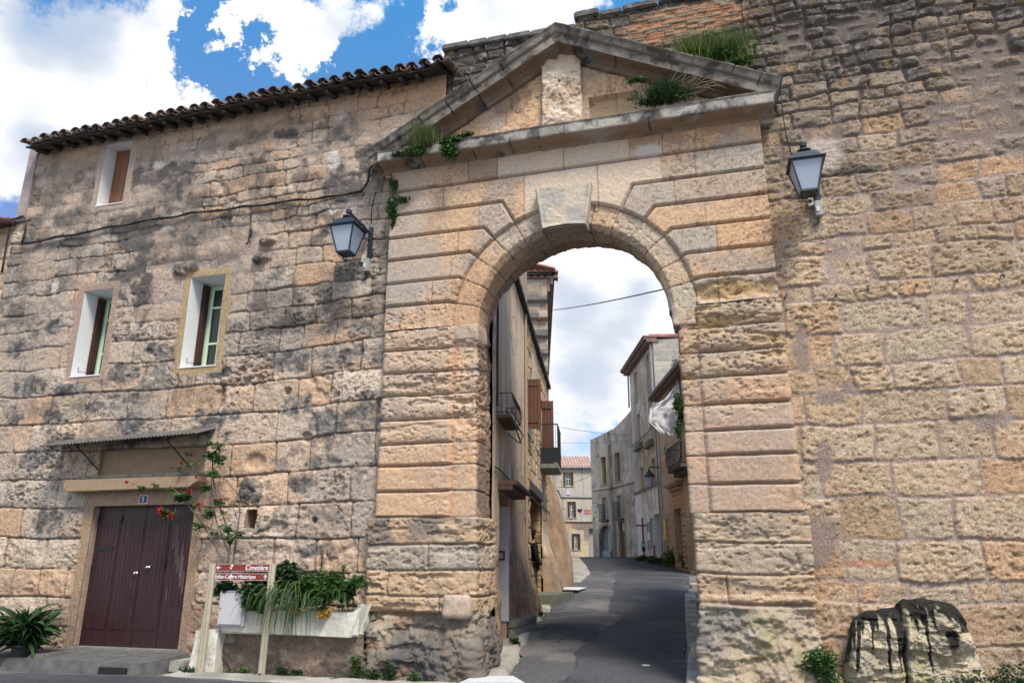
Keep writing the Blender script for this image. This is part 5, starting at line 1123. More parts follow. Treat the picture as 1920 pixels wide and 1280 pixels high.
    for (nm, s0, s1, sc2) in (('buttress_body', 13.3, 15.6, 1.0),):
        a_ = np.r_[np.linspace(s0, s0, 2), np.linspace(s0, s1, 30)]; o_ = np.linspace(0, 1, 24)
        # camera side panel and outer curved face as one bent sheet
        prm = np.linspace(0, 2, 70); S_, Z_ = np.meshgrid(prm, zz, indexing='ij'); oo = np.interp(zz, zz, out)[None, :] * np.ones_like(S_)
        hh = (fbm(S_ * 2, Z_, 2, 4, 3) - .5) * .08; s_pos = np.where(S_ < 1, s0, s0 + (S_ - 1) * (s1 - s0)); o_pos = np.where(S_ < 1, -.5 + (oo + .5) * S_, oo)
        P = F.A + F.u * (s_pos - hh * (S_ < 1))[..., None] + F.n * (o_pos + hh * (S_ >= 1))[..., None]; P[..., 2] = Z_
        c = mixc(np.broadcast_to(rgb(.42, .30, .205), S_.shape + (3,)), rgb(.28, .20, .14), ss(.4, .65, fbm(S_ * 2, Z_, 1.4, 4, 5))); grid(nm, P, c, MP, bt)
    m = MB(); F.box(m, 13.35, 15.6, -.6, -.03, .2, 5.2); m.build('buttress_core', TANR, bt)
    # ---- tall house with toothed gable
    c0 = H(1027, 620, 25.4); hT = R(13.6); uT, nT = udir(hT), nright(hT); left = -nT
    th = thing('tall_gabled_house', 'tall house with bare toothed gable wall and double row of eave tiles', 'house', (c0[0], c0[1], 0))
    g0 = c0 + left * 4.6; FG = Facade(g0, c0); zt = 11.5
    def fng(S, Z):
        h, c = masonry(.34, (1.2, 2.2), rgb(.40, .33, .25), rgb(.33, .29, .24), rgb(.22, .2, .17), 22, hgt=.03, rough=.05)(S, Z)
        k = np.floor((Z + 1) / .68) % 1 ; row = (np.floor((Z + 1) / .34).astype(int) % 2) == 0
        t = row * (S > 2.2 + (np.floor((Z + 1) / .34) % 3) * .35) * (Z < 10.9); t = t * ss(0, .05, (Z + 1) % .34) * ss(.34, .29, (Z + 1) % .34)
        h = h + t * .16; c = mixc(c, rgb(.15, .15, .15), t * ss(.25, .5, fbm(S, Z, 1.8, 3, 9)) * .9); return h, c
    FG.skin('gable_wall', th, 1.0, zt, .03, .03, fng)
    m = MB(); FS = Facade(c0, c0 + uT * 21, True); FS.box(m, 0.1, 21, -4.5, 0, -.0, zt); m.build('street_walls', TANR, th)
    m = MB(); FS.box(m, -.05, 21, .0, .10, zt - .5, zt + .02); FS.box(m, -.1, 21, .1, .22, zt - .22, zt + .1); m.build('eave_moulding', plain('eave_stone', (.22, .17, .15), .9, nscale=5, var=.3), th)
    m = MB(); a = -.3
    while a < 21:
        for (o, z) in ((.30, zt + .26), ):
            pts = []
            for s2 in (0, 1):
                for i in range(7): t = math.pi * i / 6; pts.append(FS.p(a + math.cos(t) * .11, o - s2 * 2.4, z + math.sin(t) * .1 + s2 * .6))
            m.add(pts, [(i, i + 1, 8 + i, 7 + i) for i in range(6)] + [tuple(range(7))])
        a += .235
    for (o, zo) in ((.10, .02), (.2, .22)):
        b = -.3
        while b < 4.6:
            pts = []
            for s2 in (0, 1):
                for i in range(7): t = math.pi * i / 6; pts.append(FG.p(4.6 - b + math.cos(t) * .12, o - s2 * 1.2, zt + zo + math.sin(t) * .1 + s2 * .25))
            m.add(pts, [(i, i + 1, 8 + i, 7 + i) for i in range(6)] + [tuple(range(7))]); b += .25
    m.build('roof_tiles', plain('pinkish_clay', (.33, .17, .14), .85, nscale=4, var=.4, bump=.004), th)
    m = MB(); FS.box(m, -.22, 21, -2.2, .2, zt + .12, zt + .16); FG.box(m, -.0, 4.7, -.8, .06, zt, zt + .04); m.build('roof_deck', WOODG, th)
    # ---- B1 far grey house facing down the street
    A1, B1 = H(1022, 1043, 60), H(1118, 1043, 60); F1 = Facade(A1, B1)
    f1 = thing('far_grey_house', 'distant grey house with orange stained ground floor closing the street', 'house', (A1[0], A1[1], 1.4))
    lineY = F1.px(1070, 978)[1]; Z1 = F1.px(1080, 876)[1]
    def R4(Fa, x0, y0, x1, y1):
        a, z1 = Fa.px(x0, (y0 + y1) / 2)[0], Fa.px((x0 + x1) / 2, y0)[1]; b, z0 = Fa.px(x1, (y0 + y1) / 2)[0], Fa.px((x0 + x1) / 2, y1)[1]
        return (min(a, b), max(a, b), z0, z1)
    w1, w2, w3, d1 = R4(F1, 1056, 885, 1075, 911), R4(F1, 1064, 940, 1080, 970), R4(F1, 1072, 1000, 1088, 1030), R4(F1, 1105, 990, 1117, 1044)
    def fn1(S, Z):
        up_ = ss(-.03, .03, Z - lineY); c = mixc(np.broadcast_to(rgb(.56, .43, .28), S.shape + (3,)), rgb(.62, .32, .14), ss(.4, .6, fbm(S, Z, .8, 4, 3)) * ss(lineY - 1.6, lineY, Z))
        c = mixc(c, rgb(.17, .16, .16), ss(1.2, .5, np.hypot((S - (w3[0] + w3[1]) / 2 - .7) / 1.0, (Z - lineY + .5) / 1.0) + (fbm(S, Z, 1.5, 3, 5) - .5) * .8) * .8)
        g = mixc(np.broadcast_to(rgb(.43, .41, .38), S.shape + (3,)), rgb(.50, .47, .42), ss(.4, .7, fbm(S, Z, 1, 3, 7))); c = mixc(c, g, up_)
        for q in (w1, w2, w3):
            r_ = np.maximum(np.maximum(q[0] - S, S - q[1]), np.maximum(q[2] - Z, Z - q[3])); c = mixc(c, rgb(.50, .44, .34), ss(.32, .26, r_) * .9)
        c = aged(S, Z, c, 31, amt=.3); pil = (S > F1.px(1102, 900)[0]) & (S < F1.px(1106, 900)[0]) & (Z > lineY); c = mixc(c, rgb(.48, .42, .32), pil * .9)
        return (fbm(S, Z, 3, 3, 2) - .5) * .02, c
    F1.skin('wall', f1, 1.0, Z1, .05, .05, fn1, [w1, w2, w3, d1], mat=MP)
    for q in (w1, w2, w3):
        w = F1.reveal(f1, q, .2, plain('tan_surround', (.48, .42, .32), .9) if q is w1 else bpy.data.materials['tan_surround']); qi = (q[0] + .12, q[1] - .12, q[2], q[3]); F1.casement(w, (q[0] + .2, q[1] - .2, q[2] + .02, q[3] - .02), -.17, fr=.05)
        m = MB(); F1.box(m, q[0], q[0] + .17, -.16, .04, q[2], q[3]); F1.box(m, q[1] - .17, q[1], -.16, .04, q[2], q[3]); m.build('shutter', SHUT, w)
    w = F1.reveal(f1, d1, .3, CONC2, 'doorway', pane=GREYB)
    m = MB(); F1.box(m, 0, F1.L, -6, -.32, 1, Z1 - .05); m.build('rear_walls', TANR, f1)
    yr = 4.2; m = MB(); a = 0
    while a < F1.L:
        pts = []
        for s2 in (0, 1):
            for i in range(7): t = math.pi * i / 6; pts.append(F1.p(a + math.cos(t) * .12, .35 - s2 * yr, Z1 + .0 + math.sin(t) * .1 + s2 * 1.35))
        m.add(pts, [(i, i + 1, 8 + i, 7 + i) for i in range(6)] + [tuple(range(7))]); a += .25
    F1.box(m, 0, F1.L, -yr, .25, Z1 - .10, Z1 - .02)
    m.add([F1.p(0, .3, Z1 - .0), F1.p(F1.L, .3, Z1 - .0), F1.p(F1.L, -yr, Z1 + 1.36), F1.p(0, -yr, Z1 + 1.36)], [(0, 1, 2, 3)])
    m.build('roof', plain('pale_pink_tiles', (.40, .27, .22), .9, nscale=2.5, var=.4, bump=.01), f1)
    gq = R4(F1, 1095, 955, 1110, 963); m = MB(); hz = (gq[3] - gq[2])
    for i in range(6):
        a = gq[0] + (gq[1] - gq[0]) * i / 6; F1.box(m, a, a + .045, .02, .03, gq[2], gq[3])
    F1.box(m, gq[0], gq[1], .0185, .0215, gq[3] - .05, gq[3]); F1.box(m, gq[0], gq[1], .0185, .0215, gq[2], gq[2] + .05)
    F1.box(m, gq[0] - 1.75, gq[0] - 1.55, .018, .022, gq[3] + .05, gq[3] + .15)
    m.build('red_wall_mark', plain('faded_red_paint', (.55, .12, .08), .7), f1)
    ctr = F1.px(1087, 957); m = MB(); pts = [(0, -.17), (.2, .03), (.2, .12), (.1, .16), (0, .08), (-.1, .16), (-.2, .12), (-.2, .03)]
    m.add([F1.p(ctr[0] + x, .03, ctr[1] + z) for x, z in pts], [tuple(range(8))]); m.build('black_heart', BLACK, f1)
    nq = R4(F1, 1061, 918, 1069, 927); m = MB(); F1.box(m, *nq[:2], .02, .05, *nq[2:]); m.build('wall_notice', plain('pale_notice', (.55, .5, .58), .6), f1)
    m = MB(); pts = [(1025, 919), (1047, 919), (1052, 932), (1118, 933)]; m.tube([F1.p(F1.px(*p)[0], .05, F1.px(*p)[1]) for p in pts], .035, 5)
    pts = [(1025, 978), (1118, 978)]; m.tube([F1.p(F1.px(*p)[0], .05, F1.px(*p)[1]) for p in pts], .035, 5); m.build('wall_cable', BLACK, f1)
    # ---- B2 grey stone house with arched shop window
    A2, B2 = H(1113, 1043, 51), H(1197, 1043, 46.5); F2 = Facade(A2, B2)
    f2 = thing('arched_corner_house', 'stained grey house with glazed arch and narrow brown door', 'house', (A2[0], A2[1], 1.4))
    tp = [F2.px(1113, 822), F2.px(1133, 812), F2.px(1151, 803), F2.px(1172, 782), F2.px(1193, 757)]
    topf = lambda S: np.interp(S, [t[0] for t in tp], [t[1] for t in tp])
    fw1, fw2, tw1, tw2 = R4(F2, 1130, 932, 1138, 974), R4(F2, 1158, 928, 1166, 971), R4(F2, 1127, 856, 1137, 908), R4(F2, 1153, 848, 1163, 903)
    ar, dr = R4(F2, 1124, 983, 1151, 1045), R4(F2, 1161, 977, 1173, 1045)
    def fn2(S, Z):
        c = mixc(np.broadcast_to(rgb(.76, .65, .50), S.shape + (3,)), rgb(.56, .50, .42), ss(.35, .65, fbm(S, Z, .7, 4, 3))); zt_ = F2.px(1150, 925)[1]
        c = mixc(c, rgb(.40, .38, .35), ss(zt_ - .5, zt_ + 3.5, Z + (fbm(S, Z, .9, 4, 6) - .5) * 2) * .6)
        c = mixc(c, rgb(.10, .095, .09), ss(.28, .1, np.abs(S - F2.px(1148, 930)[0] - .15 * (zt_ - Z) * .3) + (fbm(S * 2, Z * .5, 2, 3, 7) - .5) * .25) * .8)
        c = mixc(c, rgb(.46, .30, .17), ss(2.6, 1.6, Z) * ss(.5, .65, fbm(S, Z, .9, 3, 8)) * .6)
        c = aged(S, Z, c, 33)
        for q in (fw1, fw2, tw1, tw2, dr): r_ = np.maximum(np.maximum(q[0] - S, S - q[1]), np.maximum(q[2] - Z, Z - q[3])); c = mixc(c, rgb(.47, .40, .30), ss(.22, .17, r_) * .8)
        return (fbm(S, Z, 3, 4, 2) - .5) * .05, c
    ah = (ar[0], ar[1], ar[2] - .3, ar[3])
    F2.skin('wall', f2, 1.0, 16, .045, .05, fn2, [fw1, fw2, tw1, tw2, dr, ah], top=topf, mat=MP)
    # arch head infill
    ac, rad, zs_ = (ar[0] + ar[1]) / 2, (ar[1] - ar[0]) / 2, ar[3] - (ar[1] - ar[0]) / 2 * 1.15
    for sg in (-1, 1):
        m = MB(); P_ = [(ac + sg * rad, ar[3] + .02), (ac, ar[3] + .02)] + [(ac + sg * rad * math.sin(t), zs_ + (ar[3] - zs_) * math.cos(t)) for t in np.linspace(0, math.pi / 2, 10)]
        n = len(P_); V = [F2.p(x, .01, z) for x, z in P_] + [F2.p(x, -.25, z) for x, z in P_]; m.add(V, [tuple(range(n)), tuple(range(n, 2 * n))] + [(i, (i + 1) % n, (i + 1) % n + n, i + n) for i in range(n)]); m.build('arch_spandrel', plain('warm_render', (.41, .34, .26), .9, nscale=2, var=.15), f2)
    m = MB(); m.tube([F2.p(ac - rad, .03, ar[2] - .3)] + [F2.p(ac - rad * math.cos(t), .03, zs_ + (ar[3] - zs_) * math.sin(t)) for t in np.linspace(0, math.pi, 16)] + [F2.p(ac + rad, .03, ar[2] - .3)], .07, 5); m.build('arch_trim', plain('arch_stone', (.42, .36, .28), .9), f2)
    m = MB(); F2.box(m, ar[0], ar[1], -.26, -.24, ar[2] - .3, ar[3]); sh = m.build('arched_window', plain('grey_glazing', (.22, .25, .27), .25), f2)
    m = MB()
    for t in (.33, .66): a = ar[0] + (ar[1] - ar[0]) * t; F2.box(m, a - .03, a + .03, -.235, -.2, ar[2] - .3, ar[3] - .2)
    for z in (2.2, 3.2): F2.box(m, ar[0], ar[1], -.235, -.205, z, z + .05)
    F2.box(m, ar[0], ar[1] - .6, -.235, -.1, ar[2] - .3, 1.9); m.build('glazing_bar', GREYB, sh)
    w = F2.reveal(f2, dr, .15, bpy.data.materials['tan_surround'], 'door', pane=SHUT2)
    m = MB(); F2.box(m, dr[0] + .08, dr[1] - .08, -.14, -.12, dr[3] - .6, dr[3] - .1); m.build('fanlight', GLASS, w)
    for q in (tw1, tw2): F2.reveal(f2, q, .25, bpy.data.materials['tan_surround'], pane=plain('boarded_window', (.20, .15, .10), .9) if q is tw1 else bpy.data.materials['boarded_window'])
    for q in (fw1, fw2):
        w = F2.reveal(f2, q, .18, bpy.data.materials['tan_surround'], pane=WHITEP); m = MB(); F2.box(m, q[0] + .3, q[1] - .25, -.178, -.16, q[2], q[3] - .1); m.build('open_gap', GLASS, w)
        m = MB(); za = q[2]
        for a in np.linspace(q[0] - .12, q[1] + .12, 9): m.tube([F2.p(a, .22, za), F2.p(a, .22, za + 1.0)], .016, 4)
        for z in (za + .03, za + .5, za + 1.0): m.tube([F2.p(q[0] - .12, .22, z), F2.p(q[1] + .12, .22, z)], .02, 4)
        F2.box(m, q[0] - .2, q[1] + .2, 0, .25, za - .12, za - .03); m.build('window_balcony', IRON, w)
    m = MB(); F2.box(m, 0, F2.L, -5, -.3, 1, min(t[1] for t in tp) - .2); m.build('rear_walls', TANR, f2)
    m = MB(); pts = [(1113, 920), (1150, 915), (1193, 903)]; m.tube([F2.p(F2.px(*p)[0], .05, F2.px(*p)[1]) for p in pts], .03, 5); m.build('wall_cable', BLACK, f2)
    # ---- B3 tall house, white ground floor
    A3, B3 = H(1196, 1043, 45), H(1247, 1045, 37.5); F3 = Facade(A3, B3)
    f3 = thing('tall_white_footed_house', 'tall grey house with whitewashed ground floor and red roof edge', 'house', (A3[0], A3[1], 1.4)); Z3 = 12.6
    zw = F3.px(1220, 913)[1]
    qs = [R4(F3, 1190, 696, 1195, 755), R4(F3, 1213, 662, 1219, 735), R4(F3, 1196, 775, 1201, 830), R4(F3, 1217, 745, 1223, 800), R4(F3, 1202, 875, 1207, 920), R4(F3, 1223, 858, 1230, 910)]
    dq = [R4(F3, 1229, 962, 1243, 1048), R4(F3, 1221, 970, 1226, 1030)]
    def fn3(S, Z):
        c = mixc(np.broadcast_to(rgb(.74, .66, .54), S.shape + (3,)), rgb(.50, .46, .41), ss(.35, .6, fbm(S, Z, .8, 4, 5))); c = mixc(c, rgb(.48, .38, .25), ss(.55, .7, fbm(S, Z * .6, .9, 4, 9)) * .7)
        wc = mixc(np.broadcast_to(rgb(.80, .79, .76), S.shape + (3,)), rgb(.66, .64, .60), ss(.5, .7, fbm(S, Z, 1, 3, 6))); c = aged(S, Z, mixc(wc, c, ss(-.04, .04, Z - zw)), 35, amt=.45); return (fbm(S, Z, 3, 3, 2) - .5) * .03, c
    F3.skin('wall', f3, 1.0, Z3, .05, .05, fn3, qs + dq, mat=MP)
    for q in qs: F3.reveal(f3, q, .2, bpy.data.materials['tan_surround'], pane=GREYB)
    for q in dq: F3.reveal(f3, q, .25, WHITEP, 'doorway', pane=plain('pale_grey_door', (.35, .36, .38), .6) if q is dq[0] else bpy.data.materials['pale_grey_door'])
    nB = B3 + nright(R(13.6)) * 5.5; FG3 = Facade(B3, nB)
    FG3.skin('gable_wall', f3, 1.0, Z3 + .45, .05, .04, masonry(.33, (1.3, 2.3), rgb(.40, .37, .32), rgb(.32, .30, .27), rgb(.46, .42, .36), 9, hgt=.02, rough=.03), top=lambda S: Z3 + .15 + S * .05)
    m = MB(); F3.box(m, -.2, F3.L + .1, -.3, .35, Z3, Z3 + .14); F3.box(m, -.2, F3.L + .1, -.2, .5, Z3 + .141, Z3 + .26); m.build('eave', plain('brown_eave', (.16, .11, .09), .8, nscale=4, var=.3), f3)
    m = MB(); F3.box(m, -.3, F3.L + .15, -5.4, .55, Z3 + .27, Z3 + .34); FG3.box(m, -.2, 5.4, -7, .12, Z3 + .35, Z3 + .42); m.build('roof', plain('pink_red_roof', (.36, .15, .13), .8, nscale=4, var=.3), f3)
    m = MB(); F3.box(m, 0, F3.L, -5.4, -.3, 1, Z3 - .1); m.build('rear_walls', TANR, f3)
    m = MB(); m.tube([F3.p(F3.L - .15, .1, Z3 - .1), F3.p(F3.L - .15, .1, 1.4)], .055, 7); m.tube([F3.p(.05, .1, Z3), F3.p(.05, .12, 10.5)], .06, 6); m.build('drainpipe', plain('zinc', (.36, .37, .40), .5, metal=.5), f3)
    m = MB(); F3.box(m, 0, F3.L - .3, 0, .1, zw - .05, zw + .08); m.tube([F3.p(0, .12, 8.0), F3.p(F3.L, .12, 8.1)], .03, 5); m.build('string_course', CONC, f3)
    for px_, py_ in ((1201, 843), (1221, 838)):
        q = F3.px(px_, py_); m = MB(); F3.box(m, q[0] - .9, q[0] + .9, 0, .28, q[1], q[1] + .14); F3.box(m, q[0] - .7, q[0] + .7, 0, .2, q[1] + .141, q[1] + .35); m.build('window_hood', plain('mossy_stone', (.17, .16, .10), .95, nscale=5, var=.4), f3)
    bq = F3.px(1218, 1003); m = MB(); F3.box(m, bq[0] - .5, bq[0] + .5, .02, .05, bq[1] - .7, bq[1] + .7); bd = m.build('notice_board', plain('grey_board', (.14, .16, .19), .5), f3)
    m = MB(); F3.box(m, bq[0] - .45, bq[0] + .45, .051, .06, bq[1] - .25, bq[1] + .15); m.build('notice_sheet', WHITEP, bd)
    # ---- B4 nearer stone house on the right with carved doorway and balcony
    A4, B4 = H(1249, 1048, 36.8), H(1318, 1052, 29.5); F4 = Facade(A4, B4)
    f4 = thing('carved_door_house', 'ashlar house on the right with carved stone doorway and iron balcony', 'house', (A4[0], A4[1], 1.3)); Z4 = 9.2
    dq4 = R4(F4, 1270, 952, 1283, 1046)
    def fn4(S, Z):
        h, c = masonry(.32, (1.4, 2.4), rgb(.58, .47, .34), rgb(.50, .38, .26), rgb(.32, .27, .21), 15, hgt=.015, rough=.02, wob=.01)(S, Z)
        r_ = np.maximum(np.maximum(dq4[0] - S, S - dq4[1]), Z - dq4[3] - .5); tooth = (np.floor(Z / .22).astype(int) % 2) * .16
        m = (r_ < .22 + tooth); h = h + m * (.07 + .02 * np.sin(Z / .22 * math.pi * 2)); c = mixc(c, rgb(.58, .36, .20), m * .8); c = mixc(c, rgb(.40, .27, .17), ss(4.6, 3.0, Z) * ss(.4, .6, fbm(S, Z, 1, 3, 5)) * .6); return h, c
    F4.skin('wall', f4, .8, Z4, .03, .035, fn4, [dq4])
    F4.reveal(f4, dq4, .3, plain('carved_stone', (.38, .27, .18), .9, nscale=5, var=.2), 'doorway', t=.06, proud=.1, pane=plain('grey_wood_door', (.16, .14, .12), .7, nscale=4, var=.2))
    m = MB(); c_ = (dq4[0] + dq4[1]) / 2
    for k, (w_, o, z) in enumerate(((.95, .14, .62), (1.05, .22, .80), (1.2, .32, .95), (1.3, .38, 1.04))): F4.box(m, c_ - w_, c_ + w_, 0, o, dq4[3] + z, dq4[3] + z + .1)
    m.build('door_cornice', bpy.data.materials['carved_stone'], f4)
    m = MB(); F4.box(m, -.1, F4.L + .1, -.3, .3, Z4, Z4 + .12); F4.box(m, -.15, F4.L + .1, -.2, .42, Z4 + .121, Z4 + .22); m.build('eave', bpy.data.materials['brown_eave'], f4)
    m = MB(); F4.box(m, 0, F4.L, -5, -.32, .8, Z4); m.build('rear_walls', TANR, f4); G4 = Facade(F4.B, F4.B - F4.n * 5); G4.n = -F4.u * -1 if (F4.u).dot(CAM - F4.B) > 0 else -F4.u; G4.skin('gable_wall', f4, .8, Z4, .05, .05, masonry(.32, (1.4, 2.4), rgb(.56, .45, .33), rgb(.46, .36, .26), rgb(.3, .25, .2), 18, hgt=.02, rough=.03))
    m = MB(); F4.box(m, -.2, F4.L, -5, .45, Z4 + .23, Z4 + .3); m.build('roof', plain('pale_roof', (.45, .45, .47), .8), f4)
    q = F4.px(1250, 993); m = MB(); F4.box(m, q[0] - .2, q[0] + .2, .02, .1, q[1] - .5, q[1] + .5); m.build('yellow_box', plain('yellow_paint', (.55, .38, .03), .5), f4)
    q = F4.px(1284, 860); b0 = q[0] - .75; b1 = b0 + 2.6; zb_ = F4.px(1270, 892)[1]
    m = MB(); F4.box(m, b0, b1, 0, .62, zb_, zb_ + .16); F4.box(m, b0 + .15, b1 - .15, 0, .4, zb_ - .2, zb_ - .001); bal = m.build('balcony_slab', plain('dark_mossy_stone', (.06, .06, .045), .95, nscale=4, var=.4), f4, bevel=.02)
    m = MB()
    for z in (zb_ + .25, zb_ + 1.05): m.tube([F4.p(b0, .02, z), F4.p(b0, .6, z), F4.p(b1, .6, z), F4.p(b1, .02, z)], .022, 5)
    for a in np.linspace(b0, b1, 22): m.tube([F4.p(a, .6, zb_ + .16), F4.p(a, .68, zb_ + .5), F4.p(a, .6, zb_ + 1.05)], .012, 4)
    for o in np.linspace(.08, .6, 6): m.tube([F4.p(b0, o, zb_ + .16), F4.p(b0, o, zb_ + 1.05)], .012, 4)
    m.tube([F4.p(b0 - .02, .55, zb_ + 1.05)] + [F4.p(b0 - .3 - .18 * math.cos(t), .6, zb_ + 1.05 + .2 * math.sin(t)) for t in np.linspace(-1, 3, 8)], .018, 5)
    m.build('balcony_railing', IRON, bal)
    street.F4, street.b0, street.b1, street.zb = F4, b0, b1, zb_
    # upper flower ledge with plants and the hung cloth
    # ---- building right behind the gate on the right (only its gutter shows)
    rh = thing('right_street_house', 'house behind the right pier of which only a grey gutter end shows', 'house', (1.5, 3, 0))
    FR = Facade((.30, 1.35), (.0, 11.0)); m = MB(); FR.box(m, 0, 9.6, -3.5, -.2, 0, 6.0); m.build('walls', TANR, rh)
    rq_ = [(1.6, 2.5, .2, 2.3), (5.0, 5.8, 3.2, 4.5), (7.6, 8.4, 3.2, 4.5), (6.2, 7.1, .3, 2.4)]
    FR.skin('street_wall', rh, 0, 6.0, .05, .04, masonry(.34, (1.2, 2.4), rgb(.56, .44, .31), rgb(.48, .36, .25), rgb(.34, .28, .22), 44, hgt=.03, rough=.05), rq_)
    for q in rq_: FR.reveal(rh, q, .16, PLANTW, 'window' if q[2] > 2 else 'doorway', pane=SHUT)
    m = MB(); FR.box(m, -.1, 9.7, -3.6, .3, 6.0, 6.1); m.build('roof', WOODG, rh)
    a, b = H(1250, 508, 13.4), H(1251, 541, 13.4); c, d = H(1254, 546, 13.4), H(1259, 578, 13.4); ZN = plain('grey_zinc', (.10, .115, .14), .5, metal=.3)
    m = MB(); q = 4; m.tube([a + np.array([0, 0, .8]), a, b], [.055, .06, .055], 4); hp = m.build('gutter_end', ZN, rh); m = MB(); m.tube([c, (c + d) / 2, d, d - np.array([-.02, 0, .3])], [.07, .05, .03, .03], 4); m.tube([c, (0.28, c[1], c[2] + .1)], .02, 5); m.tube([a, (0.28, a[1], a[2] + .1)], .02, 5); m.build('rain_hopper', ZN, rh)
street()

def person():
    pr = H(999, 1000, 19.3); gz = float(zg(pr[1])) + .02; f = Vector((pr[0], pr[1], gz)); hgt = 1.75
    ps = thing('person', 'person in black jacket and dark green trousers standing in the doorway niche', 'person', tuple(f))
    th = R(-60)                                                       # faces up the street to the right
    def P(x, y, z):
        x, y, z = x * 1.05, y * 1.05, z * 1.05
        return (f.x + x * math.cos(th) - y * math.sin(th), f.y + x * math.sin(th) + y * math.cos(th), f.z + z)
    J = {'pel': ((0, 0, .93), .13, .10), 'belly': ((0, .01, 1.08), .125, .095), 'chest': ((0, 0, 1.28), .15, .10), 'neckb': ((0, -.01, 1.42), .07, .065), 'neck': ((0, .01, 1.48), .05, .05), 'head0': ((0, .03, 1.54), .065, .075), 'head1': ((0, .035, 1.62), .078, .095), 'head2': ((0, .03, 1.70), .05, .06),
         'hl': ((-.09, 0, .88), .085, .085), 'kl': ((-.10, .03, .50), .058, .06), 'al': ((-.10, -.01, .10), .038, .04), 'tl': ((-.11, .13, .04), .035, .03), 'hr': ((.09, 0, .88), .085, .085), 'kr': ((.10, .02, .50), .058, .06), 'ar': ((.10, -.02, .10), .038, .04), 'tr': ((.12, .12, .04), .035, .03),
         'sl': ((-.17, 0, 1.38), .055, .055), 'el': ((-.24, .0, 1.10), .042, .042), 'wl': ((-.22, .14, .90), .028, .028), 'nl': ((-.21, .18, .84), .03, .018), 'sr': ((.17, 0, 1.38), .055, .055), 'er': ((.24, .02, 1.10), .042, .042), 'wr': ((.22, .10, .90), .028, .028), 'nr': ((.20, .13, .84), .03, .018)}
    E = [('pel', 'belly'), ('belly', 'chest'), ('chest', 'neckb'), ('neckb', 'neck'), ('neck', 'head0'), ('head0', 'head1'), ('head1', 'head2'), ('pel', 'hl'), ('hl', 'kl'), ('kl', 'al'), ('al', 'tl'), ('pel', 'hr'), ('hr', 'kr'), ('kr', 'ar'), ('ar', 'tr'),
         ('chest', 'sl'), ('sl', 'el'), ('el', 'wl'), ('wl', 'nl'), ('chest', 'sr'), ('sr', 'er'), ('er', 'wr'), ('wr', 'nr')]
    def skin(name, keys, edges, mats, grow=0, pick=None):
        ks = list(keys); me = bpy.data.meshes.new(name); me.from_pydata([P(*J[k][0]) for k in ks], [(ks.index(a), ks.index(b)) for a, b in edges], []); o = bpy.data.objects.new(name + '_tmp', me); COL.objects.link(o)
        o.modifiers.new('s', 'SKIN'); 
        for i, k in enumerate(ks): v = me.skin_vertices[0].data[i]; v.radius = (J[k][1] + grow, J[k][2] + grow); v.use_root = i == 0
        sb = o.modifiers.new('b', 'SUBSURF'); sb.levels = 2; sb.render_levels = 2
        dg = bpy.context.evaluated_depsgraph_get(); m2 = bpy.data.meshes.new_from_object(o.evaluated_get(dg)); m2.name = name; bpy.data.objects.remove(o)
        for m in mats: m2.materials.append(m)
        if pick: 
            for p in m2.polygons: p.material_index = pick(p.center)
        for p in m2.polygons: p.use_smooth = True
        return link(name, m2, None, ps)
    SK = plain('skin', (.30, .17, .12), .6); JK = plain('black_jacket', (.008, .008, .010), .9, spec=.15); TR = plain('dark_green_trousers', (.012, .018, .012), .85); HR = plain('black_hair', (.006, .005, .005), .95, spec=.1)
    skin('body', J, E, [SK])
    skin('jacket', ['pel', 'belly', 'chest', 'neckb', 'sl', 'el', 'wl', 'sr', 'er', 'wr'], [('pel', 'belly'), ('belly', 'chest'), ('chest', 'neckb'), ('chest', 'sl'), ('sl', 'el'), ('el', 'wl'), ('chest', 'sr'), ('sr', 'er'), ('er', 'wr')], [JK], .030)
    skin('trousers', ['pel', 'hl', 'kl', 'al', 'hr', 'kr', 'ar'], [('pel', 'hl'), ('hl', 'kl'), ('kl', 'al'), ('pel', 'hr'), ('hr', 'kr'), ('kr', 'ar')], [TR], .012)
    def lump(name, c, r, mat, cut=None):
        bm = bmesh.new(); bmesh.ops.create_uvsphere(bm, u_segments=16, v_segments=12, radius=1)
        for v in bm.verts: v.co = Vector((v.co.x * r[0], v.co.y * r[1], v.co.z * r[2]))
        if cut: bmesh.ops.delete(bm, geom=[v for v in bm.verts if cut(v.co)], context='VERTS')
        for v in bm.verts: v.co = Vector(P(v.co.x + c[0], v.co.y + c[1], v.co.z + c[2]))
        me = bpy.data.meshes.new(name); bm.to_mesh(me); bm.free(); me.polygons.foreach_set('use_smooth', [True] * len(me.polygons)); return link(name, me, mat, ps)
    lump('hair', (0, .005, 1.64), (.098, .115, .125), HR, lambda v: v.y > .045 and v.z < .045)
    for s_ in (-1, 1): lump('shoe', (s_ * .11, .06, .045), (.05, .14, .05), HR); lump('ear', (s_ * .083, .02, 1.60), (.012, .02, .03), SK); lump('eye', (s_ * .03, .122, 1.625), (.012, .008, .008), HR)
    lump('nose', (0, .135, 1.60), (.012, .02, .022), SK); lump('mouth', (0, .122, 1.555), (.025, .01, .007), plain('lips', (.25, .08, .07), .5))
    for s_, w in ((-1, J['nl'][0]), (1, J['nr'][0])):
        m = MB()
        for i in range(4):
            x = w[0] + (i - 1.5) * .017; y = w[1]; z = w[2]; ln = (.055, .068, .064, .05)[i]
            m.tube([P(x, y, z), P(x, y + ln * .3, z - ln * .5 if s_ < 0 else z + .01), P(x, y + ln * .5, z - ln if s_ < 0 else z - .02)], [.009, .008, .006], 6)
        m.tube([P(w[0] - s_ * .028, w[1] - .02, w[2] + .01), P(w[0] - s_ * .045, w[1] + .015, w[2])], [.010, .007], 6); m.build('fingers', SK, ps, smooth=True)
person()

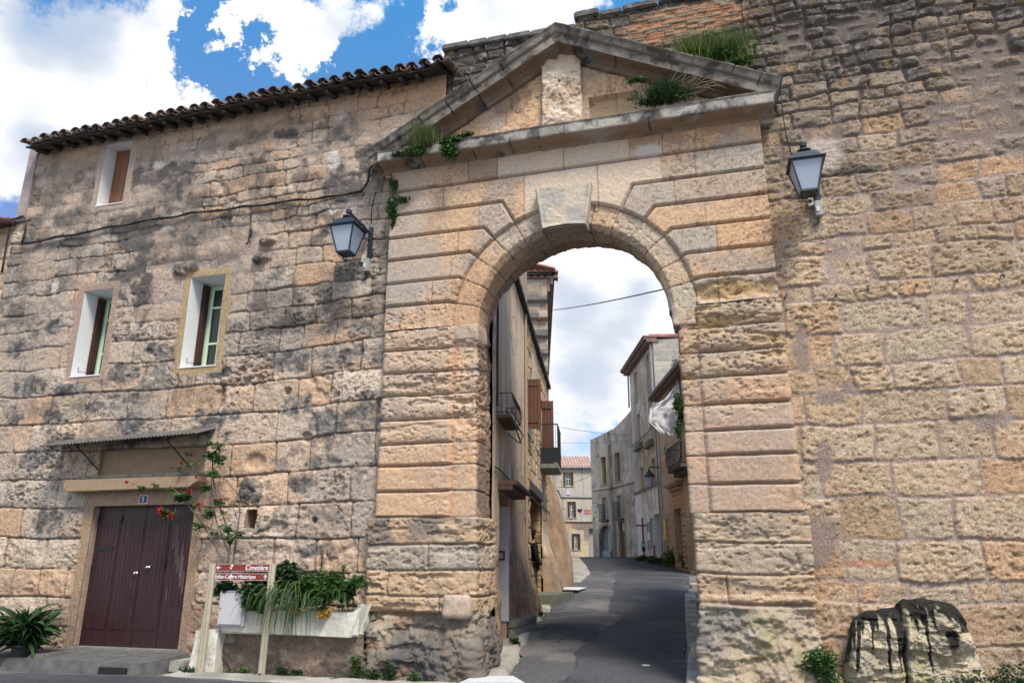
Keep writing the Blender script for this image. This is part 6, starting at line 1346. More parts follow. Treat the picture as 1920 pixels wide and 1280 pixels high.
# ---- street furniture and small street things
def street_bits():
    for i, (px, D, h) in enumerate(((1228, 38.5, .92), (1254, 36, .98))):
        p = H(px, 1048, D); z = float(zg(p[1])); b = thing('bollard', ('slim red bollard in front of the whitewashed wall', 'slim red bollard beside the carved doorway')[i], 'bollard', (p[0], p[1], z), 'red bollards along the right pavement')
        m = MB(); m.lathe((p[0], p[1], z), [(.06, 0), (.06, .05), (.045, .06), (.045, h - .1)], 10); m.build('post', REDP, b, smooth=True)
        m = MB(); m.lathe((p[0], p[1], z + h - .1), [(.052, 0), (.055, .03), (.05, .07), (.02, .10)], 10); m.build('cap', REDP, b, smooth=True)
    p = H(1208, 1046, 42); z = float(zg(p[1])); b = thing('post_with_panels', 'dark red and black post with small panels by the whitewashed house', 'post', (p[0], p[1], z))
    m = MB(); m.tube([(p[0], p[1], z), (p[0], p[1], z + 2.3)], .05, 8); m.build('post', REDP, b)
    m = MB(); m.box(p[0] - .35, p[0] + .4, p[1] - .03, p[1] + .03, z + 1.85, z + 1.93); m.box(p[0] - .1, p[0] + .1, p[1] - .06, p[1] - .02, z + .5, z + 1.0); m.build('crossbar', BLACK, b)
    m = MB(); m.box(p[0] - .06, p[0] + .06, p[1] - .08, p[1] - .065, z + .75, z + .95); m.build('panel', WHITEP, b)
    # street lamp on an arm
    q = H(1217, 880, 37.2); w = H(1241, 876, 37.4); lm = thing('street_lamp', 'black lantern hanging from a long arm above the whitewashed wall', 'street lamp', tuple(q))
    m = MB(); m.tube([w, (q[0], q[1], w[2]), (q[0], q[1], q[2] + .02)], .028, 6); m.build('arm', IRON, lm)
    m = MB(); m.lathe((q[0], q[1], q[2] - .33), [(.30, -.02), (.28, .02), (.14, .18), (.08, .25), (.05, .35)], 8); m.build('lamp_cap', IRON, lm)
    m = MB(); m.lathe((q[0], q[1], q[2] - .85), [(.03, -.06), (.12, 0), (.22, .48)], 6); m.build('lamp_glass', FROST, lm)
    # diamond blue sign seen from the side
    D = 33; c = H(1052, 1005, D); z = float(zg(c[1])); sg = thing('blue_road_sign', 'blue diamond road sign half hidden behind the buttress', 'road sign', (c[0], c[1], z))
    m = MB(); m.tube([(c[0], c[1] + .04, z), (c[0], c[1] + .04, c[2] + .6)], .03, 8); m.build('post', GREYB, sg)
    u = np.array(_hf) * 0 + np.array([math.cos(R(40)), math.sin(R(40)), 0]); hs = .62
    m = MB(); P_ = [c + u * .27 * a + np.array([0, 0, b * .58]) for a, b in ((0, -1), (1, 0), (0, 1), (-1, 0))]; off = np.array([math.sin(R(40)), -math.cos(R(40)), 0]) * .02
    m.add([p + off for p in P_] + [p - off for p in P_], [(0, 1, 2, 3), (7, 6, 5, 4), (0, 4, 5, 1), (1, 5, 6, 2), (2, 6, 7, 3), (3, 7, 4, 0)]); m.build('plate', BLUEP, sg)
    o2 = off * 1.3; m = MB(); m.add([c + o2 + u * a + np.array([0, 0, b]) for a, b in ((-.10, -.14), (-.02, -.14), (-.02, .02), (.10, .02), (-.02, .2), (-.18, .04), (-.1, .02))], [tuple(range(7))]); m.build('white_arrow', SIGNW, sg)
    # white slab lying on the kerb
    c = G(1068, 1108); sl = thing('white_board', 'flat white board lying on dark supports at the kerb', 'board', tuple(c)); z = float(zg(c[1])) - .03
    m = MB(); m.hexa([(c[0] + a, c[1] + b, z + .10 + e) for e in (0, .03) for a, b in ((-.34, -.75), (.46, -.95), (.42, .6), (-.38, .65))]); m.build('board_top', WHITEP, sl, bevel=.01)
    m = MB(); m.hexa([(c[0] + a, c[1] + b, z - .05 + e) for e in (0, .148) for a, b in ((-.32, -.72), (.44, -.92), (.36, .54), (-.30, .58))]); m.build('dark_base', BLACK, sl, bevel=.01)
    # doorstep of the street house, with drain opening
    s0 = G(960, 1200); z = float(zg(s0[1])); st = thing('doorstep', 'concrete doorstep with square drain opening on the left pavement', 'step', (s0[0], s0[1], z))
    x0, x1 = H(936, 1170, 13.5)[0], H(998, 1165, 13.6)[0]; y0, y1 = s0[1] + .15, s0[1] + 1.5; zt = H(990, 1158, 13.0)[2]
    x0, y0 = -4.1, 3.1; x1, y1 = -3.60, 4.7; zt = .48
    m = MB(); m.box(x0, x1, y0, y1, .38, zt); m.box(x0, x0 + .13, y0 + .02, y1, .05, .379); m.box(x1 - .13, x1, y0 + .02, y1, .05, .379); m.box(x0 + .13, x1 - .13, y0 + .5, y1, .05, .379); m.build('block', CONC, st, bevel=.012)
    m = MB(); m.box(x0 + .13, x1 - .13, y0 + .45, y0 + .49, .06, .378); m.build('drain_opening', DARK, st)
    # lower step further up
    c = np.array([-4.15, 9.3, 0.]); st2 = thing('low_step', 'low mossy concrete step beyond the doorstep', 'step', tuple(c)); z = float(zg(c[1]))
    m = MB(); m.hexa([(c[0] + a, c[1] + b, z + e) for e in (-.1, .26) for a, b in ((-1.0, -.7), (.05, -.7), (.2, 1.1), (-1.0, 1.1))]); m.build('slab', plain('mossy_concrete', (.12, .125, .095), .95, nscale=5, var=.35, bump=.01), st2, bevel=.03)
    c2 = G(1003, 1138); m = MB(); m.tube([(c2[0] - .3, c2[1] + .6, float(zg(c2[1])) + .22), (c2[0], c2[1], float(zg(c2[1])) + .15)], .13, 12, cap=False); m.tube([(c2[0] - .3, c2[1] + .6, float(zg(c2[1])) + .22), (c2[0] - .01, c2[1] + .02, float(zg(c2[1])) + .15)], .09, 12); 
    pp = thing('drain_pipe', 'stubby clay drain pipe beside the low step', 'pipe', tuple(c2)); m.build('pipe_body', CONC, pp); 
    # small round cover in the road
    c = G(1212, 1252); z = float(c[2]) + .035; cv = thing('road_cover', 'small pale round cover in the asphalt under the gate', 'cover', (c[0], c[1], z)); m = MB(); m.lathe((c[0], c[1], z - .03), [(.085, 0), (.085, .032), (.07, .036)], 20); m.build('rim', CONC2, cv)
    m = MB(); m.lathe((c[0], c[1], z + .004), [(.062, 0), (.062, .005), (.05, .007)], 18); m.build('lid', WHITEP, cv)
    # kerb stones right of the road
    rnd = random.Random(4)
    for i, (px, py) in enumerate(((1303, 1075), (1305, 1100), (1309, 1135), (1315, 1180), (1322, 1235), (1326, 1268))):
        c = G(px, py); w = .16 + .05 * i / 5; ln = .32
        if py > 1250: c = np.array([-.22, -.55, 0.])
        z = float(zg(c[1])); o = rock('kerb_stone', None, c[0] - w, c[0] + w, c[1] - ln, c[1] + ln, z - .12, z + (.10, .12, .17, .12, .2, .12)[i], 20 + i, mat=MG, col0=rgb(.46, .44, .40), amp=.025, n=14, rnd=7)
        tag(o, ['small far kerb stone at the top of the right edge', 'second grey kerb stone from the far end on the right', 'raised dark kerb stone halfway down the right edge', 'long flat kerb stone behind the right pier', 'tall kerb block beside the right pier foot', 'nearest kerb stone at the right pier corner'][i], 'kerb stone', 'kerb stones along the right edge of the road')
    # cables over the street
    def cable(name, a, b, sag, r, label, mat=BLACK):
        a, b = np.array(a), np.array(b); pts = [a + (b - a) * t - np.array([0, 0, sag * 4 * t * (1 - t)]) for t in np.linspace(0, 1, 24)]; m = MB(); m.tube(pts, r, 6)
        return tag(m.build(name, mat), label, 'cable')
    cable('overhead_cable', H(1038, 581, 30), H(1262, 538, 14), .06, .016, 'twisted cable crossing the street high under the arch')
    cable('overhead_cable', H(1040, 799, 40), H(1196, 816, 48), .1, .014, 'thin blue-grey wire crossing above the far grey house', plain('wire_grey', (.08, .13, .2), .6))
    cable('overhead_cable', H(1040, 829, 40), H(1196, 824, 48), .12, .009, 'thinner lower wire crossing above the far grey house', bpy.data.materials['wire_grey'])
    cable('overhead_cable', H(1030, 918, 40), H(1113, 888, 51), .1, .012, 'thin wire running up to the corner of the arched house')
street_bits()

# ================================================================== THINGS ON AND BEFORE THE WALLS
def lantern(pos, label):
    x, y, z = pos; L = thing('wall_lantern', label, 'lantern', pos, 'lanterns on the old walls')
    ht, hb, zt, zb = .20, .105, 0, -.42
    m = MB(); e = .014
    for sx in (-1, 1):
        for sy in (-1, 1): m.tube([(x + sx * hb, y + sy * hb, z + zb), (x + sx * ht, y + sy * ht, z + zt)], e, 4)
    for (h_, zz) in ((ht, zt), (hb, zb)):
        for s_ in (-1, 1): m.box(x - h_ - e, x + h_ + e, y + s_ * h_ - e, y + s_ * h_ + e, z + zz - e, z + zz + e); m.box(x + s_ * h_ - e + .001, x + s_ * h_ + e - .001, y - h_, y + h_, z + zz - e + .001, z + zz + e - .001)
    m.build('frame', LANT, L)
    for ax, sg in ((0, -1), (0, 1), (1, -1), (1, 1)):
        m = MB(); pts = []
        for off in (0, .004):
            for (h_, zz) in ((hb, zb), (ht, zt)):
                o = h_ - .004 - off
                for t in ((-1, 1) if zz == zb else (1, -1)): pts.append((x + sg * o, y + t * h_, z + zz) if ax == 0 else (x + t * h_, y + sg * o, z + zz))
        m.hexa(pts); m.build('glass_panel', FROST, L)
    m = MB(); m.lathe((x, y, z), [((ht + .035) * 1.414, .004), ((ht + .035) * 1.414, .018), ((ht + .0) * 1.414, .02), (.125 * 1.414, .145), (.07 * 1.414, .15), (.055, .17)], 4, R(45)); m.build('roof', LANT, L)
    m = MB(); m.lathe((x, y, z), [(.045, .17), (.045, .19), (.095, .20), (.095, .215), (.03, .235), (.028, .27), (.045, .28), (.048, .33), (.03, .345)], 14); m.build('finial', LANT, L, smooth=False)
    m = MB(); m.lathe((x, y, z + zb), [(hb * 1.3, -.012), (hb * 1.3, -.004)], 4, R(45)); c = z + zb
    for a in range(4):
        t = R(45 + 90 * a); m.tube([(x + hb * 1.1 * math.cos(t), y + hb * 1.1 * math.sin(t), c - .01), (x + hb * 1.1 * math.cos(t), y + hb * 1.1 * math.sin(t), c - .07), (x + .07 * math.cos(t), y + .07 * math.sin(t), c - .10), (x, y, c - .10)], .006, 5)
    m.lathe((x, y, c - .145), [(.01, 0), (.024, .012), (.024, .035), (.01, .045)], 10); m.build('bottom_cage', LANT, L)
    px = x + .17; m = MB(); m.box(px - .035, px + .035, -.06, .0, z - .42, z + .22); m.build('wall_plate', LANT, L, bevel=.006)
    m = MB(); m.tube([(px, -.05, z + .10), (x, y, z + .31)], .022, 8)
    pts = [(px, -.06, z + .0)] + [(px - .06 + .05 * math.cos(t) - .02, -.16 + .03 * math.sin(t), z + .02 + .09 * math.sin(t)) for t in np.linspace(-2.4, 2.2, 10)]; m.tube(pts, .011, 6)
    m.tube([(px, -.07, z + .08), (px - .05, -.2, z + .20), (x + .06, y + .12, z + .21)], .01, 6); m.build('arm', LANT, L)
    m = MB(); m.box(px - .06, px + .035, -.13, -.02, z - .58, z - .36); m.build('control_box', GREYB, L, bevel=.006)
    m = MB(); m.box(px - .13, px - .06, -.07, -.0, z - .40, z - .27); m.build('junction_box', CREAMB, L, bevel=.004); m = MB(); m.box(px - .05, px - .005, -.145, -.131, z - .53, z - .45); m.build('fuse_cover', CREAMB, L, bevel=.004)
    m = MB(); m.tube([(px - .02, -.06, z - .58), (px - .04, -.05, z - .66), (px - .10, -.05, z - .72), (px - .02, -.04, z - .64)], .008, 5); m.build('lamp_wire', BLACK, L)
    return L
lantern((-5.37, -.50, 6.58), 'dark lantern on an arm on the left house wall beside the arch')
lantern((1.47, -.50, 6.66), 'dark lantern on the pitted rampart right of the arch')

def text(s, size, loc, rotx, mat, parent, name, ext=.002, shear=0, align='LEFT', sx=1):
    cu = bpy.data.curves.new(name, 'FONT'); cu.body = s; cu.size = size; cu.extrude = ext; cu.shear = shear; cu.align_x = align; cu.offset = size * .012
    o = bpy.data.objects.new('tmp', cu); COL.objects.link(o); dg = bpy.context.evaluated_depsgraph_get(); me = bpy.data.meshes.new_from_object(o.evaluated_get(dg)); bpy.data.objects.remove(o)
    me.transform(Matrix.Translation(loc) @ Matrix.Rotation(rotx, 4, 'X') @ Matrix.Diagonal((sx, 1, 1, 1))); me.name = name
    return link(name, me, mat, parent)
def sign():
    Y = -.6; sg = thing('direction_sign', 'maroon two-board direction sign on cream metal posts reading Cimetière', 'sign', (-6.6, Y, 0))
    for (x, t) in ((-7.10, -.015), (-6.12, -.02)):
        m = MB(); n = 14; V = []
        for zz in (-.05, 1.49):
            for i in range(n):
                a = 2 * math.pi * i / n; V.append((x + t * (1.49 - zz) + .052 * math.copysign(abs(math.cos(a)) ** .7, math.cos(a)), Y + .035 * math.sin(a), zz))
        m.add(V, [(i, (i + 1) % n, n + (i + 1) % n, n + i) for i in range(n)] + [tuple(range(n)), tuple(range(2 * n - 1, n - 1, -1))]); m.build('post', ALU, sg, smooth=False)
        m = MB(); m.box(x + .012 + t * .5, x + .018 + t * .5, Y - .0385, Y - .034, .1, 1.48); m.build('post_groove', TANR, sg)
    x0, x1 = -7.055, -6.165; zc = [(1.385, 1.485), (1.262, 1.358)]
    tx = []
    for k, (a, b) in enumerate(zc):
        m = MB(); m.box(x0, x1, Y - .012, Y + .012, a, b); bd = m.build('board', SIGNR, sg, bevel=.004)
        m = MB(); m.box(x0 + .004, x1 - .004, Y - .0135, Y - .0125, b - .004, b - .001); m.box(x0 + .004, x1 - .004, Y - .0135, Y - .0125, a + .001, a + .004); m.build('board_edge', SIGNW, bd)
        if k == 0: text('Cimetière', .098, (x1 - .02, Y - .014, a + .018), R(90), SIGNW, bd, 'lettering', .001, .12, 'RIGHT', .92)
        else: text('Eglise-Centre Historique', .076, (x0 + .012, Y - .014, a + .026), R(90), SIGNW, bd, 'lettering', .001, .12, 'LEFT', .88)
        m = MB(); yy = Y - .0145
        if k == 0: c = (x0 + .06, (a + b) / 2); pts = [(-.04, 0), (0, .032), (.004, .018), (-.014, .007), (.035, .007), (.035, -.007), (-.014, -.007), (.004, -.018), (0, -.032)]
        else: c = (x1 - .05, (a + b) / 2); pts = [(0, .036), (.03, 0), (.017, -.002), (.006, .014), (.006, -.034), (-.006, -.034), (-.006, .014), (-.017, -.002), (-.03, 0)]
        m.add([(c[0] + p, yy, c[1] + q) for p, q in pts], [tuple(range(len(pts)))]); m.build('arrow', SIGNW, bd)
        rnd = random.Random(k + 3)
        for cx, n_, sz in ((x0 + .275, 5, .016), (x0 + .52, 2, .007), (x0 + .02, 3, .006), (x1 - .1, 2, .005)):
            for _ in range(n_):
                m = MB(); ax, az = cx + rnd.gauss(0, .012), (a + b) / 2 + rnd.uniform(-.035, .035); P_ = [(ax + sz * math.cos(t) * rnd.uniform(.4, 1.1), yy - .0006 * _, az + sz * math.sin(t) * rnd.uniform(.4, 1.3)) for t in np.linspace(0, 5.4, 7)]; m.add(P_, [tuple(range(7))]); m.build('chipped_paint', SIGNW, bd)
sign()

# ---- foliage helpers
LT = np.array([(0, 0, 0), (.28, .5, .05), (-.28, .5, .05), (0, .5, -.02), (0, 1.0, -.06)]); LTF = np.array([(0, 3, 1), (0, 2, 3), (3, 4, 1), (3, 2, 4)])
def leaves(name, pts, size, mat, parent=None, seed=1, up=.5, wid=1.0, lobes=False, out=None):
    """pts: (n,3) positions; every leaf its own small folded face set"""
    rg = np.random.RandomState(seed); n = len(pts); pts = np.asarray(pts)
    d = rg.normal(size=(n, 3)); d[:, 2] = np.abs(d[:, 2]) * up - (1 - up) * .6
    if out is not None: d = d * .6 + out
    d /= np.linalg.norm(d, axis=1)[:, None]; t = rg.normal(size=(n, 3)); s = np.cross(d, t); s /= np.linalg.norm(s, axis=1)[:, None]; nn = np.cross(s, d)
    T = LT.copy(); T[:, 0] *= wid; sz = size * rg.uniform(.55, 1.25, n)
    V = pts[:, None] + sz[:, None, None] * (T[None, :, 0, None] * s[:, None] + T[None, :, 1, None] * d[:, None] + T[None, :, 2, None] * nn[:, None] * 3)
    Fq = (np.arange(n) * len(T))[:, None, None] + LTF[None]
    me = np_mesh(name, V.reshape(-1, 3), Fq.reshape(-1, 3), smooth=False)
    a = me.attributes.new('tone', 'FLOAT', 'POINT'); a.data.foreach_set('value', np.repeat(np.clip(rg.rand(n) * .8 + rg.rand(n) * .2, 0, 1), len(T)).astype(np.float32))
    return link(name, me, mat, parent)
def blades(name, roots, dirs, lens, width, mat, parent=None, seed=1, droop=1.0, nseg=6):
    rg = np.random.RandomState(seed); V = []; F = []; tone = []
    for r, d, L_ in zip(roots, dirs, lens):
        p = np.array(r, float); d = np.array(d, float); d /= np.linalg.norm(d); b = len(V); sd = np.cross(d, [0, 0, 1]) + rg.normal(size=3) * .4; sd /= np.linalg.norm(sd) + 1e-9; t = rg.rand()
        for i in range(nseg + 1):
            w = width * (1 - (i / nseg) ** 2) * (.6 + .4 * min(1, i)) + .0006; V.append(p - sd * w / 2); V.append(p + sd * w / 2); tone += [t, t]
            p = p + d * L_ / nseg; d = d + np.array([0, 0, -droop * L_ / nseg * 2.2]); d /= np.linalg.norm(d)
        for i in range(nseg): F.append((b + 2 * i, b + 2 * i + 1, b + 2 * i + 3, b + 2 * i + 2))
    me = np_mesh(name, V, F, smooth=False); a = me.attributes.new('tone', 'FLOAT', 'POINT'); a.data.foreach_set('value', np.array(tone, np.float32)); return link(name, me, mat, parent)
def cloud(c, r, n, seed, clump=6, cr=.35):
    """clumped points inside an ellipsoid"""
    rg = np.random.RandomState(seed); cc = rg.normal(size=(clump, 3)); cc /= np.linalg.norm(cc, axis=1)[:, None]; cc *= rg.rand(clump, 1) ** .5 * (1 - cr * .6)
    k = rg.randint(0, clump, n); q = rg.normal(size=(n, 3)); q /= np.linalg.norm(q, axis=1)[:, None]; q *= rg.rand(n, 1) ** (1 / 2.2) * cr
    return (cc[k] + q) * np.array(r) + np.array(c)
def weed(px, py, Y, r, seed, label, mat=None, n=170, size=.05, h=None, ground=True, group='weeds along the foot of the walls', on=None):
    c = np.array(on) if on is not None else W(px, py, Y); z = float(zg(Y)) if ground else c[2]
    c = np.array([c[0], c[1], z]); t = thing('weed', label, 'plant', tuple(c), group); h = h or r * 1.2
    leaves('foliage', cloud(c + np.array([0, -.02, h * .5]), (r * 1.15, r * .55, h * .65), int(n * 1.9), seed, 9, .45), size * 1.15, mat or LEAF_M, t, seed, .6, .9)
    rg = random.Random(seed); m = MB()
    for i in range(6): m.tube([tuple(c - np.array([0, 0, .03])), (c[0] + rg.uniform(-r, r) * .5, c[1] - rg.uniform(0, r * .3), c[2] + h * .5), (c[0] + rg.uniform(-r, r) * .9, c[1] - rg.uniform(0, r * .4), c[2] + h * rg.uniform(.7, 1))], .004, 4)
    m.build('stem', LEAF_L if mat is None else mat, t); return t

def planter():
    Y = -.45; pl = thing('planter', 'long white rendered wall planter under the direction sign', 'planter', (-6, Y, .5))
    U, V = np.meshgrid(np.linspace(0, 1, 170), np.linspace(0, 1, 40), indexing='ij')
    x0, x1 = -7.1, -4.72; X = x0 + U * (x1 - x0) - (1 - V) * .16 * ss(.85, 1, U) + (1 - V) * .06 * ss(.08, 0, U)
    zb = .565 - .03 * U; zt = .90 + .0 * U + .06 * ss(.93, 1, U) + .02 * ss(.06, .0, U) - .05 * ss(.08, .2, U) * ss(.95, .9, U); Z = zb + (zt - zb) * V
    bend = .38 * ss(.07, .0, U) ** 2 + .16 * ss(.94, 1., U) ** 2; hh = (fbm(X, Z, 5, 4, 3) - .5) * .022 + (fbm(X, Z, 20, 2, 4) - .5) * .006
    c = mixc(np.broadcast_to(rgb(.66, .64, .57), X.shape + (3,)), rgb(.52, .50, .42), ss(.45, .7, fbm(X, Z, 2.5, 4, 6))); c = mixc(c, rgb(.35, .32, .24), ss(.06, .0, V + (fbm(X, Z, 6, 2, 7) - .5) * .1) * .6)
    grid('front_wall', np.stack([X, Y + bend - hh, Z], -1), c, MP, pl)
    m = MB(); m.box(x0 + .12, x1 - .2, Y + .02, -.02, .54, .58); m.box(x0 + .1, x1 - .12, Y + .035, Y + .06, .56, .86); m.box(x1 - .22, x1 - .12, -.3, -.02, .55, .95); m.box(x0 + .1, x0 + .16, -.4, -.02, .55, .93); m.build('trough', PLANTW, pl, bevel=.01)
    m = MB(); m.box(x0 + .16, x1 - .22, Y + .07, -.03, .6, .8); m.build('soil', plain('dark_soil', (.03, .022, .015), 1, nscale=8, var=.4), pl)
    U, V = np.meshgrid(np.linspace(0, 1, 150), np.linspace(0, 1, 46), indexing='ij'); X = -7.0 + U * 2.2; Z = -.05 + V * .62; h = (fbm(X, Z, 4, 4, 9) - .5) * .12 + (fbm(X, Z, 14, 3, 9) - .5) * .03
    c = mixc(np.broadcast_to(rgb(.24, .18, .14), X.shape + (3,)), rgb(.13, .105, .09), ss(.4, .65, fbm(X, Z, 1.6, 4, 10))); c = mixc(c, rgb(.36, .29, .22), ss(.55, .68, fbm(X, Z, 4, 3, 11)) * .7); grid('base_masonry', np.stack([X, -.30 - h, Z], -1), c, MS, pl)
    U, V = np.meshgrid(np.linspace(0, 2, 60), np.linspace(0, 1, 50), indexing='ij'); X = np.where(U < 1, -7.36 + U * .36, -7.0); Yp = np.where(U < 1, Y - .02, Y - .02 + (U - 1) * .45); Z = -.05 + V * .62
    X = X - (1 - V) * .07 * (U < 1) * (1 - U); h = (fbm(U * .4 - 7, Z, 5, 4, 12) - .5) * .05; c = mixc(np.broadcast_to(rgb(.62, .60, .53), X.shape + (3,)), rgb(.5, .47, .40), ss(.45, .7, fbm(X + U, Z, 3, 3, 13))); grid('end_pillar', np.stack([X, Yp - h, Z], -1), c, MP, pl)
    m = MB(); m.box(-7.35, -7.01, Y, -.02, .55, .572); m.box(-7.36, -7.34, -.44, -.02, 0, .56); m.build('pillar_top', PLANTW, pl)
    m = MB(); m.tube([(-7.28, Y + .05, .55), (-7.30, Y + .12, .95)], .05, 8); m.build('corner_post', PLANTW, pl)
    # meter cabinet
    mb = thing('meter_cabinet', 'white utility cabinet standing on the planter', 'cabinet', (-6.85, -.5, .6)); m = MB(); m.box(-7.0, -6.57, -.52, -.3, .64, 1.12); m.build('body', plain('cabinet_plastic', (.50, .50, .53), .5), mb, bevel=.012)
    m = MB(); m.box(-6.975, -6.595, -.532, -.521, .665, 1.095); d_ = m.build('door', bpy.data.materials['cabinet_plastic'], mb, bevel=.006); m = MB(); m.lathe((-6.95, -.54, .88), [(.008, 0), (.008, .01)], 8); m.build('lock', BLACK, d_)
    # plants in the planter: each clump is a plant
    info = [((425, 1105), (.20, .12, .15), 420, LEAF_D, .10, 'dark spiky plant at the left end of the planter'), ((500, 1105), (.46, .24, .32), 2600, LEAF_D, .085, 'dense dark lobed plant spilling in front of the cabinet'), ((538, 1075), (.26, .15, .20), 800, LEAF_D, .085, 'upright leafy crown behind the right sign post'), ((600, 1105), (.46, .22, .22), 2000, LEAF_M, .08, 'sprawling lobed plant in the middle of the planter'), ((648, 1100), (.30, .18, .20), 1100, LEAF_M, .075, 'leafy plant at the right end of the planter')]
    for i, ((px, py), r, n, mt, sz, lb) in enumerate(info):
        c = W(px, py, -.42); t = thing('planter_plant', lb, 'plant', (c[0], c[1], .8), 'plants in the white planter'); leaves('foliage', cloud(c, r, n, 30 + i, 16, .42), sz, mt, t, 40 + i, .35, 1.25)
        m = MB(); rg = random.Random(i)
        for _ in range(5): m.tube([(c[0] + rg.uniform(-.1, .1), -.3, .78), (c[0] + rg.uniform(-r[0], r[0]) * .6, -.42, c[2])], .006, 4)
        m.build('stem', LEAF_L, t)
    rg = np.random.RandomState(5)
    for j, (a, b, n, L0, lb) in enumerate(((470, 520, 46, .55, 'long grass drooping under the lobed plant by the cabinet'), (525, 590, 90, .85, 'thick tuft of long grass hanging down beside the right sign post'), (590, 650, 34, .5, 'thin grass hanging over the right end of the planter'))):
        t = thing('hanging_grass', lb, 'grass tuft', tuple(W((a + b) / 2, 1120, -.45)), 'grass tufts hanging over the planter'); ro = []; di = []; le = []
        for _ in range(n): p = W(rg.uniform(a, b), rg.uniform(1105, 1135), -.46); ro.append(p); di.append((rg.normal() * .5, -.55 - rg.rand() * .3, .6 + rg.rand() * .8)); le.append(L0 * rg.uniform(.6, 1.25))
        blades('blade_tuft', ro, di, le, .016, LEAF_M if j != 1 else LEAF_D, t, j, 3.2, 9)
        blades('pale_blades', ro[::4], [(d[0] * 1.4, d[1], d[2] * 1.6) for d in di[::4]], [l * .7 for l in le[::4]], .016, LEAF_L, t, j + 5, 2.6, 9)
    for k, (px, py, h_, lb) in enumerate(((600, 1095, .42, 'tall green flower spike rising from the planter'), (643, 1100, .28, 'shorter green flower spike at the planter right end'))):
        c = W(px, py, -.4); t = thing('flower_spike', lb, 'plant', tuple(c), 'flower spikes in the planter'); m = MB(); m.tube([c, c + np.array([0, 0, h_])], .007, 5); m.build('stem', LEAF_L, t)
        q = np.array([c + np.array([rg.normal() * .014, rg.normal() * .014, h_ * (.25 + .8 * rg.rand())]) for _ in range(150)]); leaves('flower_head', q, .035, LEAF_M, t, 7 + k, .8, .6)
    for k, (px, py, lb) in enumerate(((553, 1145, 'yellowing leaves left of the planter middle'), (607, 1150, 'larger yellow withered leaves on the planter front'))):
        c = W(px, py, -.5); t = thing('withered_leaves', lb, 'plant', tuple(c), 'yellow withered leaves on the planter'); leaves('foliage', cloud(c, (.07, .03, .09), 45, 60 + k, 4, .5), .07, LEAF_Y, t, 60 + k, .1, 1.2); leaves('green_leaves', cloud(c + np.array([0, .02, .08]), (.1, .04, .06), 50, 64 + k, 4, .5), .06, LEAF_L, t, 66 + k, .3, 1.1)
planter()

def rose():
    t = thing('rose_bush', 'climbing rose with red blooms between the maroon door and the sign', 'rose bush', tuple(W(432, 1085, -.28))); Yb = -.25
    S = [[(425, 1100), (428, 1050), (432, 1010), (425, 985), (412, 950), (400, 900), (398, 860), (408, 838)], [(424, 1062), (412, 1040), (392, 1000), (372, 970), (355, 950), (335, 925), (318, 910)], [(430, 1040), (415, 1000), (405, 975), (398, 930), (396, 890)],
         [(436, 1060), (442, 1010), (450, 960), (445, 925), (428, 905), (405, 880)], [(318, 910), (295, 905), (268, 908), (245, 905)], [(355, 950), (340, 958), (318, 958)], [(398, 860), (385, 845), (365, 842), (350, 860)], [(355, 950), (350, 900), (352, 860)],
         [(412, 950), (425, 935), (440, 955), (448, 990), (440, 1040)], [(432, 1010), (425, 1000), (420, 970)], [(450, 960), (455, 930), (448, 900)], [(400, 900), (390, 890), (378, 880)]]
    m = MB(); rg = random.Random(2)
    for k, s_ in enumerate(S):
        r0 = (.020, .015, .012, .011, .004, .004, .004, .004, .005, .004, .004, .003)[k]; P_ = [W(x, y, Yb - .05 * math.sin(i + k)) for i, (x, y) in enumerate(s_)]; m.tube(P_, list(np.linspace(r0, r0 * .5, len(P_))), 6)
    m.build('stem', BARK, t)
    pts = []; lp = []
    for (px, py, rr, n) in [(350, 850, .08, 26), (343, 872, .14, 55), (395, 848, .13, 60), (410, 860, .14, 60), (400, 885, .10, 40), (382, 912, .10, 40), (318, 915, .06, 14), (268, 916, .07, 20), (335, 935, .13, 55), (352, 930, .10, 40), (322, 962, .15, 70), (310, 960, .08, 30), (375, 948, .12, 45), (390, 965, .14, 55), (372, 985, .07, 22),
                            (412, 940, .08, 25), (425, 992, .10, 32), (432, 1010, .09, 26), (365, 865, .05, 12), (445, 1000, .07, 18), (405, 1000, .05, 12), (420, 960, .08, 20), (288, 908, .04, 8), (440, 940, .05, 12), (392, 830, .05, 16), (412, 838, .07, 24)]:
        c = W(px, py, Yb - .06); (lp if (px + py) % 3 == 0 else pts).append(cloud(c, (rr, .08, rr * .8), n, px, 4, .6))
    leaves('foliage', np.concatenate(pts + pts), .066, LEAF_M, t, 3, .3, 1.15); leaves('young_foliage', np.concatenate(lp), .056, LEAF_L, t, 4, .3, 1.1)
    for i, (px, py, r) in enumerate(((302, 958, .040), (318, 966, .028), (355, 921, .026), (371, 946, .024), (412, 936, .018), (237, 903, .022), (341, 866, .018), (368, 893, .014))):
        c = W(px, py, Yb - .12); q = cloud(c, (r, r, r), 60, 90 + i, 5, .6); leaves('rose_bloom', q, r * 1.1, ROSE, t, 91 + i, .4, 1.7, out=(q - c) / r * .8)
rose()

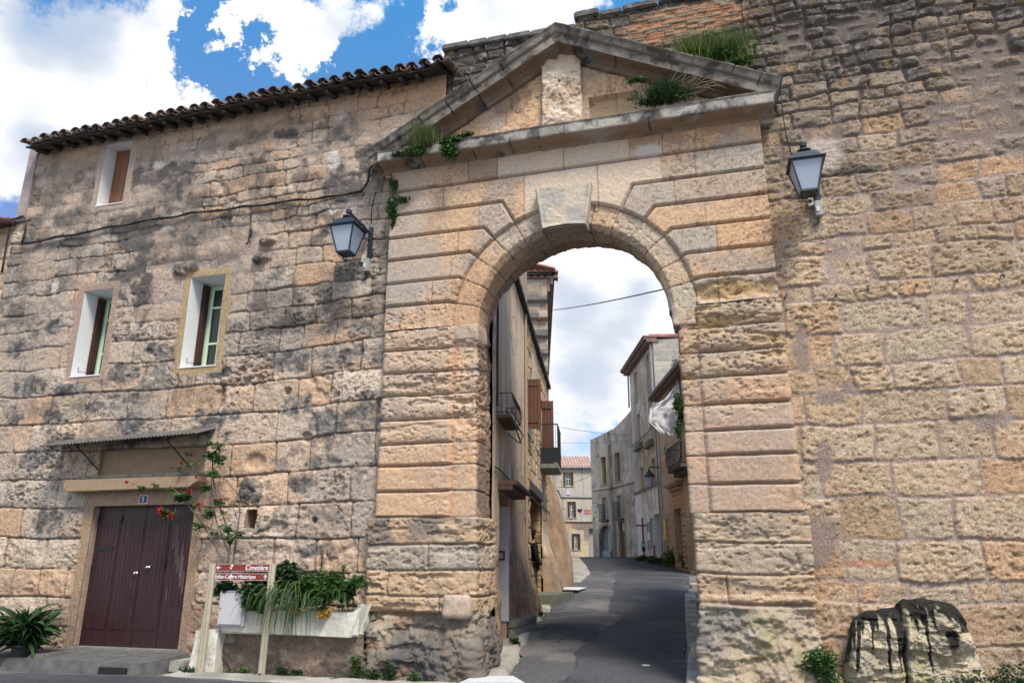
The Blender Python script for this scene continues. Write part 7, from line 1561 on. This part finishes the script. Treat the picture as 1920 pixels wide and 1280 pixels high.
def plants():
    # broad-leaved plant in a pot  by the left wall
    c = W(45, 1190, -.75); t = thing('potted_plant', 'broad-leaved dark plant in a black pot left of the maroon door', 'potted plant', (c[0], c[1], .1)); rg = np.random.RandomState(3)
    base = np.array([c[0], c[1], .42]); ro = []; di = []; le = []
    for i in range(330): a = rg.rand() * 6.28; e = rg.rand(); ro.append(base + rg.normal(size=3) * np.array([.10, .06, .07])); di.append((math.cos(a) * (1.1 - e * .6), math.sin(a) * (1.1 - e * .6) - .1, .25 + e * 1.3)); le.append(rg.uniform(.30, .62))
    blades('foliage', ro, di, le, .10, LEAF_D, t, 5, 1.3, 7)
    m = MB(); m.lathe((c[0] + .05, c[1], .0), [(.13, 0), (.17, .30), (.185, .31), (.185, .34), (.16, .34), (.15, .28)], 18); m.build('pot', plain('black_plastic_pot', (.02, .02, .022), .35), t, smooth=False)
    m = MB(); m.box(c[0] + .24, c[0] + .52, c[1] - .1, c[1] + .25, .0, .22); tag(m.build('stone_tub', CONC, t, bevel=.02))
    # pediment growth
    def tuft(name, px, py, Y, n, L0, wid, mat, label, spread=.9, up=1.0, droop=1.0, seed=1, rx=.1, extra=None):
        c = W(px, py, Y); o = thing(name, label, 'plant', tuple(c), 'plants rooted in the pediment'); rg = np.random.RandomState(seed)
        blades('foliage', [c + np.array([rg.normal() * rx, rg.normal() * .05, rg.normal() * .02]) for _ in range(n)], [(rg.normal() * spread, -abs(rg.normal()) * .4, up + rg.rand() * .6) for _ in range(n)], [L0 * rg.uniform(.5, 1.2) for _ in range(n)], wid, mat, o, seed, droop)
        if extra: 
            for (qx, qy, r, k, sz, mt) in extra: leaves('leaf_clump', cloud(W(qx, qy, Y - .06), r, k, seed + qx, 8, .45), sz, mt, o, seed + qy, .3, 1.1)
        return o
    tuft('wild_shrub', 793, 280, -.46, 950, .42, .010, LEAF_G, 'pale grey-green tuft on the left end of the pediment', .42, 1.0, .3, 2, .09, [(775, 284, (.30, .1, .11), 420, .06, LEAF_M), (750, 288, (.14, .06, .05), 120, .05, LEAF_M), (800, 262, (.16, .1, .14), 240, .05, LEAF_G)])
    c = W(850, 265, -.45); t = thing('trailing_plant', 'bright green plant trailing over the left part of the cornice', 'plant', tuple(c), 'plants rooted in the pediment')
    leaves('foliage', np.concatenate([cloud(W(855, 262, -.50), (.30, .1, .09), 520, 5, 9, .42), cloud(W(840, 283, -.60), (.19, .08, .21), 620, 6, 9, .45), cloud(W(872, 254, -.46), (.14, .08, .06), 150, 7, 5, .5)]), .06, LEAF_M, t, 8, .2, 1.0)
    o = tuft('wild_shrub', 1250, 192, -.46, 700, .36, .010, LEAF_D, 'straggly green shrub with dry twigs in the right half of the pediment', .8, .9, .6, 4, .17, [(1240, 168, (.28, .12, .20), 520, .055, LEAF_D), (1225, 190, (.20, .08, .08), 260, .06, LEAF_D), (1195, 150, (.16, .07, .06), 160, .055, LEAF_M), (1278, 176, (.22, .09, .10), 260, .055, LEAF_M)])
    m = MB(); rg = random.Random(9)
    for _ in range(26):
        p = W(rg.uniform(1225, 1290), rg.uniform(165, 190), -.45); a = rg.uniform(-.3, 1.0); L_ = rg.uniform(.3, .75); q = [p]; d = np.array([math.cos(a), -.15, math.sin(a) * .8])
        for i in range(5): d = d + np.array([rg.gauss(0, .25), rg.gauss(0, .1), rg.gauss(0, .25)]); q.append(q[-1] + d / np.linalg.norm(d) * L_ / 5)
        m.tube(q, [.008, .007, .006, .005, .004, .002], 4)
    m.build('dry_twig', DRY, o)
    tuft('wild_shrub', 1330, 118, -.30, 1100, .50, .011, LEAF_L, 'large feathery green plant on top of the right raking cornice', .38, 1.0, .35, 6, .30, [(1330, 104, (.48, .12, .18), 700, .06, LEAF_M), (1385, 118, (.26, .1, .14), 360, .055, LEAF_M), (1302, 98, (.24, .1, .14), 260, .06, LEAF_L), (1370, 88, (.12, .1, .16), 160, .06, LEAF_L)])
    c = W(738, 370, -.16); t = thing('ivy', 'small ivy strand hanging at the top left edge of the gate', 'ivy', tuple(c)); leaves('foliage', np.concatenate([cloud(W(738, 345, -.22), (.08, .05, .2), 200, 3, 8, .5), cloud(W(735, 385, -.22), (.14, .06, .26), 420, 4, 10, .45), cloud(W(758, 374, -.24), (.16, .04, .06), 120, 5, 6, .5), cloud(W(738, 420, -.2), (.05, .03, .16), 90, 6, 5, .5)]), .05, LEAF_M, t, 5, .2, 1.1)
    m = MB(); m.tube([W(740, 330, -.14), W(737, 370, -.15), W(739, 430, -.14)], .006, 5); m.build('vine', BARK, t)
    # weeds
    for i, (px, Y, r, h, n, lb) in enumerate([(1545, -.34, .24, .55, 700, 'bushy green weed at the right foot of the gate'), (1800, -.62, .42, .36, 600, 'low weeds in front of the tar-streaked block'), (1900, -.70, .28, .50, 520, 'bushy green weed at the bottom right corner'),
                                        (670, -.40, .10, .30, 200, 'weed growing up the rock right of the planter'), (700, -.55, .12, .16, 130, 'small weed at the foot of the rock under the left pier'), (730, -.58, .14, .26, 200, 'taller weed in front of the left pier rock'), (778, -.62, .10, .14, 110, 'weed right of the tallest one under the left pier'),
                                        (560, -.50, .10, .10, 90, 'low weed under the planter near the right sign post'), (530, -.45, .09, .12, 90, 'small clump under the middle of the planter'), (455, -.60, .16, .10, 130, 'weeds between the two sign posts'), (355, -.70, .16, .09, 120, 'low weeds left of the left sign post'), (495, -.70, .12, .06, 90, 'flat weeds at the base of the right sign post'), (625, -.72, .12, .06, 70, 'thin weeds on the pavement right of the planter')]):
        weed(px, 1250, Y, r, 100 + i, lb, [LEAF_M, LEAF_D, LEAF_D][i % 3], n, .042, h)
    for i, (px, py, r, h, n, lb) in enumerate([(940, 1195, .14, .36, 260, 'weed beside the near end of the concrete doorstep'), (968, 1215, .10, .10, 90, 'weed at the road edge below the doorstep'), (985, 1185, .10, .12, 90, 'weed at the road edge next to the doorstep'), (925, 1240, .09, .16, 110, 'weed at the inner corner of the left pier'), (1012, 1160, .10, .1, 70, 'weed in the gutter above the doorstep'), (1035, 1098, .14, .22, 90, 'weed at the base of the bulging column'),
                                               (1548, 1050, .1, .1, 1, '')][:6]):
        c = G(px, py); c = np.array([c[0], c[1], float(zg(c[1])) + .05]); weed(0, 0, c[1], r, 130 + i, lb, [LEAF_M, LEAF_D][i % 2], n, .05, h, False, 'weeds along the street', on=c)
    for i, (px, D, r, h, lb) in enumerate([(1262, 35, .7, .75, 'tall weeds between the two red bollards'), (1240, 37, .6, .35, 'low weeds behind the first red bollard'), (1205, 41, .5, .3, 'weeds at the corner of the whitewashed house'), (1290, 32.5, .45, .7, 'weeds beside the steps of the carved doorway'), (1222, 39, .3, .3, 'small weeds at the foot of the whitewashed wall')]):
        c = H(px, 1048, D); c = np.array([c[0], c[1], float(zg(c[1]))]); weed(0, 0, c[1], r, 150 + i, lb, [LEAF_L, LEAF_M][i % 2], 300, .13, h, False, 'weeds at the far pavement', on=c)
    # balcony greenery and cloth
    F4, b0, b1, zb = street.F4, street.b0, street.b1, street.zb
    c = H(1272, 770, 31.2); t = thing('balcony_shrub', 'dark green shrub growing over the right balcony', 'shrub', tuple(c)); leaves('foliage', np.concatenate([cloud(H(1269, 770, 31.2), (.32, .4, .85), 900, 3, 12, .4), cloud(H(1264, 735, 31.2), (.25, .3, .5), 300, 4, 8, .45), cloud(H(1268, 690, 31.2), (.2, .2, .4), 260, 5, 5, .5), cloud(H(1270, 760, 29.7), (.22, .15, .6), 420, 8, 8, .45), cloud(H(1272, 805, 29.8), (.18, .15, .4), 240, 9, 8, .45)]), .12, LEAF_M, t, 6, .3, 1.0)
    m = MB(); m.tube([H(1277, 880, 31.4), H(1276, 790, 31.3), H(1273, 700, 31.3)], .05, 6); m.build('trunk', BARK, t); 
    leaves('orange_flower', cloud(H(1270, 700, 31.0), (.1, .1, .12), 16, 6, 3, .5), .10, plain('orange_petals', (.6, .12, .01), .5), t, 3)
    tl = [(1266, 722), (1272, 716), (1275, 740), (1272, 790), (1266, 818)]; br = [(1262, 735), (1245, 750), (1219, 765), (1216, 795), (1240, 812)]
    n = 40; U = np.linspace(0, 1, n); outl_r = np.array([(1273, 716), (1274, 740), (1272, 770), (1268, 800), (1262, 818)]); outl_l = np.array([(1266, 722), (1246, 748), (1219, 764), (1216, 790), (1240, 812)])
    tt = np.linspace(0, 4, n); L_ = np.stack([np.interp(tt, range(5), outl_l[:, k]) for k in (0, 1)], 1); R_ = np.stack([np.interp(tt, range(5), outl_r[:, k]) for k in (0, 1)], 1)
    P = np.zeros((n, 30, 3))
    for i in range(n):
        for j in range(30):
            a = j / 29; q = L_[i] * (1 - a) + R_[i] * a; P[i, j] = H(q[0], q[1], 30.2 + .45 * (float(fbm(np.array([a * 1.6 + i * .02]), np.array([i / n * 2.2 - a]), 2.2, 3, 3)[0]) - .5) + .05 * math.sin(a * 9 + i * .12) + .10 * (float(fbm(np.array([a * 7.]), np.array([i / n * 8.]), 1.5, 3, 5)[0]) - .5))
    cl = thing('hanging_cloth', 'crumpled white cloth hanging from the right balcony', 'cloth', tuple(P[0, 15])); o = grid('sheet', P, np.broadcast_to(rgb(.52, .51, .53), P.shape), MP, cl); sm = o.modifiers.new('thick', 'SOLIDIFY'); sm.thickness = .01
    m = MB(); m.tube([H(1276, 716, 31.6), H(1262, 722, 30.2)], .02, 5); m.build('cloth_pole', IRON, cl)
plants()

def cables():
    def run(name, pts, r, label, ties=0, Y=-.07):
        P_ = []
        for a, b in zip(pts[:-1], pts[1:]):
            n = max(2, int(math.hypot(b[0] - a[0], b[1] - a[1]) / 14))
            for i in range(n): t = i / n; P_.append((a[0] + (b[0] - a[0]) * t, a[1] + (b[1] - a[1]) * t))
        P_.append(pts[-1]); q = [W(x, y + 1.2 * math.sin(i * 1.1), Y - .008 * math.sin(i * 1.7)) for i, (x, y) in enumerate(P_)]
        t = thing(name, label, 'cable', tuple(q[0])); m = MB(); m.tube(q, r, 7); m.tube([p + np.array([0, -.012, .014 * math.sin(i * 1.9)]) for i, p in enumerate(q)], r * .8, 6); m.build('cable_run', BLACK, t, smooth=True)
        if ties:
            m = MB()
            for i in range(2, len(q) - 1, ties): p = q[i]; m.tube([p + np.array([0, .06, .0]), p + np.array([0, -.03, .01]), p + np.array([.01, -.04, .045])], .008, 5)
            m.build('cable_tie', BLACK, t)
        return t
    run('wall_cable', [(40, 458), (120, 443), (240, 420), (360, 400), (470, 387), (560, 375), (640, 367), (678, 358), (690, 340), (692, 318), (703, 305)], .019, 'thick black cable running across the left house up to the cornice', 3)
    run('wall_cable', [(0, 422), (18, 411), (44, 407), (50, 412), (46, 440), (41, 457)], .015, 'black cable stepping around the corner of the left house')
    run('wall_cable', [(22, 412), (14, 450), (4, 510)], .016, 'black cable dropping down the far left edge')
    run('wall_cable', [(470, 388), (471, 410), (470, 432), (466, 452), (462, 458)], .008, 'thin cable hanging below the black cable in the middle of the house')
    run('wall_cable', [(705, 360), (697, 390), (697, 420)], .006, 'thin wire dropping to the left lantern')
    run('wall_cable', [(1464, 175), (1468, 215), (1474, 255), (1484, 290)], .008, 'thin wire from the cornice to the right lantern', Y=-.10)
    j = W(470, 436, -.09); m = MB(); m.lathe((j[0], j[1], j[2] - .08), [(.01, 0), (.028, .02), (.028, .12), (.01, .15)], 8); tag(m.build('cable_joint', BLACK), 'small black joint hanging on the thin cable', 'cable joint')
cables()

def platform():
    p = thing('door_platform', 'low concrete platform in front of the maroon door', 'platform', (-9.5, -.5, 0))
    m = MB(); m.hexa([(-12.2, -1.0, -.1), (-7.75, -1.0, -.1), (-7.72, -.02, -.1), (-12.2, -.02, -.1), (-12.2, -.95, .17), (-7.82, -.95, .17), (-7.76, -.02, .21), (-12.2, -.02, .21)]); m.build('slab', plain('dark_worn_concrete', (.095, .095, .095), .9, nscale=6, var=.4, bump=.01), p, bevel=.02)
    m = MB(); m.box(-8.45, -8.0, -1.02, -.98, .0, .12); m.build('drain_slot', DARK, p)
    m = MB(); m.box(-7.74, -7.5, -.5, -.02, .0, .16); m.build('side_step', CONC2, p, bevel=.02)
    # white line end painted on the road
    q = [G(888, 1276), G(962, 1276), G(985, 1290), G(860, 1290)]; m = MB(); m.add([(p[0], p[1], float(zg(p[1])) + .062) for p in q], [(0, 1, 2, 3)]); rm = m.build('road_marking', WHITEP); rm['kind'] = 'structure'
platform()
